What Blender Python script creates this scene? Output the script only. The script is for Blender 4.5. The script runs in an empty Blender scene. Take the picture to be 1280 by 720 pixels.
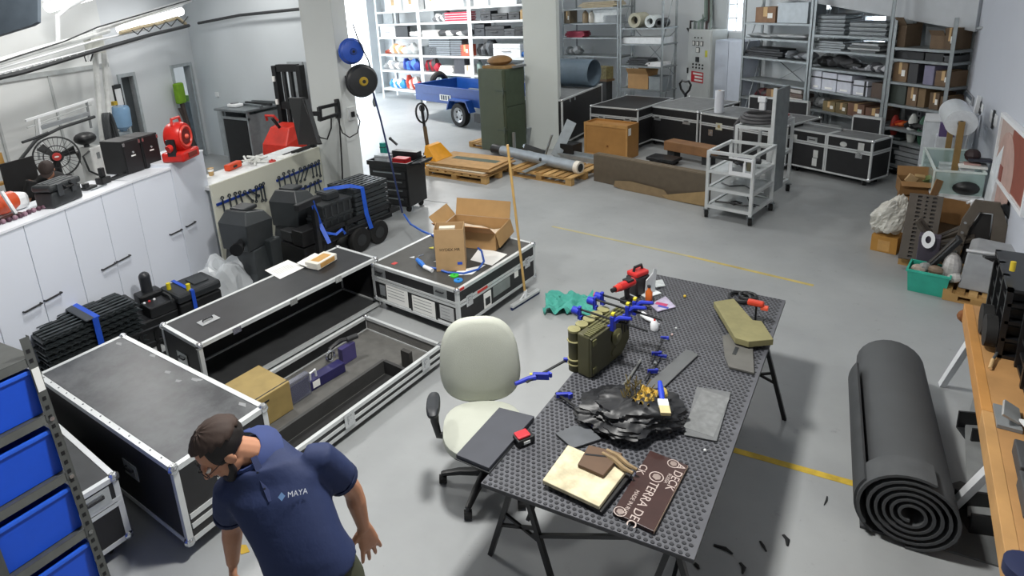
import bpy, bmesh, math, random
from mathutils import Vector, Matrix, Euler, noise
random.seed(7)
SC = bpy.context.scene
COL = SC.collection
PI = math.pi
R = math.radians

# ---------------------------------------------------------------- camera
CAM_H = 3.159
RIGHT = Vector((0.813868,0.577416,-0.064888))
DOWN = Vector((0.102583,-0.252706,-0.96209))
FWD = Vector((-0.571923,0.776357,-0.264902))
FPX, PCX, PCY = 756.96,574.29,211.99
cd = bpy.data.cameras.new('camera')
cd.sensor_width = 36.0
cd.lens = FPX / 1280 * 36.0
cd.shift_x = (640 - PCX) / 1280
cd.shift_y = -(360 - PCY) / 1280
cd.clip_start, cd.clip_end = 0.05,200
cam = bpy.data.objects.new('camera', cd)
COL.objects.link(cam)
M3 = Matrix((RIGHT, -DOWN, -FWD)).transposed()
cam.matrix_world = Matrix.Translation((0,0, CAM_H)) @ M3.to_4x4()
SC.camera = cam

# ---------------------------------------------------------------- sky and exposure
W = bpy.data.worlds.new('sky'); SC.world = W; W.use_nodes = True
bg = W.node_tree.nodes['Background']
bg.inputs[0].default_value = (0.86,0.93,1.0,1)
bg.inputs[1].default_value = 7.0
SC.view_settings.view_transform = 'Standard'
SC.view_settings.look = 'None'
SC.view_settings.gamma = 1.0
SC.view_settings.use_curve_mapping = False
SC.view_settings.exposure = 0.12

# ---------------------------------------------------------------- ceiling lamps (a fitting with a light in each, unseen above the view)
LAMPS = [  # x, y, z, size x, size y, watts
    (-1.72,2.72,4.35,0.45,0.45,185),
    (-5.2,2.6,4.35,0.5,0.5,85),
    (-1.6,8.2,4.35,0.5,0.5,30),
    (-5.4,8.6,4.35,0.5,0.5,78),
    (-9.6,3.9,4.35,0.5,0.5,62),
    (-10.0,6.6,4.35,0.5,0.5,48),
    (-4.2,13.2,4.35,0.5,0.5,42),
    (-11.2,13.4,4.35,0.6,0.6,260),  # added unseen lamp that overexposes the bay along with the gate daylight
]

# ---------------------------------------------------------------- where a line of sight meets a real plane of the room
def ray(px, py):
    return RIGHT * ((px - PCX) / FPX) + DOWN * ((py - PCY) / FPX) + FWD
def at(px, py, z=0.0):
    d = ray(px, py); k = (z - CAM_H) / d.z
    return Vector((d.x * k, d.y * k, z))
def onp(px, py, P, yaw):
    t = R(yaw); n = Vector((-math.sin(t), math.cos(t),0)); d = ray(px, py); o = Vector((0,0, CAM_H))
    k = (Vector((P[0], P[1],0)) - o).dot(n) / d.dot(n)
    return o + d * k
def far(px, py, dist):
    d = ray(px, py)
    return Vector((0,0, CAM_H)) + d * dist      # dist = depth along the view axis

# ---------------------------------------------------------------- materials
def lin(c):
    return tuple((x / 12.92 if x <= 0.04045 else ((x + 0.055) / 1.055) ** 2.4) for x in c)
def rgb(h):
    return lin((int(h[0:2],16) / 255, int(h[2:4],16) / 255, int(h[4:6],16) / 255))
MATS = {}
def mat(h, rough=0.55, metal=0.0, var=0.12, scale=9.0, bump=0.0, alpha=1.0, emit=0.0, trans=0.0, bscale=None):
    key = (h, rough, metal, var, scale, bump, alpha, emit, trans, bscale)
    if key in MATS: return MATS[key]
    m = bpy.data.materials.new('paint_' + h); m.use_nodes = True
    nt = m.node_tree; b = nt.nodes['Principled BSDF']
    c = rgb(h)
    tc = nt.nodes.new('ShaderNodeTexCoord')
    nz = nt.nodes.new('ShaderNodeTexNoise'); nz.inputs['Scale'].default_value = scale; nz.inputs['Detail'].default_value = 4
    nt.links.new(tc.outputs['Object'], nz.inputs['Vector'])
    rp = nt.nodes.new('ShaderNodeValToRGB')
    rp.color_ramp.elements[0].position = 0.3; rp.color_ramp.elements[1].position = 0.72
    rp.color_ramp.elements[0].color = tuple(max(0, x * (1 - var)) for x in c) + (1,)
    rp.color_ramp.elements[1].color = tuple(min(1, x * (1 + var)) for x in c) + (1,)
    nt.links.new(nz.outputs['Fac'], rp.inputs['Fac'])
    nt.links.new(rp.outputs['Color'], b.inputs['Base Color'])
    b.inputs['Roughness'].default_value = rough
    b.inputs['Metallic'].default_value = metal
    if bump:
        n2 = nz
        if bscale:
            n2 = nt.nodes.new('ShaderNodeTexNoise'); n2.inputs['Scale'].default_value = bscale
            nt.links.new(tc.outputs['Object'], n2.inputs['Vector'])
        bp = nt.nodes.new('ShaderNodeBump'); bp.inputs['Strength'].default_value = bump; bp.inputs['Distance'].default_value = 0.02
        nt.links.new(n2.outputs['Fac'], bp.inputs['Height']); nt.links.new(bp.outputs['Normal'], b.inputs['Normal'])
    if alpha < 1: b.inputs['Alpha'].default_value = alpha
    if trans: b.inputs['Transmission Weight'].default_value = trans; b.inputs['IOR'].default_value = 1.2
    if emit:
        b.inputs['Emission Color'].default_value = c + (1,); b.inputs['Emission Strength'].default_value = emit
    MATS[key] = m
    return m

BLACK = mat('17181a', 0.42, var=0.25, scale=14)
LAMIN = mat('1d1d1f', 0.5, var=0.22, scale=6)
RUBBER = mat('151515', 0.75)
ALU = mat('c4c8c9', 0.34,0.75, var=0.1)
ALU2 = mat('d3d6d6', 0.42,0.35, var=0.06)
STEEL = mat('8d9396', 0.4,0.8)
CHROME = mat('d5d7d8', 0.22,0.9)
WHITE = mat('e6e8ea', 0.5, var=0.03)
PAPER = mat('f0f0ec', 0.7, var=0.02)
CARD = mat('b08a5c', 0.8, var=0.09, scale=5)
CARD2 = mat('8d6c46', 0.8, var=0.1, scale=5)
BLUE = mat('1d4fd0', 0.45, var=0.1)
RED = mat('c22a20', 0.45, var=0.12)
WOOD = mat('c08a4a', 0.6, var=0.2, scale=3)
PALE = mat('c9a878', 0.65, var=0.15, scale=4)
DARK = mat('2a2c2e', 0.6, var=0.2)
GREY = mat('7c8082', 0.55, var=0.1)

# ---------------------------------------------------------------- mesh builder
class MB:
    def __init__(s): s.v = []; s.f = []; s.mi = []; s.cur = 0
    def add(s, vs, fs, M=None):
        o = len(s.v)
        for p in vs:
            p = Vector(p)
            s.v.append(tuple(M @ p if M is not None else p))
        for f in fs:
            s.f.append(tuple(i + o for i in f)); s.mi.append(s.cur)
        return s
    def box(s, x0, x1, y0, y1, z0, z1, M=None):
        return s.add([(x0, y0, z0),(x1, y0, z0),(x1, y1, z0),(x0, y1, z0),(x0, y0, z1),(x1, y0, z1),(x1, y1, z1),(x0, y1, z1)],
                     [(0,3,2,1),(4,5,6,7),(0,1,5,4),(1,2,6,5),(2,3,7,6),(3,0,4,7)], M)
    def cbox(s, c, d, M=None):
        return s.box(c[0] - d[0] / 2, c[0] + d[0] / 2, c[1] - d[1] / 2, c[1] + d[1] / 2, c[2] - d[2] / 2, c[2] + d[2] / 2, M)
    def prism(s, poly, z0, z1, M=None):
        n = len(poly)
        vs = [(x, y, z0) for x, y in poly] + [(x, y, z1) for x, y in poly]
        fs = [tuple(reversed(range(n))), tuple(range(n, 2 * n))] + [(i, (i + 1) % n, n + (i + 1) % n, n + i) for i in range(n)]
        return s.add(vs, fs, M)
    def loft(s, rings, cap=True, closed=True, M=None):
        n = len(rings[0]); vs = [p for r in rings for p in r]; fs = []
        for k in range(len(rings) - 1):
            for i in range(n if closed else n - 1):
                j = (i + 1) % n
                fs.append((k * n + i, k * n + j, (k + 1) * n + j, (k + 1) * n + i))
        if cap and closed:
            fs.append(tuple(reversed(range(n)))); e = (len(rings) - 1) * n; fs.append(tuple(range(e, e + n)))
        return s.add(vs, fs, M)
    def tube(s, pts, r, n=8, cap=True, M=None, flat=None):
        pts = [Vector(p) for p in pts]; rs = r if isinstance(r, (list, tuple)) else [r] * len(pts)
        rings = []; up = None
        for i, p in enumerate(pts):
            a = pts[max(0, i - 1)]; b = pts[min(len(pts) - 1, i + 1)]
            t = (b - a).normalized()
            if up is None:
                up = Vector((0,0,1)) if abs(t.z) < 0.9 else Vector((1,0,0))
            x = t.cross(up)
            if x.length < 1e-4: x = t.orthogonal()
            x.normalize(); y = x.cross(t).normalized(); up = y
            fl = flat or 1.0
            rings.append([p + x * (math.cos(2 * PI * k / n) * rs[i]) + y * (math.sin(2 * PI * k / n) * rs[i] * fl) for k in range(n)])
        return s.loft(rings, cap, True, M)
    def cyl(s, p0, p1, r0, r1=None, n=14, M=None):
        return s.tube([p0, p1],[r0, r0 if r1 is None else r1], n, True, M)
    def bar(s, p0, p1, w, h=None, M=None):
        """a square bar from p0 to p1"""
        p0 = Vector(p0); p1 = Vector(p1); t = (p1 - p0).normalized(); h = h or w
        up = Vector((0,0,1)) if abs(t.z) < 0.95 else Vector((0,1,0))
        x = t.cross(up).normalized() * (w / 2); y = x.cross(t).normalized() * (h / 2)
        return s.loft([[p - x - y, p + x - y, p + x + y, p - x + y] for p in (p0, p1)], True, True, M)
    def lathe(s, prof, n=20, M=None, a0=0, a1=2 * PI):
        full = abs(a1 - a0 - 2 * PI) < 1e-6; m = n if full else n + 1
        rings = [[(r * math.cos(a0 + (a1 - a0) * k / n), r * math.sin(a0 + (a1 - a0) * k / n), z) for k in range(m)] for r, z in prof]
        return s.loft(rings, full and prof[0][0] > 0 and prof[0] != prof[-1], full, M)
    def torus(s, c, R_, r, axis='z', n=24, k=8, M=None):
        pts = []
        for i in range(n + 1):
            a = 2 * PI * i / n
            u, v = R_ * math.cos(a), R_ * math.sin(a)
            pts.append(Vector(c) + (Vector((u, v, 0)) if axis == 'z' else Vector((u, 0, v)) if axis == 'y' else Vector((0, u, v))))
        return s.tube(pts, r, k, False, M)
    def grid(s, fn, nu, nv, M=None):
        vs = [fn(i / nu, j / nv) for j in range(nv + 1) for i in range(nu + 1)]
        fs = [(j * (nu + 1) + i, j * (nu + 1) + i + 1,(j + 1) * (nu + 1) + i + 1,(j + 1) * (nu + 1) + i) for j in range(nv) for i in range(nu)]
        return s.add(vs, fs, M)
    def ball(s, c, r, n=12, k=8, M=None, sc=(1,1,1)):
        rings = [[(c[0] + sc[0] * r * math.sin(PI * j / k) * math.cos(2 * PI * i / n), c[1] + sc[1] * r * math.sin(PI * j / k) * math.sin(2 * PI * i / n), c[2] - sc[2] * r * math.cos(PI * j / k)) for i in range(n)] for j in range(1, k)]
        return s.loft(rings, True, True, M)
    def build(s, name, m, parent=None, bevel=0.0, smooth=False, loc=None, rot=None, solid=0.0, sub=0):
        me = bpy.data.meshes.new(name)
        me.from_pydata(s.v, [], s.f)
        for x in (m if isinstance(m, (list, tuple)) else [m]): me.materials.append(x)
        if any(s.mi): me.polygons.foreach_set('material_index', s.mi)
        b = bmesh.new(); b.from_mesh(me); bmesh.ops.recalc_face_normals(b, faces=b.faces); b.to_mesh(me); b.free()
        if smooth:
            me.polygons.foreach_set('use_smooth', [True] * len(me.polygons))
            try: me.set_sharp_from_angle(angle=R(42))
            except Exception: pass
        me.update()
        o = bpy.data.objects.new(name, me); COL.objects.link(o)
        if parent is not None: o.parent = parent
        if loc is not None: o.location = loc
        if rot is not None: o.rotation_euler = rot
        if solid:
            k = o.modifiers.new('solid', 'SOLIDIFY'); k.thickness = solid; k.offset = 0
        if sub:
            k = o.modifiers.new('sub', 'SUBSURF'); k.levels = sub; k.render_levels = sub
        if bevel:
            k = o.modifiers.new('bevel', 'BEVEL'); k.width = bevel; k.segments = 2; k.limit_method = 'ANGLE'; k.angle_limit = R(40)
        return o

def T(name, label, cat, loc=(0,0,0), rz=0.0, group=None):
    o = bpy.data.objects.new(name, None); COL.objects.link(o); o.empty_display_size = 0.1
    o.location = loc; o.rotation_euler = (0,0, R(rz)); o['label'] = label; o['category'] = cat
    if group: o['group'] = group
    return o
def tag(o, label, cat, group=None, kind=None):
    o['label'] = label; o['category'] = cat
    if group: o['group'] = group
    if kind: o['kind'] = kind
    return o
def struct(o, label=None, cat=None):
    o['kind'] = 'structure'
    if label: o['label'] = label
    if cat: o['category'] = cat
    return o
def bx(name, x0, x1, y0, y1, z0, z1, m, parent=None, bevel=0.0, loc=None, rot=None):
    return MB().box(x0, x1, y0, y1, z0, z1).build(name, m, parent, bevel, loc=loc, rot=rot)
def kids(o): return [c for c in bpy.data.objects if c.parent == o]
def dup(root, loc, rz=0.0, label=None, group=None):
    r = root.copy(); COL.objects.link(r); r.location = loc; r.rotation_euler = (0,0, R(rz))
    if label: r['label'] = label
    if group: r['group'] = group
    for ch in kids(root):
        c = ch.copy(); COL.objects.link(c); c.parent = r
        for g in kids(ch):
            d = g.copy(); COL.objects.link(d); d.parent = c
    return r
def twin(o, parent=None, loc=None, rot=None):
    c = o.copy(); COL.objects.link(c)
    if parent is not None: c.parent = parent
    if loc is not None: c.location = loc
    if rot is not None: c.rotation_euler = rot
    return c
def text(body, size, m, parent, loc, rot=(0,0,0), name='lettering', ext=0.0005, align='CENTER', shear=0.0):
    cu = bpy.data.curves.new(name, 'FONT'); cu.body = body; cu.size = size; cu.extrude = ext
    cu.align_x = align; cu.align_y = 'CENTER'; cu.materials.append(m); cu.shear = shear
    o = bpy.data.objects.new('temp_text', cu); COL.objects.link(o)
    me = bpy.data.meshes.new_from_object(o); me.name = name
    bpy.data.objects.remove(o); bpy.data.curves.remove(cu)
    o = bpy.data.objects.new(name, me); COL.objects.link(o)
    if parent is not None: o.parent = parent
    o.location = loc; o.rotation_euler = rot
    return o
def yaw_of(a, b): return math.degrees(math.atan2(b.y - a.y, b.x - a.x))
# ================================================================ the setting
def floor_mat():
    m = bpy.data.materials.new('painted_concrete'); m.use_nodes = True; nt = m.node_tree; b = nt.nodes['Principled BSDF']
    tc = nt.nodes.new('ShaderNodeTexCoord')
    def noise(sc, det, rough=0.6):
        n = nt.nodes.new('ShaderNodeTexNoise'); n.inputs['Scale'].default_value = sc; n.inputs['Detail'].default_value = det
        n.inputs['Roughness'].default_value = rough; nt.links.new(tc.outputs['Object'], n.inputs['Vector']); return n
    def ramp(n, p0, c0, p1, c1):
        r = nt.nodes.new('ShaderNodeValToRGB'); e = r.color_ramp.elements
        e[0].position, e[0].color = p0, lin(c0) + (1,); e[1].position, e[1].color = p1, lin(c1) + (1,)
        nt.links.new(n.outputs['Fac'], r.inputs['Fac']); return r
    a = ramp(noise(0.55,8),0.3,(0.56,0.57,0.575),0.72,(0.66,0.67,0.67))
    s = ramp(noise(7,9,0.7),0.62,(1,1,1),0.78,(0.78,0.78,0.77))
    k = ramp(noise(42,3),0.70,(1,1,1),0.76,(0.62,0.61,0.6))
    mx = nt.nodes.new('ShaderNodeMixRGB'); mx.blend_type = 'MULTIPLY'; mx.inputs[0].default_value = 0.8
    nt.links.new(a.outputs[0], mx.inputs[1]); nt.links.new(s.outputs[0], mx.inputs[2])
    m2 = nt.nodes.new('ShaderNodeMixRGB'); m2.blend_type = 'MULTIPLY'; m2.inputs[0].default_value = 0.5
    nt.links.new(mx.outputs[0], m2.inputs[1]); nt.links.new(k.outputs[0], m2.inputs[2])
    nt.links.new(m2.outputs[0], b.inputs['Base Color'])
    rr = nt.nodes.new('ShaderNodeMapRange'); rr.inputs[3].default_value = 0.3; rr.inputs[4].default_value = 0.5
    nt.links.new(s.inputs[0].links[0].from_socket, rr.inputs[0]); nt.links.new(rr.outputs[0], b.inputs['Roughness'])
    bp = nt.nodes.new('ShaderNodeBump'); bp.inputs['Strength'].default_value = 0.06
    nt.links.new(s.outputs[0], bp.inputs['Height']); nt.links.new(bp.outputs[0], b.inputs['Normal'])
    return m
WALLM = mat('d3d7da', 0.6, var=0.035, scale=1.2)
WALLR = mat('c3c7d0', 0.6, var=0.03, scale=1.0)
struct(bx('floor', -17,1.6,-3,19,-0.2,0, floor_mat()))
struct(bx('ground', -60,-17,-30,60,-0.22,-0.02, mat('c9c9c4', 0.8)))
struct(bx('ceiling', -17,1.6,-3,19,4.6,4.8, WALLM))

def wallseg(name, a, b, z0, z1, th, m, side=1):
    """upright slab whose face runs a -> b; the thickness goes to the left (side=1) or right of that run"""
    a = Vector((a[0], a[1])); b = Vector((b[0], b[1])); d = (b - a).normalized(); n = Vector((-d.y, d.x)) * side * th
    p = [a, b, b + n, a + n]
    return struct(MB().prism([(q.x, q.y) for q in p], z0, z1).build(name, m))

RP = (-0.06,11.84); RYAW = -42            # line of the rack fronts, right half of the back wall
ru = Vector((math.cos(R(RYAW)), math.sin(R(RYAW)),0)); rn = Vector((-ru.y, ru.x, 0))
wb = Vector((RP[0], RP[1],0)) + rn * 0.6
CR = (0.84,(wb + ru * ((0.84 - wb.x) / ru.x)).y)      # corner of the back and the right wall
WB = wb + ru * -5.6
# back wall with window openings: built in strips round them
def back_s(px, py):
    p = onp(px, py, wb, RYAW); return (p - wb).dot(ru), p.z
s_end = (Vector((CR[0], CR[1],0)) - wb).dot(ru)
wins = []
for (x0, y0, x1, y1) in [(911,-30,927,41),(1020,2,1040,14),(1079,18,1107,34),(1077,48,1105,68)]:
    a = back_s(x0, y0); b = back_s(x1, y1)
    wins.append((min(a[0], b[0]), max(a[0], b[0]), min(a[1], b[1]), max(a[1], b[1])))
def back_wall():
    m = MB(); M = Matrix.Translation(wb) @ Matrix.Rotation(R(RYAW),4, 'Z')
    cuts = sorted([-5.6, s_end] + [w[0] for w in wins] + [w[1] for w in wins])
    for a, b in zip(cuts, cuts[1:]):
        c = (a + b) / 2; zs = [0.0]
        for w in sorted(wins, key=lambda w: w[2]):
            if w[0] - 1e-6 < c < w[1] + 1e-6: zs += [w[2], w[3]]
        zs.append(4.6)
        for i in range(0, len(zs),2):
            if zs[i + 1] - zs[i] > 0.01: m.box(a, b, 0,0.25, zs[i], zs[i + 1], M)
    return m
struct(back_wall().build('wall_back', mat('c9cfd2', 0.6, var=0.03, scale=1)))
for i, w in enumerate(wins):
    M = Matrix.Translation(wb) @ Matrix.Rotation(R(RYAW),4, 'Z')
    f = MB(); t = 0.035
    f.box(w[0], w[0] + t, 0.02,0.1, w[2], w[3], M).box(w[1] - t, w[1],0.02,0.1, w[2], w[3], M)
    f.box(w[0] + t, w[1] - t, 0.02,0.1, w[2], w[2] + t, M).box(w[0] + t, w[1] - t, 0.02,0.1, w[3] - t, w[3], M)
    if i == 0:
        for k in (1,2,3): z = w[2] + (w[3] - w[2]) * k / 4; f.box(w[0] + t, w[1] - t, 0.05,0.07, z - 0.012, z + 0.012, M)
        f.box((w[0] + w[1]) / 2 - .012,(w[0] + w[1]) / 2 + .012,0.05,0.07, w[2] + t, w[3] - t, M)
    fo = struct(f.build('window_%d' % (i + 1), WHITE))
    MB().box(w[0] + t, w[1] - t, 0.055,0.062, w[2] + t, w[3] - t, M).build('pane', mat('f4fbff', 0.1, var=0, trans=0.9, alpha=0.6), fo)
wallseg('wall_right', CR, (1.7,-3),0,4.6,0.2, WALLR, 1)
# deep bay behind the pillars
WBL = Vector((-16.3, WB.y + 1.78,0))
wallseg('wall_back_bay', (WBL.x, WBL.y),(WB.x, WB.y),0,4.6,0.25, mat('d8dcde', 0.6, var=0.03, scale=1),1)
m = MB(); m.box(-16.5,-16.3,8.35,9.6,0,4.6).box(-16.5,-16.3,17.0,19,0,4.6).box(-16.5,-16.3,9.6,17.0,3.9,4.6)
struct(m.build('wall_bay_gate', WALLM))
# left workshop walls
cB = Vector((-13.5,8.1,0)); dB = Vector((0.407,-0.914,0))
BYAW = math.degrees(math.atan2(dB.y, dB.x))
def on_b(px, py, off=0.0):
    n = Vector((-dB.y, dB.x, 0)) * off
    return onp(px, py, cB + n, BYAW)
def tb(p): return (Vector((p.x, p.y, 0)) - cB).dot(dB)
d2a, d2b = tb(on_b(255,185)), tb(on_b(234,185)); d1a, d1b = tb(on_b(166,100)), tb(on_b(150,100))
z2 = on_b(240,81).z; z1 = on_b(157,96).z
stepT = min(d1b + 0.3, tb(on_b(143,120,0.1)))
MBm = Matrix.Translation(cB) @ Matrix.Rotation(R(BYAW),4, 'Z')
m = MB()
for a, b, z0, zz in [(-0.2, d2a, 0,4.6),(d2a, d2b, z2,4.6),(d2b, d1a, 0,4.6),(d1a, d1b, z1,4.6),(d1b, stepT, 0,4.6)]:
    m.box(a, b, -0.15,0, z0, zz, MBm)
struct(m.build('wall_left', WALLM))
m = MB(); m.box(stepT, stepT + 9,0.0,0.1,0,4.6, MBm)
struct(m.build('wall_left_near', mat('dcdedd', 0.6, var=0.03, scale=1)))
m = MB()      # room beyond door 2 and the dark one beyond door 1
m.box(d2a - .6, d2b + .6,-1.6,-1.5,0,3, MBm)
struct(m.build('wall_corridor', mat('b9c6cd', 0.6)))
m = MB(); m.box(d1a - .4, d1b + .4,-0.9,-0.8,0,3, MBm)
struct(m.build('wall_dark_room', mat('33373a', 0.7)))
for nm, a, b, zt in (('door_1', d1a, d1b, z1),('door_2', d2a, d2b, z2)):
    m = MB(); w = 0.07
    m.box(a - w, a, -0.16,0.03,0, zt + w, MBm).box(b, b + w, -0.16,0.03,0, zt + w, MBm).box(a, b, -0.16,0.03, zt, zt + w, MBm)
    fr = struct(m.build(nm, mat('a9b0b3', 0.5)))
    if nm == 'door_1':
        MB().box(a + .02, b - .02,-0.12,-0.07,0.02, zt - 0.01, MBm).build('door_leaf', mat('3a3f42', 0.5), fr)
    else:
        H_ = Matrix.Translation(MBm @ Vector((b, -0.1,0))) @ Matrix.Rotation(R(BYAW - 115),4, 'Z')
        MB().box(0,(b - a) * .98,-0.02,0.02,0.02, zt - .02, H_).build('door_leaf', mat('9aa3a8', 0.5), fr)
wallseg('wall_front_left', (-13.5,8.1),(-9.0,8.1),0,4.6,0.22, mat('ccd2d6', 0.6, var=0.03, scale=1),1)
for k, (px, py) in enumerate([(272,118)]):
    p = onp(px, py, (0,8.1),0)
    tag(bx('light_switch', p.x - .06, p.x + .06,8.07,8.1, p.z - .05, p.z + .05, WHITE, None, .004), 'small white light switch plate on the grey wall above the steel cart', 'switch')
struct(bx('wall_front', -17,1.8,-3.3,-3,0,4.6, WALLM))
struct(bx('wall_front_bay', -17,-16.5,-3.3,8.1,0,4.6, WALLM))
# pillars
def pillar(name, a, b, depth, m):
    a = Vector(a); b = Vector(b); d = (b - a).normalized(); n = Vector((-d.y, d.x, 0))
    p = [a, b, b + n * depth, a + n * depth]
    return struct(MB().prism([(q.x, q.y) for q in p],0,4.6).build(name, m, None, 0.01))
pillar('pillar_bay', at(659,187), at(699,187),0.55, mat('c7ccc8', 0.6, var=0.03, scale=1))

struct(bx('pillar_front', -7.2,-6.53,6.1,6.38,0,4.6, mat('d0d4d2', 0.6, var=0.03, scale=1), None, 0.008))
# sloping roof beams over the right-hand racks
def wall_at(px, py, off): return onp(px, py, wb - rn * off, RYAW)
b0 = wall_at(1000,-3,0.15); b1 = wall_at(1236,38,0.15); dd = (b1 - b0)
m = MB(); up = Vector((0,0,0.62))
for p, q in ((b0 - dd * .15, b1),):
    t = -rn * 0.25
    m.loft([[p, p + up, p + up + t, p + t],[q, q + up, q + up + t, q + t]])
struct(m.build('ceiling_beam_1', mat('c2c6ca', 0.6, var=0.03)))
q0 = Vector((0.55,11.0,2.98)); q1 = Vector((0.85,4.0,2.98))
struct(MB().box(-.0,.5,-9,0,0,.5).build('ceiling_beam_2', mat('d6d9da', 0.6), loc=(0.62,11.2,2.98), rot=(0,0, R(2.5))))
# painted lines and the joint on the floor
YEL = mat('c2ad4c', 0.6, var=0.25, scale=9)
def strip(name, a, b, w, m_):
    a = at(*a); b = at(*b); d = (b - a).normalized(); n = Vector((-d.y, d.x, 0)) * w / 2
    return struct(MB().prism([((a - n).x, (a - n).y),((b - n).x, (b - n).y),((b + n).x, (b + n).y),((a + n).x, (a + n).y)],0.0005,0.002).build(name, m_))
strip('trim_1', (915,562),(1086,610),0.055, mat('c8a93a', 0.6, var=0.3, scale=9))
strip('trim_2', (690,283),(860,320),0.05, mat('b3ab84', 0.6, var=0.12, scale=5))
strip('trim_3', (860,320),(1017,357),0.05, mat('bba964', 0.6, var=0.2, scale=5))
strip('trim_4', (497,246),(560,254),0.02, mat('7b7d7d', 0.7))
# yellow dash left of the man and the scraps of black offcut on the floor
for i, (a, b, w, bend) in enumerate([((892,682),(916,693),.022,.01),((925,704),(928,718),.018,.012),((950,677),(958,690),.014,.0),((979,669),(984,683),.02,.01),((868,704),(874,712),.02,.0),((1034,621),(1030,632),.008,.004)]):
    p = at(*a); q = at(*b); mdl = (p + q) / 2 + Vector((bend, bend, 0))
    tag(MB().tube([p + Vector((0,0,.004)), mdl + Vector((0,0,.006)), q + Vector((0,0,.004))],[w * .5, w * .7, w * .3],6, flat=.3).build('rubber_offcut', BLACK, smooth=True),
        ['long curled black rubber offcut on the floor right of the table corner', 'upright black rubber sliver at the bottom of the picture by table end', 'short black rubber scrap between curled offcut and yellow line', 'black rubber scrap on the floor farthest from the table edge', 'tiny black crumb of rubber right under the table corner', 'thin black thread of rubber below the yellow line'][i], 'offcut', 'rubber scraps on the floor')
p = at(303,686); tag(MB().prism([(-.05,0),(.03,-.03),(.06,.01),(0,.03)],0,.004).build('yellow_scrap', mat('c9a63c'), loc=p), 'ragged yellow tape scrap on the floor beside the man', 'scrap')
# conduits and cable tray along the left wall
nB = Vector((-dB.y, dB.x, 0))
def lw(px, py, off=0.85): return on_b(px, py, off)
def run(name, pts, r, m_, label, cat='pipe', off=.85):
    return tag(MB().tube([lw(*p, off) for p in pts], r, 8).build(name, m_, smooth=True), label, cat)
GP = mat('c9ccca', 0.5); DP = mat('303234', 0.6)
run('conduit_pipe', [(-30,86),(55,60),(108,46),(135,38)],.05, mat('dfe1e0', .5), 'thick white duct pipe running highest along the left wall', off=.8)
run('conduit_pipe', [(-30,94),(60,68),(118,51),(185,36)],.018, WHITE, 'thin white conduit directly under the thick white duct pipe', off=.9)
run('cable_duct', [(118,40),(150,28),(190,15),(238,0)],.05, mat('dddfdf', .5), 'white duct rising from the junction box towards the wall corner', off=.8)
run('cable_bundle', [(-30,104),(30,90),(90,72),(130,60),(190,43),(236,32)],.035, DP, 'black cable bundle strung along the left wall to the pillar', 'cable', off=1.0)
tag(MB().tube([onp(x, y, (0,7.9),0) for x, y in ((248,29),(300,19),(378,11))],.03,8).build('cable_bundle', DP, smooth=True), 'black cable bundle crossing the grey wall to the pillar', 'cable')
run('cable_bundle', [(-30,88),(20,71),(80,52),(122,34),(170,20),(250,-4)],.012, DP, 'thin black cable on top of the white duct along left wall', 'cable', off=.95)
t = T('cable_tray', 'white wire cable tray hanging under the left wall conduits', 'tray', lw(-30,99,.9))
o0 = lw(-30,99,.9)
def rel(p): return lw(*p, .9) - o0
for dz in (0,-.06):
    MB().tube([rel((-30,99)) + Vector((0,0, dz)), rel((60,76)) + Vector((0,0, dz)), rel((180,45)) + Vector((0,0, dz))],.014,6).build('side_rail', WHITE, t)
for k in range(24):
    f = k / 23; p = rel((-30 + 210 * f, 99 - 54 * f)); MB().bar(p + nB * .12, p - nB * .05 + Vector((0,0,-.06)),.012).build('rung', WHITE, t)
jb = lw(117,52,.75)
t = T('junction_box', 'white junction box where pipes meet above the vertical conduits', 'box', jb, BYAW)
MB().box(-.14,.14,-.08,.08,-.2,.14).build('box_body', mat('cfd0c8', .5), t, .01)
for k in range(4): MB().tube([(-.1 + .06 * k, -.06,-.15),(-.15 + .09 * k, -.14,-.2 - .03 * (k % 2)),(.05 * k, -.1,-.32)],.012,6).build('cable', DP if k % 2 else WHITE, t)
for i, (x, yb) in enumerate([(118,168),(129,180)]):
    run('conduit_riser', [(x, 60),(x + 10,175)],.05, mat('d3d5d3', .5),['vertical grey conduit nearest the fan below the junction box', 'vertical grey conduit nearest the dark doorway'][i], off=.62)
run('drop_pipe', [(72,18),(73,58)],.035, WHITE, 'short vertical white pipe hanging from the lamp bracket', off=.8)
run('lamp_bracket', [(73,20),(86,9),(112,-4)],.03, WHITE, 'slanted white bracket pipe beneath the end lamp', 'pipe', off=.8)
run('crooked_duct', [(150,41),(175,34),(195,30),(222,22),(232,30)],.035, mat('b9aa8c', .5), 'tan cable duct with sagging wires under the lit tube lamp', 'duct', off=.95)
for k in range(5):
    x = 165 + 14 * k; p = [(x, 38 - 3.6 * k),(x + 7,43 - 3.4 * k),(x + 14,35 - 3.6 * k)]
    run('sagging_wire', p, .01, DP, ['sagging black wire loop nearest the junction box under tan duct', 'second sagging wire loop under tan duct', 'third sagging wire loop under tan duct', 'fourth sagging wire loop under tan duct', 'last sagging wire loop under the end of tan duct'][k], 'wire', off=1.0)
# lit tube lamps on the left
GLOW = mat('ffffff', .3, var=0, emit=4.0)
for i, (a, b, off) in enumerate([((150,37),(226,14),.7),((60,9),(112,-6),.7), ]):
    p = lw(*a, off); q = lw(*b, off)
    t = T('tube_lamp', ['lit white tube lamp above the tan duct on the left wall', 'lit white tube lamp by the dark panel at the top'][i], 'lamp', p)
    MB().tube([(0,0,0), q - p],.085,10).build('lit_tube', GLOW, t, smooth=True)
    MB().bar(Vector((0,0,.11)), q - p + Vector((0,0,.11)),.14,.05).build('lamp_housing', WHITE, t)
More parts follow.
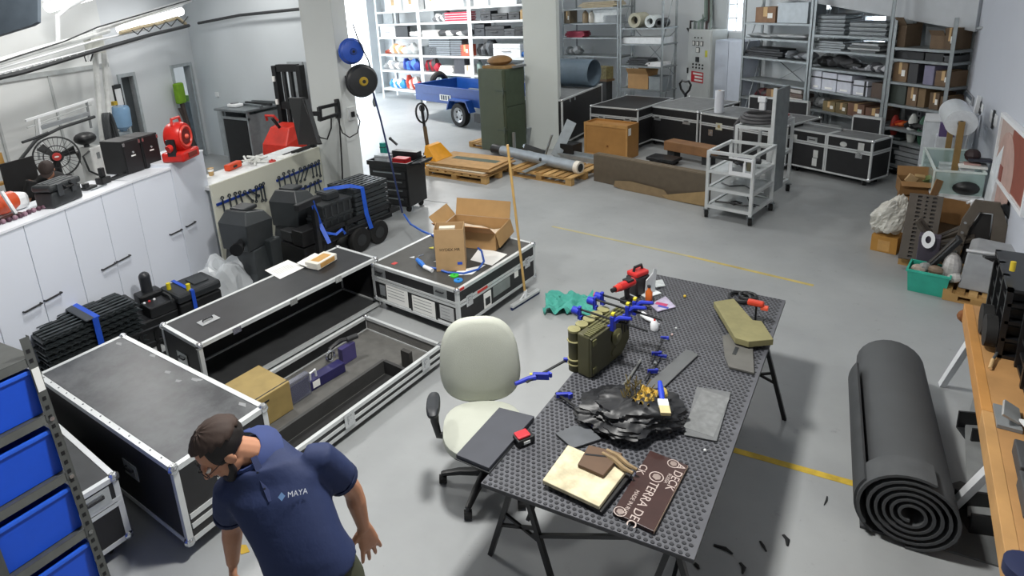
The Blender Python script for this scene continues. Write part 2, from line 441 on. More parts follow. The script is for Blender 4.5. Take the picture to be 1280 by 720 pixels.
# horizontal join and sheet line of the near left wall
MB().box(stepT + .05, stepT + 9,.1,.13,2.42,2.5, MBm).build('trim_5', mat('b4b8b8', .5)); struct(bpy.data.objects['trim_5'])
p = on_b(66,120,.1); sx = tb(p)
MB().box(sx - .02, sx + .02,.1,.125,0,2.42, MBm).build('trim_6', mat('bfc2c2', .5)); struct(bpy.data.objects['trim_6'])
p = on_b(2,170,.1); sx = tb(p)
MB().box(sx - .02, sx + .02,.1,.125,0,2.42, MBm).build('trim_7', mat('bfc2c2', .5)); struct(bpy.data.objects['trim_7'])
# dark hanging panel at the upper left
c = far(-20,18,5.0)
t = T('hanging_panel', 'dark blue grey sheet hanging from the ceiling at the upper left corner', 'panel', c)
fr_ = [far(x, y, 5.0) - c for x, y in ((-60,-60),(47,-60),(47,27),(40,31),(-60,62))]
n_ = FWD * 0.04
MB().loft([fr_, [p + n_ for p in fr_]]).build('sheet', mat('4d565f', .45), t)
for x in (-30,30):
    p = far(x, -40,5.0) - c + FWD * .02
    MB().cyl(p, p + Vector((0,0,4.6 - (c + p).z)),.012).build('hanger_rod', STEEL, t)
# ceiling fittings: square LED panels that light the hall
for i, (x, y, z, sx, sy, w) in enumerate(LAMPS):
    t = T('ceiling_lamp', 'square white ceiling lamp hanging over the ' + ['work table', 'open flight case', 'aluminium carts', 'yellow pallet truck', 'white cabinets', 'spanner board', 'row of flight cases', 'blue trailer'][i], 'lamp', (x, y, z),0, 'square ceiling lamps of the hall')
    MB().box(-sx / 2 - .04, sx / 2 + .04,-sy / 2 - .04, sy / 2 + .04,.02,.1).build('housing', WHITE, t, .01)
    MB().cyl((0,0,.1),(0,0,4.6 - z),.02).build('stem', STEEL, t)
    ld = bpy.data.lights.new('lamp_light', 'AREA'); ld.shape = 'RECTANGLE'; ld.size, ld.size_y = sx, sy; ld.energy = w
    ld.color = (1.0,0.985,0.95)
    lo = bpy.data.objects.new('lamp_light', ld); COL.objects.link(lo); lo.location = (0,0,0.015); lo.parent = t
for i, (px, py) in enumerate([(1,1)]):
    a = wall_at(1222,36,.45); b = wall_at(1240,32,.7); c = wall_at(1252,40,.8); e = wall_at(1254,48,.8)
    tag(MB().tube([a, b, c, e],.018,8).build('wall_pipe', mat('9fa2a4', .5), smooth=True), 'bent grey pipe end sticking out under the roof beam', 'pipe')
# ================================================================ racks along the back
GALV = mat('8e9496', 0.45,0.35, var=0.15)
class Rack:
    def __init__(s, name, label, P, yaw, s0, s1, depth, zs, top, m, th=0.045, upw=0.05, brace=False, back=False, shelf_m=None):
        s.P = Vector((P[0], P[1],0)); s.yaw = yaw; s.depth = depth; s.zs = zs; s.s0 = s0; s.s1 = s1
        u = Vector((math.cos(R(yaw)), math.sin(R(yaw)),0)); s.u = u; s.n = Vector((-u.y, u.x, 0))
        o = s.P + u * s0; w = s1 - s0
        t = T(name, label, 'shelving', o, yaw); s.t = t
        for x in (0, w - upw):
            for y in (0, depth - upw):
                k = MB().box(x, x + .012, y, y + upw, 0, top).box(x, x + upw, y, y + .008,0, top)
                k.build('upright', m, t)
        for z in zs:
            MB().box(.002, w - .002,.004, depth - .004, z - th, z - .001).build('shelf', shelf_m or m, t)
        if brace:
            for a, b in ((.1, top * .55),(top * .55, top - .1)):
                for x in (.03, w - .03): MB().bar((x, .03, a),(x, depth - .03, b),.02,.008).build('brace', m, t)
            MB().bar((.03, depth - .01, top * .3),(w - .03, depth - .01, top * .62),.025,.006).build('brace', m, t)
            MB().bar((w - .03, depth - .012, top * .3),(.03, depth - .012, top * .62),.025,.006).build('brace', m, t)
        if back: MB().box(.01, w - .01, depth - .006, depth, zs[-1], top).build('back_sheet', mat('d8dada', .6, var=.03), t)
    def pt(s, px, py, off=.06):
        return onp(px, py, s.P + s.n * off, s.yaw)
    def span(s, x0, x1, ytop, k, off=.06):
        """left, right and height of something on shelf k that shows from pixel column x0 to x1 with its top at row ytop"""
        z = s.zs[k]; a = s.pt(x0, ytop, off); b = s.pt(x1, ytop, off)
        sa = (a - s.P).dot(s.u); sb = (b - s.P).dot(s.u)
        h = max(.03,(a.z + b.z) / 2 - z)
        lo, hi = s.s0 + .03, s.s1 - .03
        sa = min(max(sa, lo), hi - .03); sb = max(min(sb, hi), sa + .03)
        if k > 0:
            h = min(h, s.zs[k - 1] - .06 - z)
        return sa, sb, h
    def put(s, name, k, x0, x1, ytop, m, label, cat, kind='box', dep=.3, off=.06, m2=None, group=None):
        sa, sb, h = s.span(x0, x1, ytop, k, off); w = sb - sa; z = s.zs[k]
        dep = min(dep, s.depth - off - .02)
        o = s.P + s.u * ((sa + sb) / 2) + s.n * (off + dep / 2); loc = (o.x, o.y, z)
        t = T(name, label, cat, loc, s.yaw, group)
        W2, D2 = w / 2, dep / 2
        if kind == 'box':
            MB().box(-W2, W2,-D2, D2,0, h).build('body', m, t, .006)
            MB().box(-W2 * .95, W2 * .95,-D2 - .003,-D2, h * .72, h * .80).build('seam', m2 or m, t)
        elif kind == 'carton':
            MB().box(-W2, W2,-D2, D2,0, h).build('carton_body', m, t, .004)
            MB().box(-w * .1, w * .1,-D2 - .002, D2, h * .4, h + .002).build('tape', m2 or PALE, t)
            MB().box(w * .12, w * .36,-D2 - .003,-D2, h * .3, h * .62).build('label_sheet', PAPER, t)
        elif kind == 'open':
            f = MB(); q = .008
            f.box(-W2, W2,-D2,-D2 + q, 0, h).box(-W2, W2, D2 - q, D2,0, h).box(-W2,-W2 + q, -D2 + q, D2 - q, 0, h).box(W2 - q, W2,-D2 + q, D2 - q, 0, h).box(-W2, W2,-D2, D2,0, q)
            f.build('carton_body', m, t)
            MB().box(-W2, W2,-.004,.004,0, h * .45).build('flap', m2 or m, t, loc=(0,-D2, h * .98), rot=(R(35),0,0))
            MB().box(-W2, W2,-.004,.004,0, h * .45).build('flap', m2 or m, t, loc=(0, D2, h * .98), rot=(R(-25),0,0))
        elif kind == 'case':
            MB().box(-W2, W2,-D2, D2,0, h * .62).build('lower_shell', m, t, .012)
            MB().box(-W2, W2,-D2, D2, h * .64, h).build('lid', m, t, .012)
            MB().tube([(-w * .15,-D2 - .002, h * .45),(-w * .15,-D2 - .03, h * .45),(w * .15,-D2 - .03, h * .45),(w * .15,-D2 - .002, h * .45)],.01,6).build('handle', m2 or DARK, t)
        elif kind == 'bin':
            f = MB(); q = .008; hh = h
            f.box(-W2, W2,-D2,-D2 + q, 0, hh).box(-W2, W2, D2 - q, D2,0, hh).box(-W2,-W2 + q, -D2 + q, D2 - q, 0, hh).box(W2 - q, W2,-D2 + q, D2 - q, 0, hh).box(-W2, W2,-D2, D2,0, q)
            f.build('bin_body', m, t)
            MB().box(-W2 - .01, W2 + .01,-D2 - .012,-D2 - .001, hh - .02, hh).build('rim', m2 or m, t)
        elif kind == 'heap':
            rnd = random.Random(int(x0 * 13 + ytop * 7))
            for j in range(5):
                cx = (j / 4 - .5) * w * .75; hh = h * (.55 + .45 * rnd.random())
                g = MB().ball((0,0,0),1,9,6)
                for i_, v in enumerate(g.v):
                    q = 1 + .25 * math.sin(5 * v[0] + 3 * v[2] + j); g.v[i_] = (v[0] * w * .2 * q, v[1] * D2 * .8 * q, max(-.999, v[2]) * hh / 2)
                g.build('fold', m if j % 2 == 0 or m2 is None else m2, t, smooth=True, loc=(cx, 0, hh / 2))
        elif kind == 'bars':
            n = max(3, int(h / .022))
            for j in range(n):
                zz = h * j / n
                MB().box(-W2 * (1 - .08 * ((j * 7) % 5) / 5), W2 * (1 - .1 * ((j * 3) % 4) / 4),-D2, D2 * .8, zz, zz + h / n * .72).build('bar', m if j % 3 else (m2 or m), t)
        elif kind == 'sheets':
            n = 4
            for j in range(n):
                MB().box(-W2 * (.8 + .2 * ((j * 5) % 3) / 2), W2 * (.85 + .15 * ((j * 7) % 4) / 3),-D2 * (1 - .1 * j / n), D2 * .9, h * j / n, h * (j + .8) / n).build('sheet', m if j % 2 else (m2 or m), t, rot=(0,0, R((j % 3 - 1) * 2)))
        elif kind == 'roll':
            r = h / 2
            MB().lathe([(r * .35,-W2),(r, -W2),(r, W2),(r * .35, W2),(r * .35,-W2)],18, Matrix.Translation((0,0, r)) @ Matrix.Rotation(PI / 2,4, 'Y')).build('roll_body', m, t, smooth=True)
            MB().lathe([(r * .2,-W2 * 1.04),(r * .36,-W2 * 1.04),(r * .36, W2 * 1.04),(r * .2, W2 * 1.04)],14, Matrix.Translation((0,0, r)) @ Matrix.Rotation(PI / 2,4, 'Y')).build('core', m2 or CARD, t)
        elif kind == 'endroll':
            r = min(h / 2, W2)
            MB().lathe([(r * .55,-D2),(r, -D2),(r, D2),(r * .55, D2),(r * .55,-D2)],18, Matrix.Translation((0,0, r)) @ Matrix.Rotation(PI / 2,4, 'X')).build('roll_body', m, t, smooth=True)
            MB().lathe([(0.0, D2 * .3),(r * .54, D2 * .3),(r * .54, D2 * .32),(0.0, D2 * .32)],14, Matrix.Translation((0,0, r)) @ Matrix.Rotation(PI / 2,4, 'X')).build('core', m2 or DARK, t)
        elif kind == 'helmet':
            r = min(W2, h)
            MB().ball((0,0,0),1,14,10, sc=(W2 * .9, D2 * .8, h)).build('shell', m, t, smooth=True, loc=(0,0,0))
            f = t.children
            MB().lathe([(W2 * .88,.0),(W2 * 1.02,.0),(W2 * 1.0,.012),(W2 * .88,.02)],18).build('brim', m, t, smooth=True)
        elif kind == 'tank':
            MB().lathe([(W2 * .8,0),(W2, h * .08),(W2, h * .72),(W2 * .55, h * .9),(W2 * .3, h * .92),(W2 * .3, h)],16).build('tank_body', m, t, smooth=True)
            MB().lathe([(W2 * .34, h * .94),(W2 * .34, h * 1.0)],12).build('cap', m2 or DARK, t)
        return t

WR = mat('e4e7e8', 0.45, var=0.03)
# ---- white rack of the bay (three wide columns of shelves)
LP = at(478,122); LY = -12
Lz = []
def lz(px, py): return onp(px, py, LP, LY).z
zsL = [lz(560,10), lz(560,27.5), lz(560,46), lz(560,70), lz(560,92), lz(500,112)]
lu = Vector((math.cos(R(LY)), math.sin(R(LY)),0))
def ls(px, py=50): return (onp(px, py, LP, LY) - LP).dot(lu)
LS = [ls(472), ls(524.5), ls(588), ls(659)]
RL = [Rack('white_rack', l, LP, LY, LS[i], LS[i + 1],.7, zsL, zsL[0] + .9, WR, .06,.08, back=(i == 0)) for i, l in enumerate([
    'white rack bay at the bright gateway with blue bags on lower shelf', 'white rack bay in the middle above the trailer nose', 'white rack bay nearest the green cabinet'])]
K = lambda h, r=.6: mat(h, r, var=.1)
def seq(rack, items):
    for it in items: rack.put(*it[:7], it[7], **(it[8] if len(it) > 8 else {}))
def P_(rack, lst):
    for (name, k, x0, x1, yt, m, label, cat, kind, *rest) in lst:
        kw = rest[0] if rest else {}
        rack.put(name, k, x0, x1, yt, m, label, cat, kind, **kw)
D5 = dict(dep=.5)
P_(RL[0],[
 ('carton', 0,480,500,-4, K('e9ebec'), 'white carton at the gateway end of the top shelf', 'carton', 'carton'),
 ('carton', 0,503,520,-6, K('dcdedf'), 'pale carton beside the white carton on the gateway top shelf', 'carton', 'carton'),
 ('leaning_board', 1,479,490,16, K('8e9395'), 'grey board leaning at the gateway end of second shelf', 'board', 'box', dict(dep=.05)),
 ('leaning_board', 1,494,497,14, K('4c4f52'), 'thin dark post standing on the gateway second shelf', 'board', 'box', dict(dep=.05)),
 ('printer', 2,475,493,33, K('eff0f0'), 'white boxy printer on the third shelf by the gateway', 'printer', 'case'),
 ('monitor', 2,494,509,33, K('25272a'), 'small black monitor next to the white printer', 'monitor', 'box', dict(dep=.12)),
 ('white_basin', 2,506,522,38, K('f2f2f1'), 'rounded white basin right of the small black monitor', 'basin', 'heap'),
 ('cloth_pile', 3,479,487,59, K('b0503a'), 'red brown cloth at the gateway end of fourth shelf', 'cloth', 'heap'),
 ('paper_sack', 3,484,505,54, K('ece6dc'), 'white paper sack with orange edge on the fourth shelf', 'sack', 'heap', dict(m2=K('d8a070'))),
 ('plastic_bag', 3,505,515,52, K('cfd2d2'), 'crumpled grey plastic bag on the fourth shelf by sack', 'bag', 'heap'),
 ('cloth_bag', 4,478,502,74, K('8f9090'), 'grey and white cloth bags heaped on the fifth shelf', 'bag', 'heap', dict(m2=K('e2e2e0'))),
 ('blue_bag', 4,501,520,72, K('1f3f9a'), 'dark blue bag on fifth shelf of the gateway bay', 'bag', 'heap', dict(m2=K('4a86d8'))),
 ('blue_bag', 5,485,502,95, K('2b8fd0'), 'light blue bags on the lowest shelf beside the trailer', 'bag', 'heap', dict(m2=K('e8eef2'))),
 ('red_bag', 5,505,521,93, K('c8452f'), 'red striped bag on the lowest shelf beside the trailer', 'bag', 'heap', dict(m2=K('e0d8d0'))),
])
P_(RL[1],[
 ('carton', 0,530,544,-14, K('e6e9eb'), 'large white carton with black strap on middle top shelf', 'carton', 'carton', D5),
 ('carton', 0,546,578,-14, K('e2e6e8'), 'widest white carton on the middle top shelf', 'carton', 'carton', D5),
 ('wire_reel', 1,538,556,12, K('6d6f72'), 'tangle of grey cable at the left of red rolled tubes', 'cable', 'heap', dict(m2=K('d8d8d8'))),
 ('red_tubes', 1,555,587,15, K('b8304a'), 'bundle of crimson tubes on the middle second shelf', 'tubes', 'bars', dict(m2=K('e0c8cc'))),
 ('flat_box', 2,527,545,38, K('e6e6e4'), 'flat white box under black tools on middle third shelf', 'box', 'box'),
 ('power_tool', 2,546,586,35, K('3a3c3f'), 'long black power tool lying on the middle third shelf', 'tool', 'heap', dict(m2=K('d9dada'))),
 ('clear_box', 3,526,545,58, K('4d5256'), 'dark bottle crate at the left of middle fourth shelf', 'crate', 'bin'),
 ('clear_box', 3,535,562,48, K('9aa2a8'), 'stack of clear organiser boxes on middle fourth shelf', 'box', 'bars', dict(m2=K('3c4044'))),
 ('clear_box', 3,562,577,49, K('838b92'), 'grey organiser boxes right of the clear stack', 'box', 'bars', dict(m2=K('4a4e52'))),
 ('orange_box', 3,575,586,56, K('c2553a'), 'orange printed box at the end of middle fourth shelf', 'box', 'carton'),
 ('red_bag', 4,526,544,72, K('b32035'), 'crimson bag on the middle fifth shelf above trailer wheel', 'bag', 'heap', dict(m2=K('4a4444'))),
 ('white_tray', 4,548,566,82, K('e8e8e6'), 'white tray stack on the middle fifth shelf', 'tray', 'sheets'),
 ('dark_bin', 4,567,580,72, K('3c3d44'), 'tall dark grey bin on the middle fifth shelf', 'bin', 'bin'),
 ('white_box', 4,580,588,82, K('dad6d6'), 'small white box right of the tall dark bin', 'box', 'carton'),
 ('plastic_sheeting', 5,545,584,97, K('b8cfd4'), 'pale blue sheets on the lowest shelf behind the trailer', 'sheet', 'sheets'),
])
P_(RL[2],[
 ('carton', 0,591,609,-14, K('e3e6e8'), 'white carton beside the pale frame on right top shelf', 'carton', 'carton', D5),
 ('carton', 0,612,645,-16, K('dfe3e5'), 'biggest white carton at the right end of top shelf', 'carton', 'carton', D5),
 ('tool_case', 1,600,613,14, K('34363a'), 'dark grey case at left on right-hand second shelf', 'case', 'case'),
 ('tool_case', 1,614,634,17, K('2c2e31'), 'wide black case in the middle of the right second shelf', 'case', 'case'),
 ('tool_case', 1,635,649,15, K('3b3d40'), 'black case beside the tan carton on second shelf', 'case', 'case'),
 ('carton', 1,650,657,12, K('a88a5c'), 'narrow tan carton at the end of second shelf', 'carton', 'carton'),
 ('tool_case', 2,592,605,30, K('2e3136'), 'square black case on the third shelf at the rack post', 'case', 'case'),
 ('tool_case', 2,606,630,33, K('2a2c2f'), 'long black case on the third shelf under tan carton', 'case', 'case'),
 ('tool_case', 2,630,643,36, K('44474a'), 'small grey case third from the post on third shelf', 'case', 'case'),
 ('tool_case', 2,643,657,34, K('222426'), 'black case at the pillar end of the third shelf', 'case', 'case'),
 ('machine_motor', 3,594,614,48, K('26282b'), 'black motor assembly on the fourth shelf with white cap', 'motor', 'heap', dict(m2=K('5a5e62'))),
 ('white_cooler', 3,616,650,55, K('e4e6e6'), 'white moulded plastic casing on the fourth shelf', 'casing', 'case'),
 ('blue_rag', 3,645,656,62, K('2f78c8'), 'crumpled bright blue rag at the end of fourth shelf', 'rag', 'heap'),
 ('grey_board', 4,600,655,80, K('787e80'), 'grey boards stacked on the fifth shelf behind green cabinet', 'board', 'sheets', dict(dep=.4)),
 ('glass_jar', 4,591,598,76, K('9fb4ae'), 'pale green jar at the post on the fifth shelf', 'jar', 'tank'),
])
# ---- galvanised racks in the middle
MYAW = -16
MP = onp(845,118,(-4.6,14.6), MYAW); MP.z = 0
def mz(px, py): return onp(px, py, MP, MYAW).z
mu = Vector((math.cos(R(MYAW)), math.sin(R(MYAW)),0))
def ms(px, py=60): return (onp(px, py, MP, MYAW) - MP).dot(mu)
zsM = [mz(803,35), mz(803,55), mz(803,83), mz(803,112)]
RM = Rack('steel_rack', 'galvanised steel rack with cross braces beside the red straps', MP, MYAW, ms(774), ms(829),.62, zsM, zsM[0] + 1.3, GALV, .035,.06, brace=True)
zsM2 = [mz(737,10), mz(737,29), mz(737,47), mz(737,70)]
RM2 = Rack('steel_rack', 'galvanised steel rack half hidden behind the bay pillar', MP, MYAW, ms(703), ms(773),.62, zsM2, zsM2[0] + .9, GALV, .035,.05)
P_(RM, [
 ('dust_filter', 0,783,803,16, K('a8a592'), 'round beige ducting drum on the braced rack', 'drum', 'endroll', dict(dep=.4)),
 ('machine_part', 0,805,820,19, K('bfc6c6'), 'pale metal fan housing beside the beige drum', 'housing', 'endroll', dict(dep=.35)),
 ('black_motor', 0,819,829,21, K('303234'), 'black motor at the end of the braced rack shelf', 'motor', 'endroll', dict(dep=.3)),
 ('white_board', 1,779,828,47, K('d9dcde'), 'long white panel lying on braced rack shelf', 'panel', 'box', dict(dep=.45)),
 ('black_sheets', 2,783,812,73, K('35373a'), 'stack of black sheets on the braced rack', 'sheets', 'sheets', dict(dep=.4)),
 ('white_sheets', 2,806,828,78, K('e6e7e8'), 'white sheets beside the black sheet stack', 'sheets', 'sheets', dict(dep=.4)),
 ('carton', 3,785,810,92, CARD, 'brown carton on the lowest shelf of the braced rack', 'carton', 'open', dict(dep=.4)),
 ('clear_bin', 3,811,828,96, K('8a9296'), 'grey plastic bin right of the brown carton on braced rack', 'bin', 'bin', dict(dep=.4)),
])
P_(RM2,[
 ('foam_roll', 0,722,771,2, K('b7a88a'), 'long tan boards on the top shelf behind the pillar', 'boards', 'sheets', dict(dep=.4)),
 ('brown_box', 1,698,712,12, K('7f725e'), 'brown box hidden partly by the pillar', 'box', 'carton'),
 ('paint_can', 1,724,730,12, K('a89478'), 'tan can on the second shelf behind the pillar', 'can', 'tank'),
 ('paint_can', 1,732,738,14, K('d8d2c6'), 'white can on the second shelf behind the pillar', 'can', 'tank'),
 ('white_board', 1,741,772,10, K('eef2f2'), 'bright white board on the second shelf behind the pillar', 'board', 'box', dict(dep=.06, off=.2)),
 ('glass_box', 1,754,773,19, K('9aa0a4'), 'grey lattice box in front of the bright white board', 'box', 'bars'),
 ('red_folder', 2,698,730,39, K('a03048'), 'red folders stacked behind the pillar', 'folders', 'sheets'),
 ('machine_part', 3,699,722,56, K('8b8f90'), 'grey machine pieces on the lowest shelf behind the pillar', 'parts', 'heap', dict(m2=K('c8cacc'))),
])
# ---- galvanised racks of the right
def rz_(px, py): return onp(px, py, RP, RYAW).z
def rs(px, py): return (onp(px, py, RP, RYAW) - Vector((RP[0], RP[1],0))).dot(ru)
zA = [rz_(970,29), rz_(970,49), rz_(970,74), rz_(975,105), rz_(975,130), rz_(975,130) - .42]
zB = [rz_(1060,45), rz_(1060,65), rz_(1058,89), rz_(1058,118), rz_(1055,144),.4]
zC = [rz_(1152,61), rz_(1152,76), rz_(1150,106), rz_(1135,133), rz_(1132,163), rz_(1132,180),.18]
RA = Rack('steel_rack', 'tall galvanised rack left of the document boxes with cardboard box on top', RP, RYAW, rs(926,80), rs(1010.5,80),.5, zA, 2.95, GALV, .04,.06, brace=True)
RB = Rack('steel_rack', 'tall galvanised rack loaded with long metal strips and document boxes', RP, RYAW, rs(1011.5,80),-.09,.5, zB, 2.85, GALV, .04,.06)
RC = Rack('steel_rack', 'tall galvanised rack of brown cartons in the right corner', RP, RYAW, -.08,.93,.42, zC, 2.5, GALV, .04,.06)
P_(RA, [
 ('carton', 0,945,970,9, mat('886a52', .8), 'brown carton with white labels on the top shelf by window', 'carton', 'carton', dict(dep=.36)),
 ('clear_tub', 0,973,1011,3, K('9aa4ab', .3), 'large grey see-through tub on the top shelf', 'tub', 'bin', dict(dep=.4)),
 ('film_heap', 1,934,1000,42, K('a2a7aa', .3), 'sheet of crumpled clear film on second shelf of rack', 'film', 'heap', dict(m2=K('bfc4c6', .3))),
 ('black_foam', 2,931,978,60, K('1f2124'), 'black foam pieces stacked on the third shelf', 'foam', 'sheets', dict(m2=K('3a3c40'), dep=.4)),
 ('clear_parts', 2,978,1009,64, K('8b9096'), 'grey blister packs right of the black foam pieces', 'packs', 'heap', dict(m2=K('4a4d52'))),
 ('red_pump', 4,940,957,110, K('5a2028'), 'dark red pump on the shelf above the flight cases', 'pump', 'heap', dict(m2=K('3a3436'))),
 ('carton', 4,958,974,112, mat('7c624a', .8), 'small brown carton right of the dark red pump', 'carton', 'carton'),
 ('magazine_stack', 4,986,1003,111, K('cfcac4'), 'stack of magazines at the rack post above flight cases', 'magazines', 'sheets', dict(m2=K('6a5a52'))),
])
P_(RB, [
 ('metal_strips', 0,1017,1058,18, K('8f979b', .4), 'stack of long grey metal strips on the left of top shelf', 'strips', 'bars', dict(m2=K('565c60'), dep=.4)),
 ('metal_strips', 0,1062,1110,27, K('9aa1a4', .4), 'stack of long grey metal strips on the right of top shelf', 'strips', 'bars', dict(m2=K('5d6367'), dep=.4)),
 ('metal_strips', 1,1016,1056,51, K('858c8f', .4), 'thin layer of metal strips on the second shelf', 'strips', 'sheets', dict(dep=.4)),
 ('bent_wire', 1,1060,1100,54, K('a7abab', .4), 'bent wire frame lying on the second shelf', 'frame', 'sheets', dict(m2=K('5f6466'), dep=.4)),
 ('black_clothes', 2,1020,1071,68, K('17181a'), 'heap of black cloth on the third shelf', 'cloth', 'heap', dict(m2=K('2a2b2e'))),
 ('striped_film', 2,1058,1080,82, K('8a8c92'), 'grey film bundle between black cloth and white bags', 'film', 'heap'),
 ('white_bag', 2,1078,1108,78, K('c9cbd0'), 'white and grey striped bags on the third shelf', 'bags', 'heap', dict(m2=K('5c5e64'))),
 ('dark_carton', 3,1090,1104,104, K('54443a'), 'dark brown carton right of the document boxes', 'carton', 'box', dict(dep=.35)),
 ('glass_jars', 4,1013,1028,122, K('5d6062'), 'group of dark jars at left on the lowest open shelf', 'jars', 'heap', dict(m2=K('8c8f90'))),
 ('carton', 4,1029,1044,127, mat('80714f', .8), 'mustard carton with white label under document boxes', 'carton', 'carton'),
 ('carton', 4,1045,1059,129, mat('6f6347', .8), 'dull mustard carton beside the labelled carton', 'carton', 'carton'),
 ('carton', 4,1060,1081,130, mat('6f5344', .8), 'left of two red brown cartons on lowest shelf', 'carton', 'carton', dict(dep=.36)),
 ('carton', 4,1082,1103,136, mat('6a4f41', .8), 'right of two red brown cartons on lowest shelf', 'carton', 'carton', dict(dep=.36)),
])
for i, (x0, x1, yt) in enumerate([(1013,1028,88),(1029,1047,91),(1048,1066,94),(1068,1086,101)]):
    sa, sb, h = RB.span(x0, x1, yt, 3); o = RB.P + RB.u * ((sa + sb) / 2) + RB.n * .2
    t = T('document_box', ['white document box at the rack post, first of four', 'second white document box from the rack post', 'third white document box from the rack post', 'white document box with black spine, last of four'][i], 'box', (o.x, o.y, RB.zs[3]), RYAW, 'white document boxes on the fourth shelf')
    w = (sb - sa) / 2
    MB().box(-w, w, -.15,.15,0, h).build('body', K('c9ccd6'), t, .004)
    MB().box(-w - .003, w + .003,-.153,.153, h * .62, h * .7).build('dark_band', K('24262a'), t)
    MB().box(-w * .5, w * .5,-.155,-.15, h * .1, h * .2).build('label_sheet', PAPER, t)
    if i == 3: MB().box(w * .55, w * .8,-.156,-.15,0, h).build('spine', K('1c1d20'), t)
P_(RC, [
 ('carton', 0,1117,1134,31, mat('62513f', .8), 'open brown carton with jagged top on corner rack top', 'carton', 'open'),
 ('carton', 0,1164,1182,44, mat('6f5b46', .8), 'open brown carton with torn flap beside tall carton', 'carton', 'open'),
 ('carton', 0,1182,1196,35, mat('655340', .8), 'tall brown carton with white label in the corner', 'carton', 'carton'),
 ('black_box', 1,1116,1156,62, K('242629'), 'long black box on the second shelf of corner rack', 'box', 'box'),
 ('black_box', 1,1157,1180,66, K('2e3033'), 'short black box right of the long black box', 'box', 'box'),
 ('bottle_box', 1,1181,1192,70, K('4a4c4f'), 'bottles in a grey box at the corner end', 'box', 'bin'),
 ('carton', 2,1115,1136,74, mat('7b644c', .8), 'tall brown carton with taped front on the third shelf', 'carton', 'carton', dict(dep=.32)),
 ('dark_carton', 2,1137,1149,77, K('3a3a3c'), 'dark grey box next to the tall taped carton', 'box', 'box'),
 ('violet_box', 2,1156,1169,82, K('7f7c94'), 'lilac grey box stacked on third shelf', 'box', 'box'),
 ('carton', 2,1170,1190,89, mat('715c47', .8), 'brown carton with white slips at the corner third shelf', 'carton', 'carton', dict(dep=.3)),
 ('green_crate', 3,1114,1134,104, K('3a423c'), 'dark green crate on the fourth shelf of corner rack', 'crate', 'bin', dict(dep=.3)),
 ('carton', 3,1135,1148,108, mat('725c47', .8), 'brown carton with long white label on fourth shelf', 'carton', 'carton', dict(dep=.3)),
 ('carton', 3,1149,1158,110, mat('796449', .8), 'narrow plain carton beside the long label carton', 'carton', 'box', dict(dep=.3)),
 ('carton', 3,1163,1175,116, mat('63513f', .8), 'brown carton behind the slotted post', 'carton', 'carton', dict(dep=.3)),
 ('carton', 3,1176,1187,121, mat('6b5743', .8), 'brown carton with paper slip at the wall end', 'carton', 'carton', dict(dep=.3)),
 ('red_helmet', 4,1110,1117,144, K('a03028'), 'red hard hat beside orange vest on corner rack', 'helmet', 'helmet', dict(dep=.2)),
 ('orange_vest', 4,1112,1124,151, K('d8682c'), 'orange hi-vis vest under the red hard hat', 'vest', 'heap', dict(m2=K('c43a28'))),
 ('white_helmet', 4,1131,1142,142, K('cfd2ce'), 'white hard hat on the corner rack', 'helmet', 'helmet', dict(dep=.2)),
 ('green_helmet', 4,1144,1156,145, K('2f5a46'), 'dark green hard hat right of the white one', 'helmet', 'helmet', dict(dep=.2)),
 ('black_bag', 4,1126,1157,153, K('1d1f22'), 'black tool bag beneath the hard hats', 'bag', 'heap', dict(off=.02)),
 ('metal_boards', 6,1116,1158,183, K('8f9396'), 'pale grey boards stacked on the corner bottom shelf', 'boards', 'sheets', dict(dep=.35)),
])
# ================================================================ flight cases, carts, pallets: the middle of the hall
def hgt(p, py):
    lo, hi = 0.0,3.1
    for _ in range(40):
        mid = (lo + hi) / 2; v = Vector((p[0], p[1], mid - CAM_H))
        y = v.dot(DOWN) / v.dot(FWD) * FPX + PCY
        if y > py: lo = mid
        else: hi = mid
    return lo
CAP = MB().ball((0,0,0),.034,8,6).build('corner_cap', CHROME, smooth=True); COL.objects.unlink(CAP)
def ref(o, name, parent, loc, rot=(0,0,0), sc=None):
    c = bpy.data.objects.new(name, o.data); COL.objects.link(c); c.parent = parent; c.location = loc; c.rotation_euler = rot
    if sc: c.scale = sc
    return c
def mk_caster():
    m = MB(); m.cyl((-.022,0,.045),(.022,0,.045),.045, n=14); a = m.build('wheel', RUBBER, smooth=True); COL.objects.unlink(a)
    m = MB(); m.box(-.045,.045,-.045,.045,.1,.108).box(-.032,-.026,-.02,.02,.04,.1).box(.026,.032,-.02,.02,.04,.1); b = m.build('caster', STEEL); COL.objects.unlink(b)
    return b, a
CASTER, CWHEEL = mk_caster()
def mk_handle():
    m = MB(); m.box(-.085,.085,-.004,0,-.055,.055).box(-.06,.06,-.005,-.0035,-.035,.035); a = m.build('handle_dish', ALU, bevel=.002); COL.objects.unlink(a)
    m = MB(); m.tube([(-.045,-.004,.012),(-.045,-.018,.012),(.045,-.018,.012),(.045,-.004,.012)],.008,6); b = m.build('handle_grip', BLACK, smooth=True); COL.objects.unlink(b)
    m = MB(); m.box(-.05,.05,-.006,0,-.06,.06).box(-.02,.02,-.014,-.006,-.035,.035).cyl((0,-.006,0),(0,-.018,0),.016, n=8); c = m.build('butterfly_latch', CHROME); COL.objects.unlink(c)
    return a, b, c
HDISH, HGRIP, LATCH = mk_handle()
def caster_at(t, x, y, ang=0):
    c = ref(CASTER, 'caster', t, (x, y, 0),(0,0, ang)); ref(CWHEEL, 'wheel', c, (0,0,0)); return c
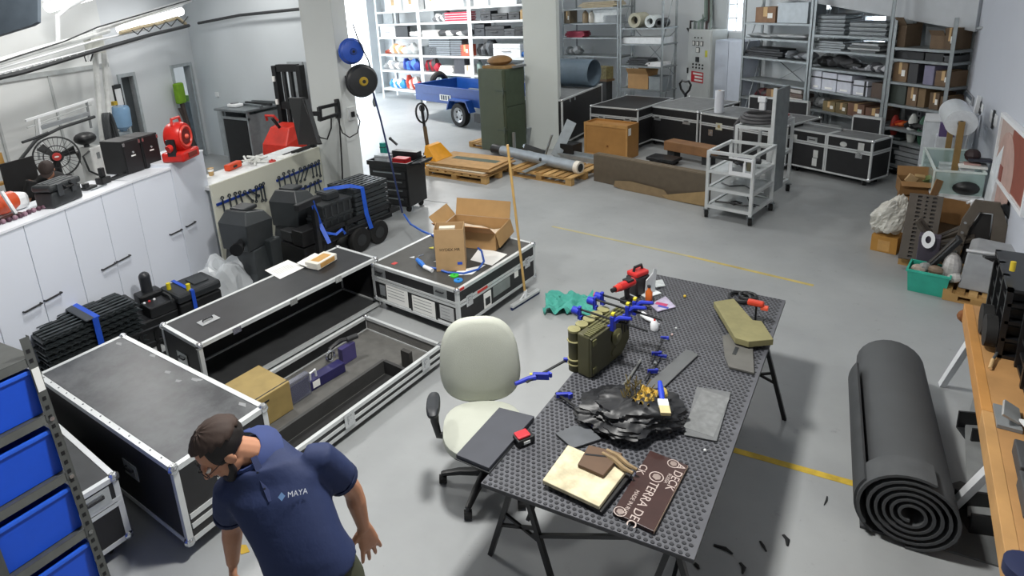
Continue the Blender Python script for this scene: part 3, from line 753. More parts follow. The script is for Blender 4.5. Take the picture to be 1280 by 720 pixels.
def edges(L, D, z0, z1, w=.028, skip=()):
    m = MB(); p = .004
    for y in (-p, D + p - w):
        for z in (z0 - p, z1 + p - w): m.box(-p, L + p, y, y + w, z, z + w)
        for x in (-p, L + p - w): m.box(x, x + w, y, y + w, z0, z1)
    for x in (-p, L + p - w):
        for z in (z0 - p, z1 + p - w): m.box(x, x + w, w, D - w, z, z + w)
    return m
def flight_case(label, loc, yaw, L, D, H, lid=.2, cast=.11, body=LAMIN, top=None, handles=(), latches=(), ehandles=False, group=None, rail=ALU2, divide=(), ew=.028, name='flight_case', wheel=True):
    t = T(name, label, 'case', loc, yaw, group)
    MB().box(0, L, 0, D, cast, H).build('shell', body, t)
    edges(L, D, cast, H, ew).build('edge_frame', rail, t)
    if top: MB().box(ew, L - ew, ew, D - ew, H, H + .002).build('top_panel', top, t)
    if lid:
        zl = H - lid; m = MB(); g = .006
        for z in (zl - .03, zl + .004):
            m.box(-g, L + g, -g, 0, z, z + .026).box(-g, 0,0, D, z, z + .026).box(L, L + g, 0, D, z, z + .026)
        m.build('lid_rail', rail, t)
    for x in divide:
        m = MB()
        for q in (-.028,.003): m.box(x + q, x + q + .025,-.005,0, cast, H + .004).box(x + q, x + q + .025,0, D, H, H + .005)
        m.build('divider_rail', rail, t)
    for x in (.012, L - .012):
        for y in (.012, D - .012):
            for z in (cast + .012, H - .012): ref(CAP, 'corner_cap', t, (x, y, z))
    if wheel:
        for x in (.12, L - .12):
            for y in (.1, D - .1): caster_at(t, x, y, .4 * x)
    for (x, z) in handles:
        h = ref(HDISH, 'handle_dish', t, (x, 0, z)); ref(HGRIP, 'handle_grip', h, (0,0,0))
    for (x, z) in latches: ref(LATCH, 'butterfly_latch', t, (x, 0, z))
    if ehandles:
        for z in (H - .09,):
            for y in (D * .5,):
                h = ref(HDISH, 'handle_dish', t, (L + .001, y, z if lid else (cast + H) / 2),(0,0, PI / 2)); ref(HGRIP, 'handle_grip', h, (0,0,0))
    return t
def case_px(label, bl, br, z0, ytop, D, **k):
    a = at(bl[0], bl[1], z0); b = at(br[0], br[1], z0); a.z = b.z = 0
    H = hgt(a, ytop); L = (b - a).length
    t = flight_case(label, a, yaw_of(a, b), L, D, H, **k); t['L'] = L; t['H'] = H
    return t
GTOP = mat('77797a', .5, var=.15)
f1 = case_px('black flight case with silver rims standing behind the wooden crate', (738,180),(797,188),0,132,1.5, handles=[(.28,.62),(.9,.62)], latches=[(.62,.5)])
f2 = case_px('grey-topped flight case between the plain black one and the white roll', (809,173),(871,184),.12,132,1.4, top=GTOP, handles=[(.25,.6),(.95,.6)])
f3 = case_px('long flight case with yellow sticker that carries the white roll', (874,184),(981,206),.12,141,.95, top=GTOP, latches=[(.25,.45)], divide=(.9,))
f4 = case_px('long double flight case with oval stickers right of the aluminium cart', (983,204),(1086,226),.12,160,.5, top=GTOP, handles=[(.42,.6)], latches=[(1.18,.5)], divide=(.66,), ehandles=False)
for (x, z, w, h) in [(.12,.58,.07,.14),(.5,.38,.08,.13),(.49,.24,.08,.13),(1.2,.62,.09,.13),(.04,.34,.06,.16)]:
    MB().box(x - w / 2, x + w / 2,-.006,-.001, z - h / 2, z + h / 2).build('sticker', mat('c3c5c2', .5), f4,.002)
MB().lathe([(0,-.003),(.055,-.003),(.055,0),(0,0)],18, Matrix.Translation((.93,-.003,.62)) @ Matrix.Rotation(PI / 2,4, 'X') @ Matrix.Diagonal((1,.75,1,1))).build('oval_sticker', mat('c3c5c2', .5), f4)
MB().box(.36,.5,-.005,-.001,.53,.66).build('sticker', mat('cdcbb4', .5), f3)
MB().lathe([(0,-.003),(.035,-.003),(.035,0),(0,0)],16, Matrix.Translation((.43,-.006,.6)) @ Matrix.Rotation(PI / 2,4, 'X')).build('round_print', mat('c9a83a', .5), f3)
# raised lids along the back of the two long cases
for f, x0, x1, lab in ((f3,.35,1.5, 'black lid panel with silver rim standing behind the white roll case'),(f4,.75,1.16, 'black lid panel standing at the end of the double flight case')):
    H = f['H']; L = f['L']
    M = Matrix.Translation(f.location) @ Matrix.Rotation(f.rotation_euler.z, 4, 'Z')
    o = M @ Vector((x0,.97 if f is f3 else .52,0)); t = T('lid_panel', lab, 'lid', o, math.degrees(f.rotation_euler.z))
    w = x1 - x0
    MB().box(0, w, 0,.06,0, H + .22).build('panel', LAMIN, t)
    m = MB(); m.box(-.01, w + .01,-.01,.07, H + .22, H + .25).box(-.02,0,-.01,.07,0, H + .22).box(w, w + .02,-.01,.07,0, H + .22)
    if f is f3: m.box(w * .62, w * .62 + .03,-.01,0,0, H + .22)
    m.build('rim', ALU2, t)
# bundle of grey bars on the double case
M = Matrix.Translation(f4.location) @ Matrix.Rotation(f4.rotation_euler.z, 4, 'Z')
o = M @ Vector((.08,.32, f4['H'] + .006)); t = T('profile_bundle', 'bundle of long grey metal profiles lying on the double flight case', 'profiles', o, math.degrees(f4.rotation_euler.z))
for k in range(6): MB().box(-.35 + .05 * k, .62 - .06 * (k % 3),.05 * (k % 3),.05 * (k % 3) + .035,.028 * (k // 3),.028 * (k // 3) + .02).build('profile', ALU if k % 2 else GREY, t, rot=(0,0, R((k % 3 - 1) * 1.5)))
# dark barrel case far right of the row
p = at(1106,213); t = T('equipment_case', 'dark green black case with chrome latch behind the double flight case', 'case', p, -35)
MB().box(-.25,.25,-.1,.35,.06,.62).build('shell', mat('1b2526', .5), t, .03)
MB().box(-.255,.255,-.105,.355,.42,.45).build('lid_rail', STEEL, t)
MB().box(-.255,.2,-.108,-.1,.08,.1).build('lower_rail', ALU2, t)
ref(LATCH, 'butterfly_latch', t, (.08,-.101,.46)); MB().box(-.02,.08,-.105,-.1,.22,.28).build('sticker', PAPER, t)
for x in (-.18,.18):
    for y in (-.02,.27): caster_at(t, x, y)
# plain black case under the big roll
a = at(704,187); dl = Vector((math.cos(R(92)), math.sin(R(92)),0)); Hd = hgt(a, 125)
fd = flight_case('long black flight case behind the bay pillar carrying the grey roll', a, 92,2.3,1.0, Hd, lid=0, top=GTOP, ew=.035)
for x in (.35,.62): MB().box(x, x + .05,-.012,-.004, Hd - .1, Hd - .02).build('hasp', CHROME, fd)
# big grey foam roll lying on it
p = at(735,112, Hd); ends = at(700,103, Hd)
RL_ = .62
def lying_roll(name, label, p, yaw, L, r0, r1, turns, th, m, group=None, tail=0.0):
    t = T(name, label, 'roll', p, yaw)
    prof = []; n = int(turns * 26)
    for i in range(n + 1):
        a = 2 * PI * turns * i / n; r = r1 + (r0 - r1) * i / n
        prof.append((a, r))
    ring_o = [((r) * math.cos(a - PI / 2 - 2 * PI * turns),(r) * math.sin(a - PI / 2 - 2 * PI * turns)) for a, r in prof]
    ring_i = [((r - th) * math.cos(a - PI / 2 - 2 * PI * turns),(r - th) * math.sin(a - PI / 2 - 2 * PI * turns)) for a, r in prof]
    if tail: ring_o.append((tail, -r0)); ring_i.append((tail, -r0 + th))
    rings = [[(0, u, v + r0),(L, u, v + r0),(L, ui, vi + r0),(0, ui, vi + r0)] for (u, v),(ui, vi) in zip(ring_o, ring_i)]
    MB().loft(rings, True, True).build('foam_sheet', m, t, smooth=True)
    return t
fr = Hd + .006
vA = at(743,110, fr)
lying_roll('foam_roll', 'big grey foam roll lying on the long black case behind the pillar', (vA.x - .05, vA.y + .1, fr),172,1.9,.33,.29,1.2,.012, mat('5d6c78', .45, var=.08))
# ladder leaning behind the roll
lp = at(733,125,.0); wl = onp(737,60,(WB.x, WB.y),(yaw_of(Vector((WBL.x, WBL.y, 0)), Vector((WB.x, WB.y, 0)))))
t = T('ladder', 'aluminium ladder standing behind the big grey roll', 'ladder', (wl.x, wl.y - .55,0),-10)
for x in (-.24,.24): MB().bar((x, 0,0),(x * .8,.3,1.75),.05,.03).build('side_rail', ALU2, t)
for k in range(6): z = .25 + .28 * k; MB().bar((-.23 + .006 * k, .3 * z / 1.75, z),(.23 - .006 * k, .3 * z / 1.75, z),.03).build('rung', ALU2, t)
# camouflage crate and papers behind
p = onp(753,78,(-6.2,14.4),-20); t = T('wooden_box', 'mottled olive box on the shelf behind the grey roll', 'box', (p.x, p.y, Hd + .05),-20)
MB().box(-.22,.22,-.1,.15,0,.3).build('body', mat('6d6540', .7, var=.5, scale=14), t, .01); MB().box(-.25,.25,-.12,.16,-.05,-.002).build('base_board', mat('6a5238'), t)
MB().box(-.2,.2,-.08,.13,-Hd - .05,-.05).build('stand', DARK, t)
# wooden crate
a = at(731,192); b = at(784,200); Hc = hgt(a, 152)
t = T('wooden_crate', 'honey-coloured wooden cabinet box in front of the flight cases', 'crate', a, yaw_of(a, b)); L = (b - a).length; D = .42
m = MB(); q = .02
m.box(0, L, 0, q, 0, Hc - .02).box(0, q, q, D, 0, Hc).box(L - q, L, q, D, 0, Hc).box(q, L - q, D - q, D, 0, Hc).box(q, L - q, q, D - q, 0, q).box(q, L - q, q, D - q, Hc - .05, Hc - .04)
m.build('carcass', mat('a87a42', .5, var=.12, scale=3), t)
m = MB(); m.box(-.006, L + .006,-.012,0, Hc - .06, Hc).box(-.006,.03,-.012,0,0, Hc - .06).box(L - .03, L + .006,-.012,0,0, Hc - .06).box(.03, L - .03,-.012,0,0,.04)
m.build('front_frame', mat('b4874e', .5), t)
MB().box(L, L + .006,.03,.12, Hc - .2, Hc - .06).build('label_sheet', PAPER, t)
MB().cyl((L * .55,-.002, Hc * .33),(L * .55,-.012, Hc * .33),.02).build('knot', mat('7a4a1c'), t)
# brown beam and black base right of the crate
a = at(826,197); t = T('wooden_beam', 'short reddish brown timber block behind the long brown board', 'beam', (a.x + .05, a.y, 0),-20)
MB().box(0,1.0,0,.3,.16,.34).build('timber', mat('8a6442', .6, var=.2, scale=4), t, .01)
MB().box(.05,.2,.05,.25,0,.155).build('block', DARK, t); MB().box(.8,.95,.05,.25,0,.155).build('block', DARK, t)
a = at(806,205); t = T('black_dolly', 'low black dolly on the floor right of the wooden crate', 'dolly', (a.x, a.y + .05,0),-12)
MB().box(0,.55,0,.35,.07,.13).build('deck', BLACK, t, .01)
for x in (.08,.47):
    for y in (.06,.29): MB().cyl((x, y - .02,.035),(x, y + .02,.035),.035).build('wheel', RUBBER, t)
# long brown board on edge, cardboard in front of it
a = at(742,226); b = at(881,257); Hb = hgt(a, 193)
t = T('brown_board', 'long grey-brown board standing on edge before the crate', 'board', a, yaw_of(a, b)); L = (b - a).length
MB().box(0, L, 0,.16,0, Hb).build('panel', mat('5d5243', .6, var=.1), t, .006)
for k in range(3): MB().box(.0, L, .01 + .05 * k, .045 + .05 * k, Hb, Hb + .012).build('top_batten', mat('6a5d4a', .6), t)
a = at(768,234); b = at(882,258); t = T('cardboard_sheet', 'torn cardboard sheet leaning on the long brown board', 'cardboard', (a.x, a.y - .03,0), yaw_of(a, b)); L = (b - a).length
MB().prism([(0,.02),(0,.12),(.3,.16),(.9,.13),(1.0,.05),(L, .03),(L, 0),(.2,0)],0,.008).build('sheet', mat('79664a', .8), t, rot=(R(70),0,0), loc=(0,.0,.0))
MB().prism([(.9,.05),(L, .24),(L, .02),(1.0,.0)],0,.008).build('fold', mat('8d7651', .8), t, rot=(R(76),0,0), loc=(0,-.012,0))
# ---- aluminium carts
def frame_cart(label, a, yaw, w, d, h, levels, wheel=.13):
    t = T('frame_cart', label, 'cart', a, yaw); s = .04
    for x in (0, w - s):
        for y in (0, d - s):
            MB().box(x, x + s, y, y + s, wheel, h).box(x - .003, x + s + .003, y + .014, y + .026, wheel + .01, h - .01).build('post', ALU2, t)
            c = ref(CASTER, 'caster', t, (x + s / 2, y + s / 2,0),(0,0,.5),(1,1,1.2)); ref(CWHEEL, 'wheel', c, (0,0,0))
    for z in levels:
        for y in (0, d - s): MB().box(s, w - s, y, y + s, z, z + s).build('cross_rail', ALU2, t)
        for x in (0, w - s): MB().box(x, x + s, s, d - s, z, z + s).build('side_rail', ALU2, t)
    return t
a = at(880,271); b = at(938,283); ycart = yaw_of(a, b)
w = (b - a).length; hC = hgt(a, 188)
c1 = frame_cart('silver aluminium frame cart with white front panel and three decks', a, ycart, w, .78, hC, [.15, hC * .42, hC * .68, hC - .04])
for z in (.165, hC * .42 + .015, hC * .68 + .015): MB().box(.04, w - .04,.04,.74, z, z + .012).build('deck', mat('b9bdbd', .4,.3), c1)
m = MB(); x0, x1, z0, z1 = w * .5, w * .98, hC * .7, hC * .95
m.box(x0, x1,-.02,-.004, z1 - .035, z1).box(x0, x1,-.02,-.004, z0, z0 + .055).box(x0, x0 + .04,-.02,-.004, z0 + .055, z1 - .035).box(x1 - .02, x1,-.02,-.004, z0 + .055, z1 - .035).box((x0 + x1) / 2 + .03,(x0 + x1) / 2 + .06,-.02,-.004, z0 + .055, z1 - .035)
m.build('front_plate', WHITE, c1)
MB().box(x0 + .04,(x0 + x1) / 2 + .03,-.004,.02, z0 + .055, z0 + .1).build('pocket', GREY, c1)
MB().box((x0 + x1) / 2 + .07, x1 - .03,-.004,.03, z0 + .08, z1 - .05).build('pocket', mat('5f5b48'), c1)
MB().tube([(.06,-.025, hC - .07),(w * .8,-.025, hC - .09)],.016,8).build('grip_bar', RUBBER, c1)
Mc = Matrix.Translation(a) @ Matrix.Rotation(R(ycart),4, 'Z')
def cable(label, pts, r, m=BLACK, name='cable'): return tag(MB().tube(pts, r, 7).build(name, m, smooth=True), label, 'cable')
cable('coiled black power cable on the lowest deck of the aluminium cart', [Mc @ Vector(p) for p in [(.06,.2,.19),(.25,.25,.19),(.33,.18,.2),(.4,.28,.21),(.3,.33,.2),(.28,.22,.22),(.45,.2,.2),(.58,.3,.19)]],.012)
cable('thin black lead hanging from the middle deck of the aluminium cart', [Mc @ Vector(p) for p in [(.42,.4, hC * .42 - .02),(.44,.35,.3),(.5,.3,.22),(.62,.34,.19)]],.007)
cable('black cables lying on the middle deck of the aluminium cart', [Mc @ Vector(p) for p in [(.1,.3, hC * .42 + .035),(.25,.2, hC * .42 + .04),(.4,.34, hC * .42 + .04),(.58,.2, hC * .42 + .035)]],.01)
t = T('blue_motor', 'dark violet motor with cables in the top tray of the aluminium cart', 'motor', Mc @ Vector((w * .55,.45, hC * .68 + .03)), ycart)
MB().ball((0,0,.08),.1,12,8, sc=(1.3,1,.8)).build('body', mat('23213c', .4), t, smooth=True); MB().cyl((.1,0,.09),(.2,0,.1),.04).build('shaft_housing', DARK, t)
MB().tube([(-.12,.05,.05),(-.2,-.1,.1),(-.05,-.15,.06),(.1,-.1,.12)],.014,7).build('lead', BLACK, t, smooth=True)
a2 = at(952,263); b2 = at(985,222); 
c2y = ycart; o2 = Mc @ Vector((w * .5 - .3,.86,0))
h2 = hC + .2
c2 = frame_cart('tall aluminium frame cart with grey upright panel behind the white-panel cart', o2, c2y, .5,.95, h2,[.17, h2 * .55, h2 - .04])
MB().box(.05,.45,.04,.9, h2 - .04, h2 - .028).build('deck', mat('b9bdbd', .4,.3), c2)
hp = 1.72
MB().box(.52,.545,-.02,.5,.2, hp).build('upright_panel', mat('8d9496', .4,.4), c2)
MB().box(.505,.55,-.04,-.02,.2, hp + .03).build('panel_edge', ALU2, c2)
M2 = Matrix.Translation(o2) @ Matrix.Rotation(R(c2y),4, 'Z')
t = T('coiled_hose', 'coil of thick dark grey hose on the taller aluminium cart', 'hose', M2 @ Vector((.2,.35, h2)), c2y)
for k in range(3): MB().torus((0.01 * k, 0,.03 + .045 * k),.24 - .015 * k, .026, 'z', 26,8).build('hose_turn', mat('4b4a4c', .6), t, smooth=True)
MB().tube([(-.25,.0,.06),(-.3,-.08,-.05),(-.29,-.1,-.3),(-.25,-.1,-.5)],.028,8).build('hose_end', mat('4b4a4c', .6), t, smooth=True)
MB().box(.2,.34,-.09,.06,.06,.15).build('coupling', BLACK, t, .02)
t = T('white_nozzle', 'white nozzle gun standing on the coil of hose', 'nozzle', M2 @ Vector((.2,.45, h2 + .16)), c2y)
MB().box(-.04,.04,-.03,.03,0,.12).build('grip', WHITE, t, .01); MB().box(-.06,.05,-.04,.04,.12,.2).build('head', WHITE, t, .01)
t = T('red_tool_tray', 'red and white tool tray behind the hose coil', 'tray', M2 @ Vector((.36,.72, h2)), c2y)
MB().box(-.12,.12,-.15,.15,0,.04).build('tray_body', mat('c5c8ca'), t, .005); MB().box(-.1,.1,-.05,.12,.04,.07).build('tool', mat('a8322c'), t, .01)
# white foam roll standing on the case with the sticker
p = at(895,137, f3['H']); hw = hgt(p, 137) - f3['H']
p3 = Matrix.Translation(f3.location) @ Matrix.Rotation(f3.rotation_euler.z, 4, 'Z') @ Vector((.24,.22, f3['H'] + .006))
t = T('white_roll', 'white roll standing upright on the long flight case', 'roll', p3)
MB().lathe([(.03,0),(.085,0),(.082,.42),(.03,.42),(.03,0)],20).build('roll_body', mat('dcdfe6', .6, var=.03), t, smooth=True)
MB().lathe([(.012,.0),(.03,.0),(.03,.423),(.012,.423),(.012,0)],12).build('core', CARD, t)
# ---- electric cabinet, locker, red straps at the back wall
def wallpt(px, py, off): return onp(px, py, wb - rn * off, RYAW)
a = wallpt(858,128,.45); b = wallpt(886,128,.45); zt = wallpt(872,37,.45).z
t = T('electric_cabinet', 'grey electric control cabinet with meters and red sign on the back wall', 'cabinet', (a.x, a.y, 0), RYAW); w = (b - a).length
def cz(py): return wallpt(872, py, .45).z
def cx_(px, py=80): return (wallpt(px, py, .45) - a).dot(ru)
EC = mat('c6cac8', .5, var=.03)
MB().box(0, w, 0,.42,0, zt).build('housing', EC, t, .01)
MB().box(.02, w - .02,-.02,-.001,.06, zt - .03).build('door', mat('cdd1d0', .5, var=.03), t, .005)
for k in range(3):
    x = cx_(868.5 + 5 * k, 54); f = MB().box(x - .055, x + .055,-.035,-.02, cz(57), cz(51)).build('meter', DARK, t)
    MB().box(x - .04, x + .04,-.038,-.035, cz(56.3), cz(51.7)).build('dial', PAPER, f)
x = cx_(873.5,62); f = MB().box(x - .07, x + .07,-.035,-.02, cz(65.5), cz(59)).build('meter', DARK, t); MB().box(x - .055, x + .055,-.038,-.035, cz(65), cz(59.6)).build('dial', PAPER, f)
MB().box(x - .06, x + .06,-.045,-.02, cz(77), cz(71)).build('main_switch', BLACK, t)
for k in range(4):
    for j in range(2):
        xx = cx_(867.5 + 4 * k, 82); zz = cz(80.5 + 4 * j); MB().cyl((xx, -.02, zz),(xx, -.04, zz),.022, n=10).build('button', DARK, t)
for k in range(3): xx = cx_(870 + 4 * k, 47); MB().cyl((xx, -.02, cz(47)),(xx, -.035, cz(47)),.018, n=10).build('pilot_light', BLACK, t)
xx = cx_(884,65); MB().box(xx - .05, xx + .04,-.024,-.02, cz(70), cz(62)).build('yellow_sticker', mat('d8d64a'), t)
x0, x1 = cx_(865,96), cx_(880,96); s = MB().box(x0, x1,-.026,-.02, cz(103), cz(89.5)).build('red_sign', mat('c01f2a', .5), t)
for k, wd in enumerate((.8,.55,.6)):
    zz = cz(92 + 4 * k); MB().box(x0 + (x1 - x0) * (1 - wd) * .6 + .02, x1 - .03,-.028,-.026, zz - .025, zz + .02).build('white_line', PAPER, s)
xx = cx_(861,88); MB().box(xx - .015, xx + .015,-.05,-.02, cz(93), cz(86)).build('door_handle', DARK, t)
for k in range(7):
    px = 858 + 5 * k; q = wallpt(px, 36,.3); q.z = zt
    e = wallpt(876 + 2.2 * k, -40,.06)
    col = [mat('5a2028'), mat('2a2422'), mat('7d8a84'), mat('8fa096'), mat('6f7f78'), mat('3d2a28'), mat('88948e')][k]
    mid = wallpt(874 + 2.5 * k, 22 + 3 * (k % 3),.12)
    tag(MB().tube([q, q + Vector((0,0,.18)), mid, e],.03,7).build('supply_cable', col, smooth=True),['leftmost thick cable rising from electric cabinet top', 'second cable from the left over the electric cabinet', 'third cable from the left over the electric cabinet', 'fourth cable from the left over the electric cabinet', 'fifth cable from the left over the electric cabinet', 'sixth cable from the left over the electric cabinet', 'rightmost cable rising from electric cabinet top'][k], 'cable', 'supply cables over the electric cabinet')
cable('black cable loop leaving the electric cabinet at upper left', [wallpt(862,40,.4), wallpt(858,33,.3), wallpt(853,40,.2), wallpt(856,44,.2)],.025)
p = wallpt(846,44,.1); tag(bx('wall_socket', -.16,.16,-.06,0,-.12,.12, mat('b5b9b8'), None, .01, loc=p, rot=(0,0, R(RYAW))), 'grey socket box on the back wall beside the electric cabinet', 'socket')
p = wallpt(853,63,.1); tag(bx('wall_socket', -.1,.1,-.05,0,-.1,.1, DARK, None, .01, loc=p, rot=(0,0, R(RYAW))), 'black socket on the back wall under the grey box', 'socket')
a = wallpt(892,120,.45); b = wallpt(926,120,.45); zt = wallpt(900,50,.45).z
t = T('locker', 'pale double-door locker right of the electric cabinet', 'locker', (a.x, a.y, 0), RYAW); w = (b - a).length
MB().box(0, w, 0,.4,0, zt).build('carcass', mat('b6bdca', .5, var=.03), t)
for k in range(2):
    d = MB().box(w / 2 * k + .008, w / 2 * (k + 1) - .008,-.02,-.001,.05, zt - .02).build('door', mat('bcc3cf', .5, var=.03), t, .004)
    MB().box(w / 2 * k + w * .16, w / 2 * k + w * .36,-.024,-.02,.55,.6).build('handle_slot', GREY, d)
for k, (x0, x1, yt) in enumerate([(833,838,76),(840,845,84),(847,852,77)]):
    p = wallpt((x0 + x1) / 2, yt, .12); q = wallpt((x0 + x1) / 2 - 1,122,.12); h = p.z - q.z
    t = T('red_strap', ['leftmost red lifting sling hanging beside the electric cabinet', 'middle red lifting sling hanging beside the electric cabinet', 'right red lifting sling hanging beside the electric cabinet'][k], 'sling', p, RYAW, 'red lifting slings')
    MB().box(-.1,.0,-.04,.04,-h, 0).build('strap', mat('b01d28', .6), t, .02)
    MB().box(.005,.09,-.03,.05,-h * .92,-.03).build('strap', mat('96182a', .6), t, .02)
    MB().tube([(-.05,0,-.02),(-.03,-.03,.05),(.06,0,-.01)],.025,8).build('hook_loop', mat('b01d28', .6), t)
# hand truck handle in front of the electric cabinet
a = Vector((-3.95,14.35,0)); t = T('pallet_truck', 'black pallet truck with heart-shaped handle parked behind flight cases', 'truck', a, -30)
zz = hgt(a, 101)
MB().tube([(0,0,.25),(0,.02, zz - .3)],.03,8).build('tiller', BLACK, t)
hh = [(.0,0, zz - .32),(.13,0, zz - .2),(.17,0, zz - .08),(.1,0, zz),(0,0, zz - .02),(-.1,0, zz),(-.17,0, zz - .08),(-.13,0, zz - .2),(0,0, zz - .32)]
MB().tube(hh, .025,8).build('handle', BLACK, t, smooth=True)
MB().box(-.12,.12,.05,.3,.1,.3).build('pump', DARK, t, .01)
for x in (-.2,.12): MB().box(x, x + .09,-1.0,.1,.05,.09).build('fork', DARK, t)
MB().cyl((-.05,.12,.08),(.05,.12,.08),.08).build('wheel', RUBBER, t)
# ---- pallets
def pallet(label, a, yaw, L, D, H=.14, nb=8, across=False, group=None):
    t = T('pallet', label, 'pallet', a, yaw, group); base = None
    pm = [mat('b28c55', .75, var=.2, scale=4), mat('a37d48', .75, var=.2, scale=4), mat('c09a62', .75, var=.18, scale=4)]
    for i in range(3):
        for j in range(3):
            x = (L - .12) * i / 2; y = (D - .1) * j / 2
            MB().box(x, x + .12, y, y + .1,.02, H - .045).build('block', pm[(i + j) % 3], t)
    for j in range(3): y = (D - .1) * j / 2; MB().box(0, L, y, y + .1,0,.02).build('bottom_board', pm[j], t)
    for j in range(3): y = (D - .1) * j / 2; MB().box(0, L, y, y + .1, H - .045, H - .022).build('stringer_board', pm[j], t)
    for k in range(nb):
        x = (L - L / nb * .72) * k / (nb - 1)
        MB().box(x, x + L / nb * .72,0, D, H - .022, H).build('top_board', pm[(k * 7) % 3], t)
    return t
a = at(530,219); b = at(608,231); y1 = yaw_of(a, b); L = (b - a).length
M1 = Matrix.Translation(a) @ Matrix.Rotation(R(y1),4, 'Z')
pallet('wooden pallet on the yellow pallet truck with flat cardboard on it', a, y1, L, .95)
for k, (x0, x1, y0, y1_, mm) in enumerate([(.05, L * .98,.02,.93, CARD),(.02, L * .95,.05,.97, mat('cfc4ae', .7)),(.08, L * 1.02,.08,.95, mat('9c7a4c', .8)),(.0, L * .97,.1,1.0, mat('ab8553', .8))]):
    o = M1 @ Vector((0,0,.145 + .026 * k))
    t = tag(MB().box(x0, x1, y0, y1_, 0,.02).build('flat_carton', mm, loc=o, rot=(0,0, R(y1 + k * .8 - 1))),['lowest flattened carton on the yellow truck pallet', 'whitish flattened carton, second from bottom on truck pallet', 'brown flattened carton, third from bottom on truck pallet', 'topmost flattened carton with dark printed band on the pallet'][k], 'carton', 'flattened cartons on the pallet')
    if k == 3: MB().box(L * .2, L * .9,.52,.7,.02,.022).build('printed_band', mat('4a5448', .8), t)
a = at(636,219); b = at(714,233); y2 = yaw_of(a, b); L2 = (b - a).length
M2p = Matrix.Translation(a) @ Matrix.Rotation(R(y2),4, 'Z')
pallet('wooden pallet beside the bay pillar that carries the grey pipe', a, y2, L2,1.0, nb=9)
# third pallet under the green cabinet
a3 = at(592,196); t3 = pallet('wooden pallet under the tall green cabinet, mostly hidden', (-7.75,10.95,0),-10,1.25,.95,.12)
# grey pipe and metal scrap on the pallet
A0 = at(628,188,.3); A1 = at(722,209,.24)
t = T('grey_pipe', 'thick grey pipe with white end ring lying on the pallet', 'pipe', A0); d = A1 - A0; dn = d.normalized()
MB().cyl((0,0,0), d, .1, n=18).build('tube', mat('9aa3ab', .4,.3), t, smooth=True)
MB().cyl(d - dn * .03, d + dn * .06,.115, n=18).build('end_ring', mat('e3dccf', .5), t, smooth=True); MB().cyl(d + dn * .05, d + dn * .064,.075, n=16).build('bore', DARK, t)
MB().cyl(-dn * .25, dn * .1,.095, n=16).build('black_sleeve', BLACK, t, smooth=True)
MB().ball(d * .55 + Vector((.03,-.095,.02)),.035,10,6).build('port', BLACK, t)
def scrap(label, p, yaw, parts, cat='scrap', nm='metal_bracket'):
    t = T(nm, label, cat, p, yaw)
    for nme, s, loc, rot, mm in parts: MB().cbox((0,0,0), s).build(nme, mm, t, loc=loc, rot=rot)
    return t
ZB = mat('9aa0a2', .35,.6)
scrap('tall flat grey metal plate leaning on the bay pillar', at(705,196,.13),-10,[('plate', (.22,.015,.75),(0,0,.36),(R(-20), R(18),0), mat('8b9296', .4,.4))])
scrap('black box with cut corner on the pallet by the pillar', at(714,195,.145),-12,[('body', (.3,.3,.26),(0,0,.13),(0,0,0), BLACK),('foot', (.36,.32,.03),(0,0,.015),(0,0,0), DARK)])
scrap('grey bar sticking up behind the grey pipe, leftmost', at(643,186,.2),0,[('bar', (.05,.05,.35),(0,0,.17),(0,0,0), ZB)])
scrap('bright bent bracket standing above the grey pipe', at(660,182,.145),-20,[('web', (.04,.12,.4),(0,0,.2),(0, R(15),0), ZB),('flange', (.3,.1,.03),(-.12,0,.28),(0, R(-8),0), ZB)])
scrap('thin slanted grey rod leaning over the grey pipe', at(682,198,.145),-20,[('rod', (.03,.03,.55),(.08,0,.25),(0, R(25),0), ZB)])
scrap('dark angle bar lying across the grey pipe', at(668,194,.16),-35,[('angle', (.06,.5,.05),(0,0,.12),(R(-25),0,0), mat('5c6266', .4,.4)),('leg', (.015,.5,.1),(.03,0,.12),(R(-25),0,0), mat('5c6266', .4,.4))])
scrap('flat grey strap hanging from the pallet front under the pipe', at(669,212,.145),-30,[('strap', (.12,.5,.012),(0,0,.05),(R(12),0,0), ZB)])
scrap('small white bracket in front of the pipe sleeve', at(650,200,.145),10,[('tab', (.07,.03,.12),(0,0,.06),(0,0,0), WHITE),('foot', (.07,.22,.02),(.06,0,.01),(0,0, R(30)), ZB)])
scrap('long grey rail lying behind the grey pipe on the pallet', at(712,200,.145),-14,[('rail', (1.1,.1,.08),(.1,.1,.04),(0,0,0), mat('8d9498', .4,.4)),('lip', (1.1,.02,.14),(.1,.16,.07),(0,0,0), mat('8d9498', .4,.4))])
# ---- yellow pallet truck
a = at(530,219); t = T('pallet_truck', 'yellow pallet truck with black loop handle lifting the pallet', 'truck', M1 @ Vector((-.12,.45,0)), y1)
YP = mat('e09a1c', .45, var=.08)
m = MB(); m.loft([[(0,-.26,.1),(.1,-.26,.1),(.1,.26,.1),(0,.26,.1)],[(-.02,-.26,.3),(.3,-.26,.24),(.3,.26,.24),(-.02,.26,.3)],[(-.02,-.2,.52),(.06,-.2,.5),(.06,.2,.5),(-.02,.2,.52)]]); 
m.build('hood', YP, t, .01)
for y in (-.27,.11): MB().box(.0,1.15, y, y + .16,.06,.115).build('fork', YP, t)
for z in (.19,.15): MB().box(.04,.2,-.2625,-.2605, z, z + .022).build('dark_print', mat('5a3a10'), t)
MB().tube([(-.1,0,.12),(-.13,0,.5),(-.16,0,.85)],.04,10).build('tiller_base', mat('5b4a34', .5), t, smooth=True)
MB().tube([(-.16,0,.8),(-.2,0,1.28)],.03,10).build('tiller', BLACK, t, smooth=True)
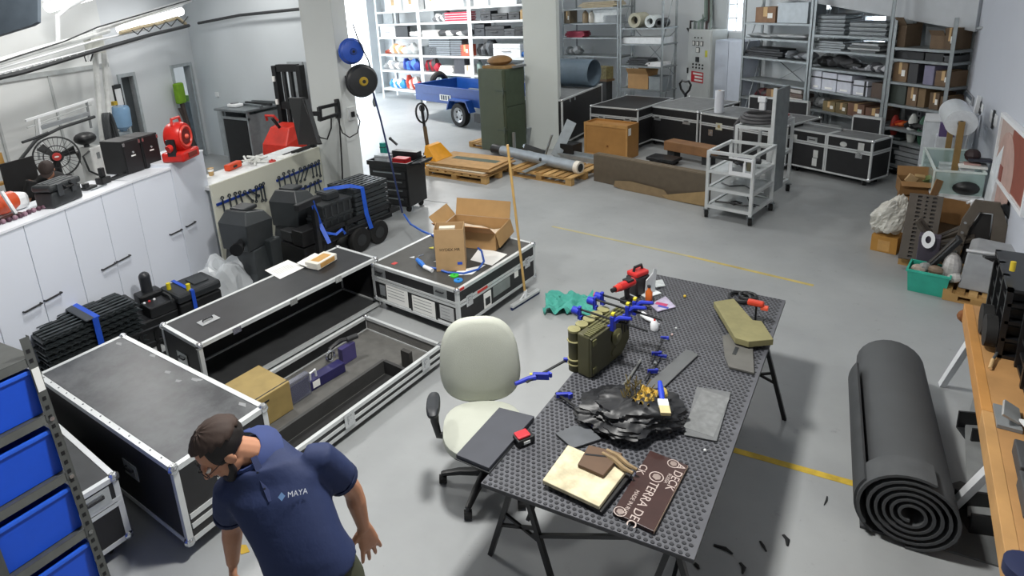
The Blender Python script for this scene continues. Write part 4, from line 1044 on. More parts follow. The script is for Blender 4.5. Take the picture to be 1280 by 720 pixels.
lp_ = [Vector((-.2 - .03 * math.sin(q),.17 * math.cos(q),1.12 + .19 * math.sin(q))) for q in [2 * PI * i / 20 for i in range(21)]]
MB().tube(lp_, .02,8).build('loop_handle', BLACK, t, smooth=True)
MB().cyl((-.1,-.08,.09),(-.1,.08,.09),.09, n=16).build('steer_wheel', RUBBER, t, smooth=True)
MB().box(-.18,-.06,-.09,.09,.16,.34).build('pump', BLACK, t, .01)
# ---- green cabinet
a = at(603,186,.13); b = at(640,189,.13); a.z = .125
yg = -12; L = (b - a).length; Hg = hgt((b.x, b.y),86) - .12
t = T('green_cabinet', 'tall olive green steel cabinet standing beside the bay pillar', 'cabinet', a, yg)
GC = mat('48503f', .5, var=.06)
MB().box(0, L, .0,.62,.0, Hg).build('carcass', GC, t, .008)
MB().box(.01, L - .02,-.02,-.001,.03, Hg - .02).build('door', mat('4a5241', .5, var=.05), t, .004)
MB().box(L + .001, L + .018,.05,.58,.03, Hg * .55).build('side_panel', mat('3c4838', .5), t, .004); MB().box(L + .001, L + .018,.05,.58, Hg * .56, Hg - .02).build('side_panel', mat('3c4838', .5), t, .004)
for z in (Hg * .28, Hg * .75):
    h = MB().box(L - .2, L - .005,-.032,-.02, z - .012, z + .012).build('hinge', mat('39443a', .4), t); MB().cyl((L + .005,-.026, z - .07),(L + .005,-.026, z + .07),.016, n=8).build('hinge_pin', mat('39443a', .4), h)
    MB().box(L + .005, L + .02,0,.13, z - .014, z + .012).build('hinge_arm', mat('39443a', .4), t)
p = Matrix.Translation(a) @ Matrix.Rotation(R(yg),4, 'Z') @ Vector((L * .55,.28, Hg + .002))
t = T('brown_tarp', 'folded brown cardboard and cloth on top of green cabinet', 'cardboard', p, -10)
MB().prism([(-.32,-.22),(.3,-.2),(.36,.05),(.1,.24),(-.3,.2)],0,.05).build('lower_fold', mat('8b6d42', .8), t)
MB().ball((0,0,0),1,12,6, sc=(.3,.2,.1)).build('upper_fold', mat('7a5a34', .8), t, loc=(-.05,.02,.14), rot=(R(8),0,0), smooth=True)
t = T('grey_strip_stack', 'low stack of grey strips at the right on green cabinet', 'strips', p + Vector((.28,.1,0)),-10)
for k in range(2): MB().box(-.05,.12,-.2,.2,.025 * k, .025 * k + .018).build('strip', GREY, t)
# ---- blue trailer
aw = at(573,159); aj = at(503,143); yt = yaw_of(aj, aw) + 4
t = T('blue_trailer', 'blue open box trailer parked in the bright bay', 'trailer', (aw.x, aw.y, 0), yt)
TB = mat('1b4a96', .4, var=.08)
zt = hgt((aw.x, aw.y),114); zb = zt - .42; xl = -2.2; xr = 1.9; W = 1.5
MB().box(xl, xr, .2,.24, zb, zt).build('side_wall', TB, t); MB().box(xl, xr, .2 + W, .24 + W, zb, zt).build('side_wall', TB, t)
MB().box(xl, xl + .04,.24,.2 + W, zb, zt).build('front_wall', TB, t); MB().box(xr - .04, xr, .24,.2 + W, zb, zt).build('tail_gate', TB, t)
MB().box(xl + .04, xr - .04,.24,.2 + W, zb, zb + .03).build('floor_plate', mat('55606a'), t)
m = MB()
for y in (.17,.2 + W): m.box(xl - .02, xr + .02, y, y + .07, zt, zt + .035)
m.box(xl - .02, xl + .05,.24,.2 + W, zt, zt + .035)
m.build('top_rim', mat('1a4690', .4), t)
MB().box(xl + .4, xr, .193,.2, zb + .2, zb + .215).build('side_crease', mat('1a4690', .4), t)
def wheel(t, x, y, r, w_=.17):
    k = MB().lathe([(r * .62,-w_ / 2),(r * .96,-w_ / 2),(r, -w_ * .35),(r, w_ * .35),(r * .96, w_ / 2),(r * .62, w_ / 2),(r * .62,-w_ / 2)],28, Matrix.Translation((x, y, r)) @ Matrix.Rotation(PI / 2,4, 'X')).build('wheel', RUBBER, t, smooth=True)
    MB().lathe([(0, w_ * .2),(r * .2, w_ * .28),(r * .35, w_ * .2),(r * .55, w_ * .42),(r * .63, w_ * .5),(r * .63,-w_ * .5),(0,-w_ * .2)],24, Matrix.Translation((x, y, r)) @ Matrix.Rotation(PI / 2,4, 'X')).build('rim', mat('a9abad', .35,.6), k, smooth=True)
    for i in range(5):
        q = 2 * PI * i / 5; MB().cyl((x + r * .38 * math.cos(q), y - w_ * .36, r + r * .38 * math.sin(q)),(x + r * .38 * math.cos(q), y - w_ * .2, r + r * .38 * math.sin(q)), r * .07, n=8).build('wheel_nut', DARK, k)
    return k
wheel(t, 0,.1,.32); wheel(t, 0,.33 + W, .32)
m = MB(); pr = [(-.5,.42),(-.36,.72),(.36,.72),(.52,.42),(.48,.42),(.33,.68),(-.33,.68),(-.46,.42)]
m.loft([[(x, 0.0, z) for x, z in pr],[(x, .2, z) for x, z in pr]]); m.build('mudguard', TB, t)
m = MB(); m.loft([[(x, .23 + W, z) for x, z in pr],[(x, .43 + W, z) for x, z in pr]]); m.build('mudguard', TB, t)
for y in (.5,.2 + W - .3): MB().bar((xl, y, zb - .05),(xl - .95,.2 + W / 2, zb - .08),.07).build('drawbar', STEEL, t)
MB().cyl((xl - .9,.2 + W / 2, zb - .08),(xl - 1.15,.2 + W / 2, zb - .06),.05).build('coupling', STEEL, t)
MB().cyl((xl - .7,.2 + W / 2 - .1,.2),(xl - .7,.2 + W / 2 - .1, zb + .18),.03).build('jockey_post', STEEL, t)
MB().cyl((xl - .7,.2 + W / 2 - .14,.1),(xl - .7,.2 + W / 2 - .06,.1),.1, n=16).build('jockey_wheel', RUBBER, t)
MB().torus((xl - .12,.2 + W / 2 + .2, zt - .05),.24,.09, 'x', 22,8).build('spare_wheel', RUBBER, t, smooth=True)
pl_ = MB().box(-1.0,-.5,.185,.2, zb + .08, zb + .24).build('number_plate', mat('e8e8e0'), t)
for x in (-.94,-.84,-.74,-.62): MB().box(x, x + .06,.182,.185, zb + .1, zb + .22).build('plate_mark', mat('22324a'), pl_)
MB().box(.62,.9,.05,.1,.2,.42).build('tail_light', DARK, t)
for i, (x0, x1, y0, y1_) in enumerate([(.0,1.5,.5,.58),(-.4,1.2,.8,.88)]):
    p = Matrix.Translation((aw.x, aw.y, 0)) @ Matrix.Rotation(R(yt),4, 'Z') @ Vector(((x0 + x1) / 2, y0, zt - .1))
    tag(bx('steel_bar', -(x1 - x0) / 2,(x1 - x0) / 2,-.03,.03,-.28,.05, mat('8b9092', .4,.4), None, loc=p, rot=(0,0, R(yt + 3))),['steel bar lying in the blue trailer near its side', 'steel bar lying deeper inside the blue trailer'][i], 'bar', 'steel bars in the trailer')
# ================================================================ the left workshop
CABM = mat('dde2ec', .38, var=.015, scale=1)
def cab_unit(label, a, b, top, ndoor, handles):
    a = Vector((a.x, a.y, 0)); b = Vector((b.x, b.y, 0)); L = (b - a).length; y = yaw_of(a, b)
    t = T('cabinet', label, 'cabinet', a, y)
    MB().box(.001, L - .001,0,.5,.08, top).build('carcass', CABM, t)
    MB().box(.01, L - .01,.04,.46,0,.08).build('plinth', mat('9a9fa6'), t)
    MB().box(.0, L, -.03,.52, top, top + .02).build('top_sheet', mat('e6e9ef', .4, var=.015), t)
    for k in range(ndoor):
        x0, x1 = L * k / ndoor + .003, L * (k + 1) / ndoor - .003
        d = MB().box(x0, x1,-.02,-.001,.09, top - .004).build('door', CABM, t, .002)
        hx = handles[k]
        if hx is not None:
            c = x0 + (x1 - x0) * hx
            MB().tube([(c - .085,-.021,.8),(c - .085,-.045,.8),(c + .085,-.045,.8),(c + .085,-.021,.8)],.009,6).build('handle', BLACK, d)
    return t
ZT = 1.55
cs = [at(x, y, ZT) for x, y in ((0,290),(78,259),(163,226),(211,209.5),(252,192))]
dcab = (cs[2] - cs[1]).normalized()
c00 = cs[1] - dcab * 2 * (cs[2] - cs[1]).length; c0 = cs[1] - dcab * (cs[2] - cs[1]).length
cab_unit('white two-door cabinet at the left edge of the picture', c00, c0, ZT - .02,2,[.8,.2])
cab_unit('white two-door cabinet with the black toolbox on top', c0, cs[1], ZT - .02,2,[.72,.2])
cab_unit('white two-door cabinet with small devices on top', cs[1], cs[2], ZT - .02,2,[.75,.2])
cab_unit('white single-door cabinet under the two black door cases', cs[2], cs[3], ZT - .02,1,[.8])
cab_unit('taller white cabinet that carries the red blower', cs[3] + dcab * .004, cs[4], ZT + .03,1,[.22])
CY = yaw_of(cs[1], cs[2])
Mcab = Matrix.Translation(Vector((c00.x, c00.y, 0))) @ Matrix.Rotation(R(CY),4, 'Z')
def on_cab(px, py, z=ZT + .003): p = at(px, py, z); return p
# toolbox
a = on_cab(69,261); b = on_cab(105,246); L = (b - a).length; yw = yaw_of(a, b)
t = T('toolbox', 'black plastic toolbox with two latches on the white cabinets', 'toolbox', a, yw)
TBX = mat('2f3234', .5, var=.15)
MB().box(0, L, 0,.2,0,.15).build('lower_shell', TBX, t, .02); MB().box(-.01, L + .01,-.01,.21,.155,.225).build('lid', TBX, t, .025)
for k in range(3): MB().box(.04, L - .04,.03 + .06 * k, .06 + .06 * k, .225,.231).build('lid_rib', mat('4a4e50'), t)
for x in (L * .25, L * .7): MB().box(x - .03, x + .03,-.025,-.01,.1,.22).build('latch', mat('3a3d40'), t, .004)
MB().tube([(L * .35,-.005,.2),(L * .35,-.05,.17),(L * .6,-.05,.17),(L * .6,-.005,.2)],.012,6).build('carry_handle', BLACK, t)
# two black cases with doors
a = on_cab(159,219); b = on_cab(204,204); yw = yaw_of(a, b); L = (b - a).length; h = hgt(a, 178) - ZT
for k, lab in enumerate(('black equipment box with white print, left of the pair on white cabinets', 'black equipment box next to the red blower, right of the pair')):
    o = a + (b - a) * (.5 * k + .004)
    t = T('equipment_box', lab, 'box', o, yw, 'pair of black boxes on the white cabinet'); w = L / 2 - .012
    MB().box(0, w, 0,.32,0, h).build('shell', LAMIN, t, .006)
    MB().box(.012, w - .012,-.012,-.001,.012, h - .012).build('door', mat('1a1a1c', .5), t, .003)
    for x in (.02, w - .02):
        MB().box(x - .012, x + .012,-.018,-.012, h - .06, h - .02).build('corner_plate', CHROME, t)
    f = MB().box(w * .38, w * .62,-.014,-.012, h * .5, h * .54).build('white_print', PAPER, t); MB().ball((w * .5,-.014, h * .62),.014,8,6).build('lock', CHROME, t)
# red blower
a = on_cab(213,203, ZT + .056); a = Vector((a.x, a.y, ZT + .052)); t = T('red_blower', 'red round shop blower standing on the tall white cabinet', 'blower', a + Vector((-.04,.17,0)), CY + 8); t.scale = (.86,.86,.9)
RB_ = mat('c4241c', .35, var=.12)
m = MB(); m.box(-.22,.2,-.16,.16,.0,.13); m.build('base_tank', RB_, t, .03)
MB().lathe([(.0,-.11),(.17,-.11),(.19,-.07),(.19,.07),(.17,.11),(0,.11)],24, Matrix.Translation((0,0,.3)) @ Matrix.Rotation(PI / 2,4, 'X')).build('fan_housing', RB_, t, smooth=True)
MB().torus((0,-.112,.3),.13,.018, 'y', 24,8).build('intake_ring', mat('d8483c', .35), t, smooth=True)
MB().lathe([(0,-.005),(.1,-.005),(.1,.005),(0,.005)],18, Matrix.Translation((0,-.113,.3)) @ Matrix.Rotation(PI / 2,4, 'X')).build('intake_mesh', mat('6a1512', .5), t)
MB().ball((0,-.12,.3),.035,10,6).build('hub', mat('e0604c'), t, smooth=True)
for x in (-.2,.2): MB().box(x - .025, x + .025,-.06,.06,.08,.3).build('bracket', BLACK, t, .01)
MB().tube([(-.1,0,.46),(-.08,0,.54),(.1,0,.54),(.12,0,.46)],.018,8).build('carry_handle', RED, t)
MB().box(-.1,.1,-.175,-.16,.04,.1).build('panel_label', mat('7c2c20'), t)
MB().cyl((-.2,0,.2),(-.25,.02,.18),.05).build('outlet', RB_, t)
# green-headed broom by wall
p = on_b(219,106,.12); q = on_b(218,165,.2)
t = T('green_brush', 'bright green brush head on a dark handle standing by the wall', 'brush', (p.x, p.y, 0), BYAW)
MB().box(-.12,.12,.0,.14, p.z - .42, p.z + .04).build('brush_head', mat('6f9a1c', .7), t, .04)
MB().cyl((0,.08, p.z - .42),(.03,.25,.0),.05).build('handle', mat('3a302c'), t); MB().cyl((.12,.08, p.z - .5),(-.12,.25,.0),.03).build('second_handle', mat('3a302c'), t)
# small things between toolbox and boxes
p = on_cab(112,236); t = T('handheld_scanner', 'small black and silver handheld device on white cabinets', 'device', p, CY)
MB().box(-.07,.07,-.04,.05,0,.03).build('body', DARK, t, .01); MB().cyl((-.04,0,.03),(-.04,0,.07),.035).build('reel', BLACK, t); MB().box(-.05,.14,-.09,-.06,0,.01).build('ruler', STEEL, t)
p = on_cab(130,229); t = T('black_charger', 'black charger block with upright post on white cabinets', 'charger', p, CY)
MB().box(-.06,.06,-.05,.05,0,.07).build('base', BLACK, t, .01); MB().box(-.02,.03,-.02,.03,.07,.17).build('post', BLACK, t, .008)
p = on_cab(143,224); t = T('black_tray', 'flat black tool lying beside the black charger', 'tool', p, CY)
MB().box(-.06,.16,-.03,.03,0,.02).build('blade', DARK, t, .004); MB().tube([(.0,.04,.012),(.12,.06,.012),(.2,.03,.012)],.01,6).build('lead', BLACK, t)
p = on_cab(25,272); t = T('chain_strip', 'dark strip with small pink beads lying on the left cabinets', 'chain', p, CY)
for k in range(12): MB().ball((-.25 + .05 * k, .01 * math.sin(k),.018),.024,8,6).build('bead', mat('4a2a3a') if k % 2 else mat('8a6a78'), t, smooth=True)
p = on_cab(14,268); t = T('red_white_machine', 'red and white bench machine at the left edge behind cabinets', 'machine', p + Vector((-.08,-.02,0)), CY)
MB().lathe([(.05,-.12),(.09,-.12),(.1,0),(.09,.1),(.05,.12)],18, Matrix.Translation((0,.0,.1)) @ Matrix.Rotation(PI / 2,4, 'Y')).build('red_drum', mat('c8502c', .4), t, smooth=True)
MB().box(.05,.22,-.08,.1,.0,.16).build('white_cover', WHITE, t, .05); MB().bar((-.05,-.2,.0),(-.1,-.16,.25),.025).build('white_lever', WHITE, t); MB().box(-.2,-.02,-.24,-.16,0,.03).build('foot', BLACK, t)
# ---- work bench behind the cabinets for the second man
bp = Vector((-7.55,1.9,0)); t = T('work_bench', 'white-topped work bench behind the row of white cabinets', 'bench', bp, CY)
MB().box(-1.6,1.7,0,.5,.98,1.02).build('bench_top', mat('dde0e2', .5), t)
for x in (-1.5,0,1.6):
    for y in (.05,.45): MB().box(x - .03, x + .03, y - .03, y + .03,0,.98).build('leg', STEEL, t)
# black board behind the man, ladder, fan
def lf(px, py, d): return far(px, py, d)
a = onp(8,255,(-9.35,2),112); 
b1, b2 = onp(12,248,(-9.2,2.2),108), onp(50,262,(-9.2,2.2),108); zt = onp(48,193,(-9.2,2.2),108).z
t = T('black_board', 'tall black board standing behind the seated man', 'board', (b1.x, b1.y, 0),108); L = (Vector((b2.x, b2.y, 0)) - Vector((b1.x, b1.y, 0))).length
MB().box(0, L + .1,0,.03,.3, zt).build('panel', mat('232223', .6), t); MB().box(.02,.06,0,.04,0,.3).build('foot', DARK, t); MB().box(L, L + .05,0,.04,0,.3).build('foot', DARK, t)
p = onp(8,240,(-8.9,1.6),112); zt = onp(3,192,(-8.9,1.6),112).z
t = T('wooden_ladder', 'yellow wooden step ladder at the far left behind the cabinets', 'ladder', (p.x, p.y, 0),108)
for x in (-.28,.1): MB().bar((x, .0,0),(x + .02,.12, zt),.05,.03).build('side_rail', mat('b98d48'), t)
for k in range(6): z = zt - .12 - .27 * k; MB().box(-.27,.1,-.02 + .1 * z / zt, .1 + .1 * z / zt, z - .02, z + .01).build('step', mat('b98d48'), t)
c = lf(71,196,8.9); t = T('pedestal_fan', 'large dark pedestal fan with wire guard behind the man', 'fan', c, 0)
fd_ = (Vector((0,0, CAM_H)) - c).normalized(); Mf = fd_.to_track_quat('Z', 'Y').to_matrix().to_4x4() @ Matrix.Rotation(R(0),4, 'Z')
rF = .295
gm = MB()
for rr, zz in ((rF, 0),(rF * .96,.06),(rF * .55,.1),(rF, -.08)): gm.torus((0,0, zz), rr, .007, 'z', 36,6, Mf)
gm.build('guard_ring', DARK, t, smooth=True)
sp = MB()
for k in range(28):
    q = 2 * PI * k / 28; d = Vector((math.cos(q), math.sin(q),0))
    sp.tube([d * .07 + Vector((0,0,.11)), d * rF * .6 + Vector((0,0,.1)), d * rF * .97 + Vector((0,0,.05)), d * rF * 1.0 + Vector((0,0,-.08)), d * .1 + Vector((0,0,-.12))],.003,4, M=Mf)
sp.build('guard_wire', DARK, t)
for k in range(3):
    q = 2 * PI * k / 3 + .3; Mb = Mf @ Matrix.Rotation(q, 4, 'Z')
    MB().loft([[(.04,-.03,-.02),(.04,.03,.02),(.04,.03,.026),(.04,-.03,-.014)],[(.24,-.075,-.045),(.26,.05,.04),(.26,.05,.046),(.24,-.075,-.039)]], M=Mb).build('blade', BLACK, t)
MB().lathe([(0,.13),(.055,.13),(.06,.11),(.06,.08),(0,.08)],18, Mf).build('hub_plate', mat('c0302a', .4), t, smooth=True)
MB().lathe([(0,.133),(.03,.133),(.03,.13),(0,.13)],14, Mf @ Matrix.Diagonal((1,.4,1,1))).build('logo_stripe', PAPER, t)
MB().cyl((0,0,0),-fd_ * .28,.09).build('motor', BLACK, t)
MB().cyl(-fd_ * .2, Vector((-fd_.x * .2,-fd_.y * .2,-c.z + .05)),.03).build('pole', DARK, t); MB().cyl(Vector((-fd_.x * .2,-fd_.y * .2,-c.z)), Vector((-fd_.x * .2,-fd_.y * .2,-c.z + .06)),.28,.24,22).build('base', DARK, t)
# tube rack at the wall above the fan
def rackpt(px, py, off=.75): return on_b(px, py, off + .1)
t0 = rackpt(32,150); t = T('tube_rack', 'white and grey tube rack with long bars behind the fan', 'rack', t0)
def rb(p, q, r, m, nm): MB().bar(rackpt(*p) - t0, rackpt(*q) - t0, r).build(nm, m, t)
rb((32,151),(116,124),.035, WHITE, 'top_bar'); rb((34,160),(114,131),.02, mat('b5b8b8'), 'lower_bar'); rb((48,148),(56,205),.035, WHITE, 'post'); rb((108,127),(114,160),.03, GREY, 'post'); rb((44,148),(49,200),.025, mat('b9bcbc'), 'post')
rb((50,160),(110,142),.06, mat('8e9296'), 'grey_profile'); rb((28,178),(60,168),.03, DARK, 'dark_tube')
def curve_thing(name, label, cat, pts, r, m, off=.75): return tag(MB().tube([on_b(x, y, off) for x, y in pts], r, 8).build(name, m, smooth=True), label, cat)
curve_thing('bent_pole', 'long dark bent pole arching behind the fan to the hoses', 'pole', [(22,204),(45,175),(75,160),(100,152),(118,146)],.025, DARK, .95)
curve_thing('bent_pole', 'short dark pole lying left of the fan', 'pole', [(28,178),(45,172),(60,166)],.02, DARK, 1.05)
curve_thing('dark_hose', 'dark hose curving down right of the fan', 'hose', [(96,190),(104,205),(112,215),(122,224)],.03, mat('3a3836'),1.1)
c = on_b(129,142,.72); t = T('hose_loops', 'bundle of dark hose loops hanging on the wall by the conduits', 'hose', c)
for k in range(4):
    pts = []
    for i in range(21):
        q = 2 * PI * i / 20; pts.append(Vector(dB) * (.06 + .012 * k) * math.sin(q) + Vector((0,0,-.55 - .02 * k + (.55 + .02 * k) * math.cos(q))) + nB * .04 * k)
    MB().tube(pts, .025,7).build('hose_loop', mat('3c3f42'), t, smooth=True)
c = on_b(122,226,1.35); zt = on_b(121,180,1.35).z
t = T('white_canister', 'tall white canister with black ball top beside the fan', 'canister', (c.x, c.y, 0), CY)
MB().box(-.12,.12,-.12,.12,0, zt).build('column', mat('d9dad8', .5), t, .02); MB().ball((0,0,0),1,14,8, sc=(.17,.15,.1)).build('head', BLACK, t, smooth=True, loc=(-.05,0, zt + .14)); MB().cyl((-.05,0, zt),(-.05,0, zt + .08),.04).build('neck', DARK, t)
MB().tube([(-.12,-.1, zt - .05),(-.25,-.1, zt - .1),(-.2,-.1, zt - .35),(-.08,-.13, zt - .45)],.015,6).build('lead', DARK, t, smooth=True); MB().box(-.02,.04,-.125,-.12, zt - .2, zt - .1).build('sticker', GREY, t)
c = on_b(153,180,.55); t = T('water_dispenser', 'grey water cooler with blue bottle beside the dark doorway', 'water cooler', (c.x, c.y, 0), BYAW); zt = on_b(153,163,.55).z
MB().lathe([(.17,0),(.17, zt - .03),(.14, zt)],18).build('cooler_body', mat('8d969c', .5), t, smooth=True)
MB().lathe([(.05, zt),(.07, zt + .04),(.155, zt + .1),(.155, zt + .42),(.13, zt + .47),(0, zt + .47)],20).build('water_bottle', mat('7fa3c4', .15, var=.04, alpha=.8), t, smooth=True, rot=(R(-4),0,0))
MB().box(-.1,.0,-.1,.0, zt + .48, zt + .55).build('yellow_tag', mat('b89a30'), t)
p = on_b(145,124,.03); tag(bx('wall_phone', -.12,.12,-.02,.08,-.28,.28, DARK, None, .01, loc=p, rot=(0,0, R(BYAW))), 'dark wall telephone panel left of the dark doorway', 'phone'); bx('white_face', -.08,.08,.08,.085,-.12,.2, WHITE, bpy.data.objects['wall_phone'])
p = on_b(150,139,.05); bx('receiver', -.06,.06,-.01,.1,-.5,-.3, GREY, bpy.data.objects['wall_phone'])
# hand tools in the corridor door view
p = on_b(246,130,-.9); t = T('corridor_locker', 'grey locker seen through the open corridor door', 'locker', (p.x, p.y, 0), BYAW)
MB().box(-.3,.2,-.4,0,0,1.15).build('body', mat('6c757c'), t); MB().box(-.25,.1,-.42,-.4,.6,1.1).build('door', mat('59636a'), t); MB().box(-.1,.02,-.5,-.1,1.15,1.3).build('box_on_top', mat('7fae5c'), t)
# ---- silver cart and red stacker by the front-left wall
def wf(px, py, Y): return onp(px, py, (0, Y),0)
a = wf(286,199,7.25); b = wf(318,199,7.25); zt = wf(300,140,7.25).z
t = T('steel_cart', 'grey steel cart with black opening and loose parts on top', 'cart', (a.x, a.y, 0),0); L = b.x - a.x
SG = mat('9aa0a3', .4,.4)
for x in (0, L - .05):
    for y in (0,1.2): MB().box(x, x + .05, y, y + .05,.1, zt).build('post', SG, t)
MB().box(-.12, L + .05,-.08,1.3, zt, zt + .05).build('table_top', mat('7f8588', .4,.4), t, .01)
MB().box(.06, L - .06,-.01,.02,.18, zt - .18).build('black_front', BLACK, t)
MB().box(L - .03, L, .05,1.2,.16, zt - .06).build('side_sheet', SG, t)
MB().box(.0, L, .0,.05,.12,.17).build('lower_rail', SG, t); MB().box(.0, L, -.005,.045, zt - .17, zt - .12).build('upper_rail', SG, t); MB().box(-.3,0,.1,.9,.3, zt).build('side_box', mat('a9b0b4', .4,.3), t)
for x in (.06, L - .06):
    for y in (.06,1.16): MB().cyl((x - .03, y, .06),(x + .03, y, .06),.06).build('wheel', GREY, t)
o = Vector((a.x, a.y, zt + .053))
t = T('white_device', 'small white device on the top of the grey steel cart', 'device', o + Vector((.25,.2,0))); MB().box(-.15,.15,-.1,.1,0,.07).build('body', WHITE, t, .02); MB().box(-.05,.05,-.08,.06,.07,.09).build('button_pad', GREY, t)
for k in range(4): tag(bx('metal_bar', -.45,.45,-.025,.025,0,.05, DARK if k % 2 else STEEL, None, loc=o + Vector((.55,.35 + .2 * k, 0)), rot=(0,0, R(4 * k - 6))),['nearest metal bar lying on the grey steel cart', 'second metal bar lying on the grey steel cart', 'third metal bar lying on the grey steel cart', 'farthest metal bar lying on the grey steel cart'][k], 'bar', 'bars on the steel cart')
a = wf(346,196,7.3); b = wf(384,196,7.3); zt = wf(345,84,7.3).z; wS = wf(372,100,7.3).x - wf(341,100,7.3).x
t = T('pallet_stacker', 'red electric stacker with black mast behind the tilted screen', 'stacker', (a.x, a.y, 0),6)
for x in (-.02, wS - .1): MB().box(x, x + .11,.2,.34,.1, zt).build('mast_post', BLACK, t, .008)
for z in (zt - .12, zt * .62): MB().box(.09, wS - .1,.22,.32, z, z + .14).build('mast_bridge', BLACK, t)
for x in (.2,.38): MB().box(x, x + .07,.24,.3,.3, zt - .12).build('lift_chain', DARK, t)
m = MB(); m.loft([[(.02,-.42,.15),(wS, -.42,.15),(wS, .18,.15),(.02,.18,.15)],[(.05,-.36,.8),(wS - .03,-.36,.8),(wS - .03,.18,.95),(.05,.18,.95)],[(.12,-.16,1.1),(wS - .1,-.16,1.1),(wS - .1,.16,1.14),(.12,.16,1.14)]])
m.build('red_hood', mat('c92f20', .4), t, .02)
MB().box(.1, wS + .1,-.5,.2,.03,.15).build('base_frame', BLACK, t, .01); MB().box(wS * .35, wS * .6,-.43,-.4,.3,.5).build('black_panel', BLACK, t)
MB().tube([(wS * .5,-.14,1.08),(wS * .5,-.3,1.3)],.03,8).build('tiller', BLACK, t); MB().tube([(wS * .3,-.3,1.26),(wS * .35,-.35,1.36),(wS * .65,-.35,1.36),(wS * .7,-.3,1.26)],.025,8).build('tiller_head', RED, t)
for x in (.1, wS - .1): MB().box(x - .08, x + .08,.3,1.0,.04,.1).build('fork', BLACK, t); 
for x in (.1, wS): MB().cyl((x - .04,-.4,.06),(x + .04,-.4,.06),.06).build('wheel', RUBBER, t)
for z in (zt - .3, zt - .75): MB().box(.0,.06,.17,.2, z, z + .1).build('white_tag', PAPER, t)
a = wf(372,130,8.0); t = T('grey_door_leaf', 'grey door leaf leaning at the end of the front-left wall', 'door leaf', (a.x, 7.95,0),0); MB().box(-.1,.9,0,.06,0, wf(376,77,8).z).build('panel', mat('a6acb0', .5), t); MB().box(.36,.4,-.01,0,.0, wf(376,77,8).z).build('seam', GREY, t); MB().box(-.1,.9,-.012,0,1.0,1.05).build('rail', DARK, t)
# ---- tool board with wrenches
a = at(263,232,1.17); b = at(399,183,1.17); a.z = b.z = 0; TY = yaw_of(a, b); L = (b - a).length
t = T('tool_board', 'beige bench back panel with blue magnetic strips for spanners', 'board', a, TY)
MB().box(0, L, 0,.03,.0,1.17).build('panel', mat('cfcfc0', .55, var=.02, scale=1), t, .004)
Mt = Matrix.Translation(a) @ Matrix.Rotation(R(TY),4, 'Z')
def tp(px, py):
    q = onp(px, py, a, TY); return ((Vector((q.x, q.y, 0)) - a).length, q.z)
def strip_(p, q):
    x0, z0 = tp(*p); x1, z1 = tp(*q); k = MB().bar((x0,-.012, z0),(x1,-.012, z1),.02,.03).build('magnetic_strip', mat('1c3a8c', .4), t)
    return (x0, z0, x1, z1)
S1 = strip_((270,256),(329,233)); S2 = strip_((275,281),(301,270)); S3 = strip_((345,226),(399,204)); S4 = strip_((350,248),(401,226))
WM = mat('4d555c', .35,.7)
def spanner(S, f, ln, tilt, label, group, kind=0):
    x = S[0] + (S[2] - S[0]) * f; z = S[1] + (S[3] - S[1]) * f; o = Mt @ Vector((x, -.036, z))
    w = T('spanner' if kind == 0 else 'pliers', label, 'spanner' if kind == 0 else 'pliers', o, TY, group); w.rotation_euler = (0, R(tilt), R(TY))
    if kind == 0:
        MB().box(-.009,.009,-.005,.005,-ln * .75, ln * .15).build('shank', WM, w)
        for zz, rr in ((ln * .2,.026),(-ln * .78,.022)):
            MB().lathe([(rr * .5,-.006),(rr, -.006),(rr, .006),(rr * .5,.006),(rr * .5,-.006)],12, Matrix.Translation((0,0, zz)) @ Matrix.Rotation(PI / 2,4, 'X'), R(-50 if zz > 0 else 0), R(230 if zz > 0 else 360)).build('jaw', WM, w)
    else:
        for s in (-1,1): MB().tube([(s * .004,0,.05),(s * .012,0,0),(s * .03,0,-ln * .4),(s * .02,0,-ln)],.011,6).build('grip', BLACK, w, smooth=True)
        MB().box(-.015,.015,-.01,.01,.0,.08).build('jaw', WM, w)
ORD = ['first', 'second', 'third', 'fourth', 'fifth', 'sixth', 'seventh', 'eighth', 'ninth', 'tenth', 'eleventh', 'twelfth']
for k, (f, ln, tl) in enumerate([(.1,.34,0),(.24,.32,0),(.36,.3,0),(.46,.26,-8),(.58,.2,-35),(.7,.18,-50),(.8,.2,12),(.9,.22,0),(.97,.24,0)]):
    spanner(S1, f, ln, tl, 'dark spanner on the upper left blue strip, %s from the left' % ORD[k], 'spanners on the upper left strip')
for k, (f, ln) in enumerate([(.6,.26),(.98,.2)]): spanner(S2, f, ln, 0,['long-handled pliers on the lower left blue strip', 'short pliers at the end of lower left blue strip'][k], None, 1)
for k, (f, ln, tl) in enumerate([(.03,.2,0),(.14,.34,0),(.26,.34,-6),(.36,.3,-10),(.48,.24,30),(.58,.22,35),(.68,.22,35),(.78,.2,0),(.87,.2,0),(.95,.24,0)]):
    spanner(S3, f, ln, tl, 'dark spanner on the upper right blue strip, %s from the left' % ORD[k], 'spanners on the upper right strip')
for k, (f, ln, tl) in enumerate([(.04,.14,20),(.2,.16,0),(.36,.2,0),(.55,.16,30),(.68,.18,25),(.8,.16,0),(.9,.18,-10)]):
    spanner(S4, f, ln, tl, 'small dark spanner on the lower right blue strip, %s from left' % ORD[k], 'spanners on the lower right strip')
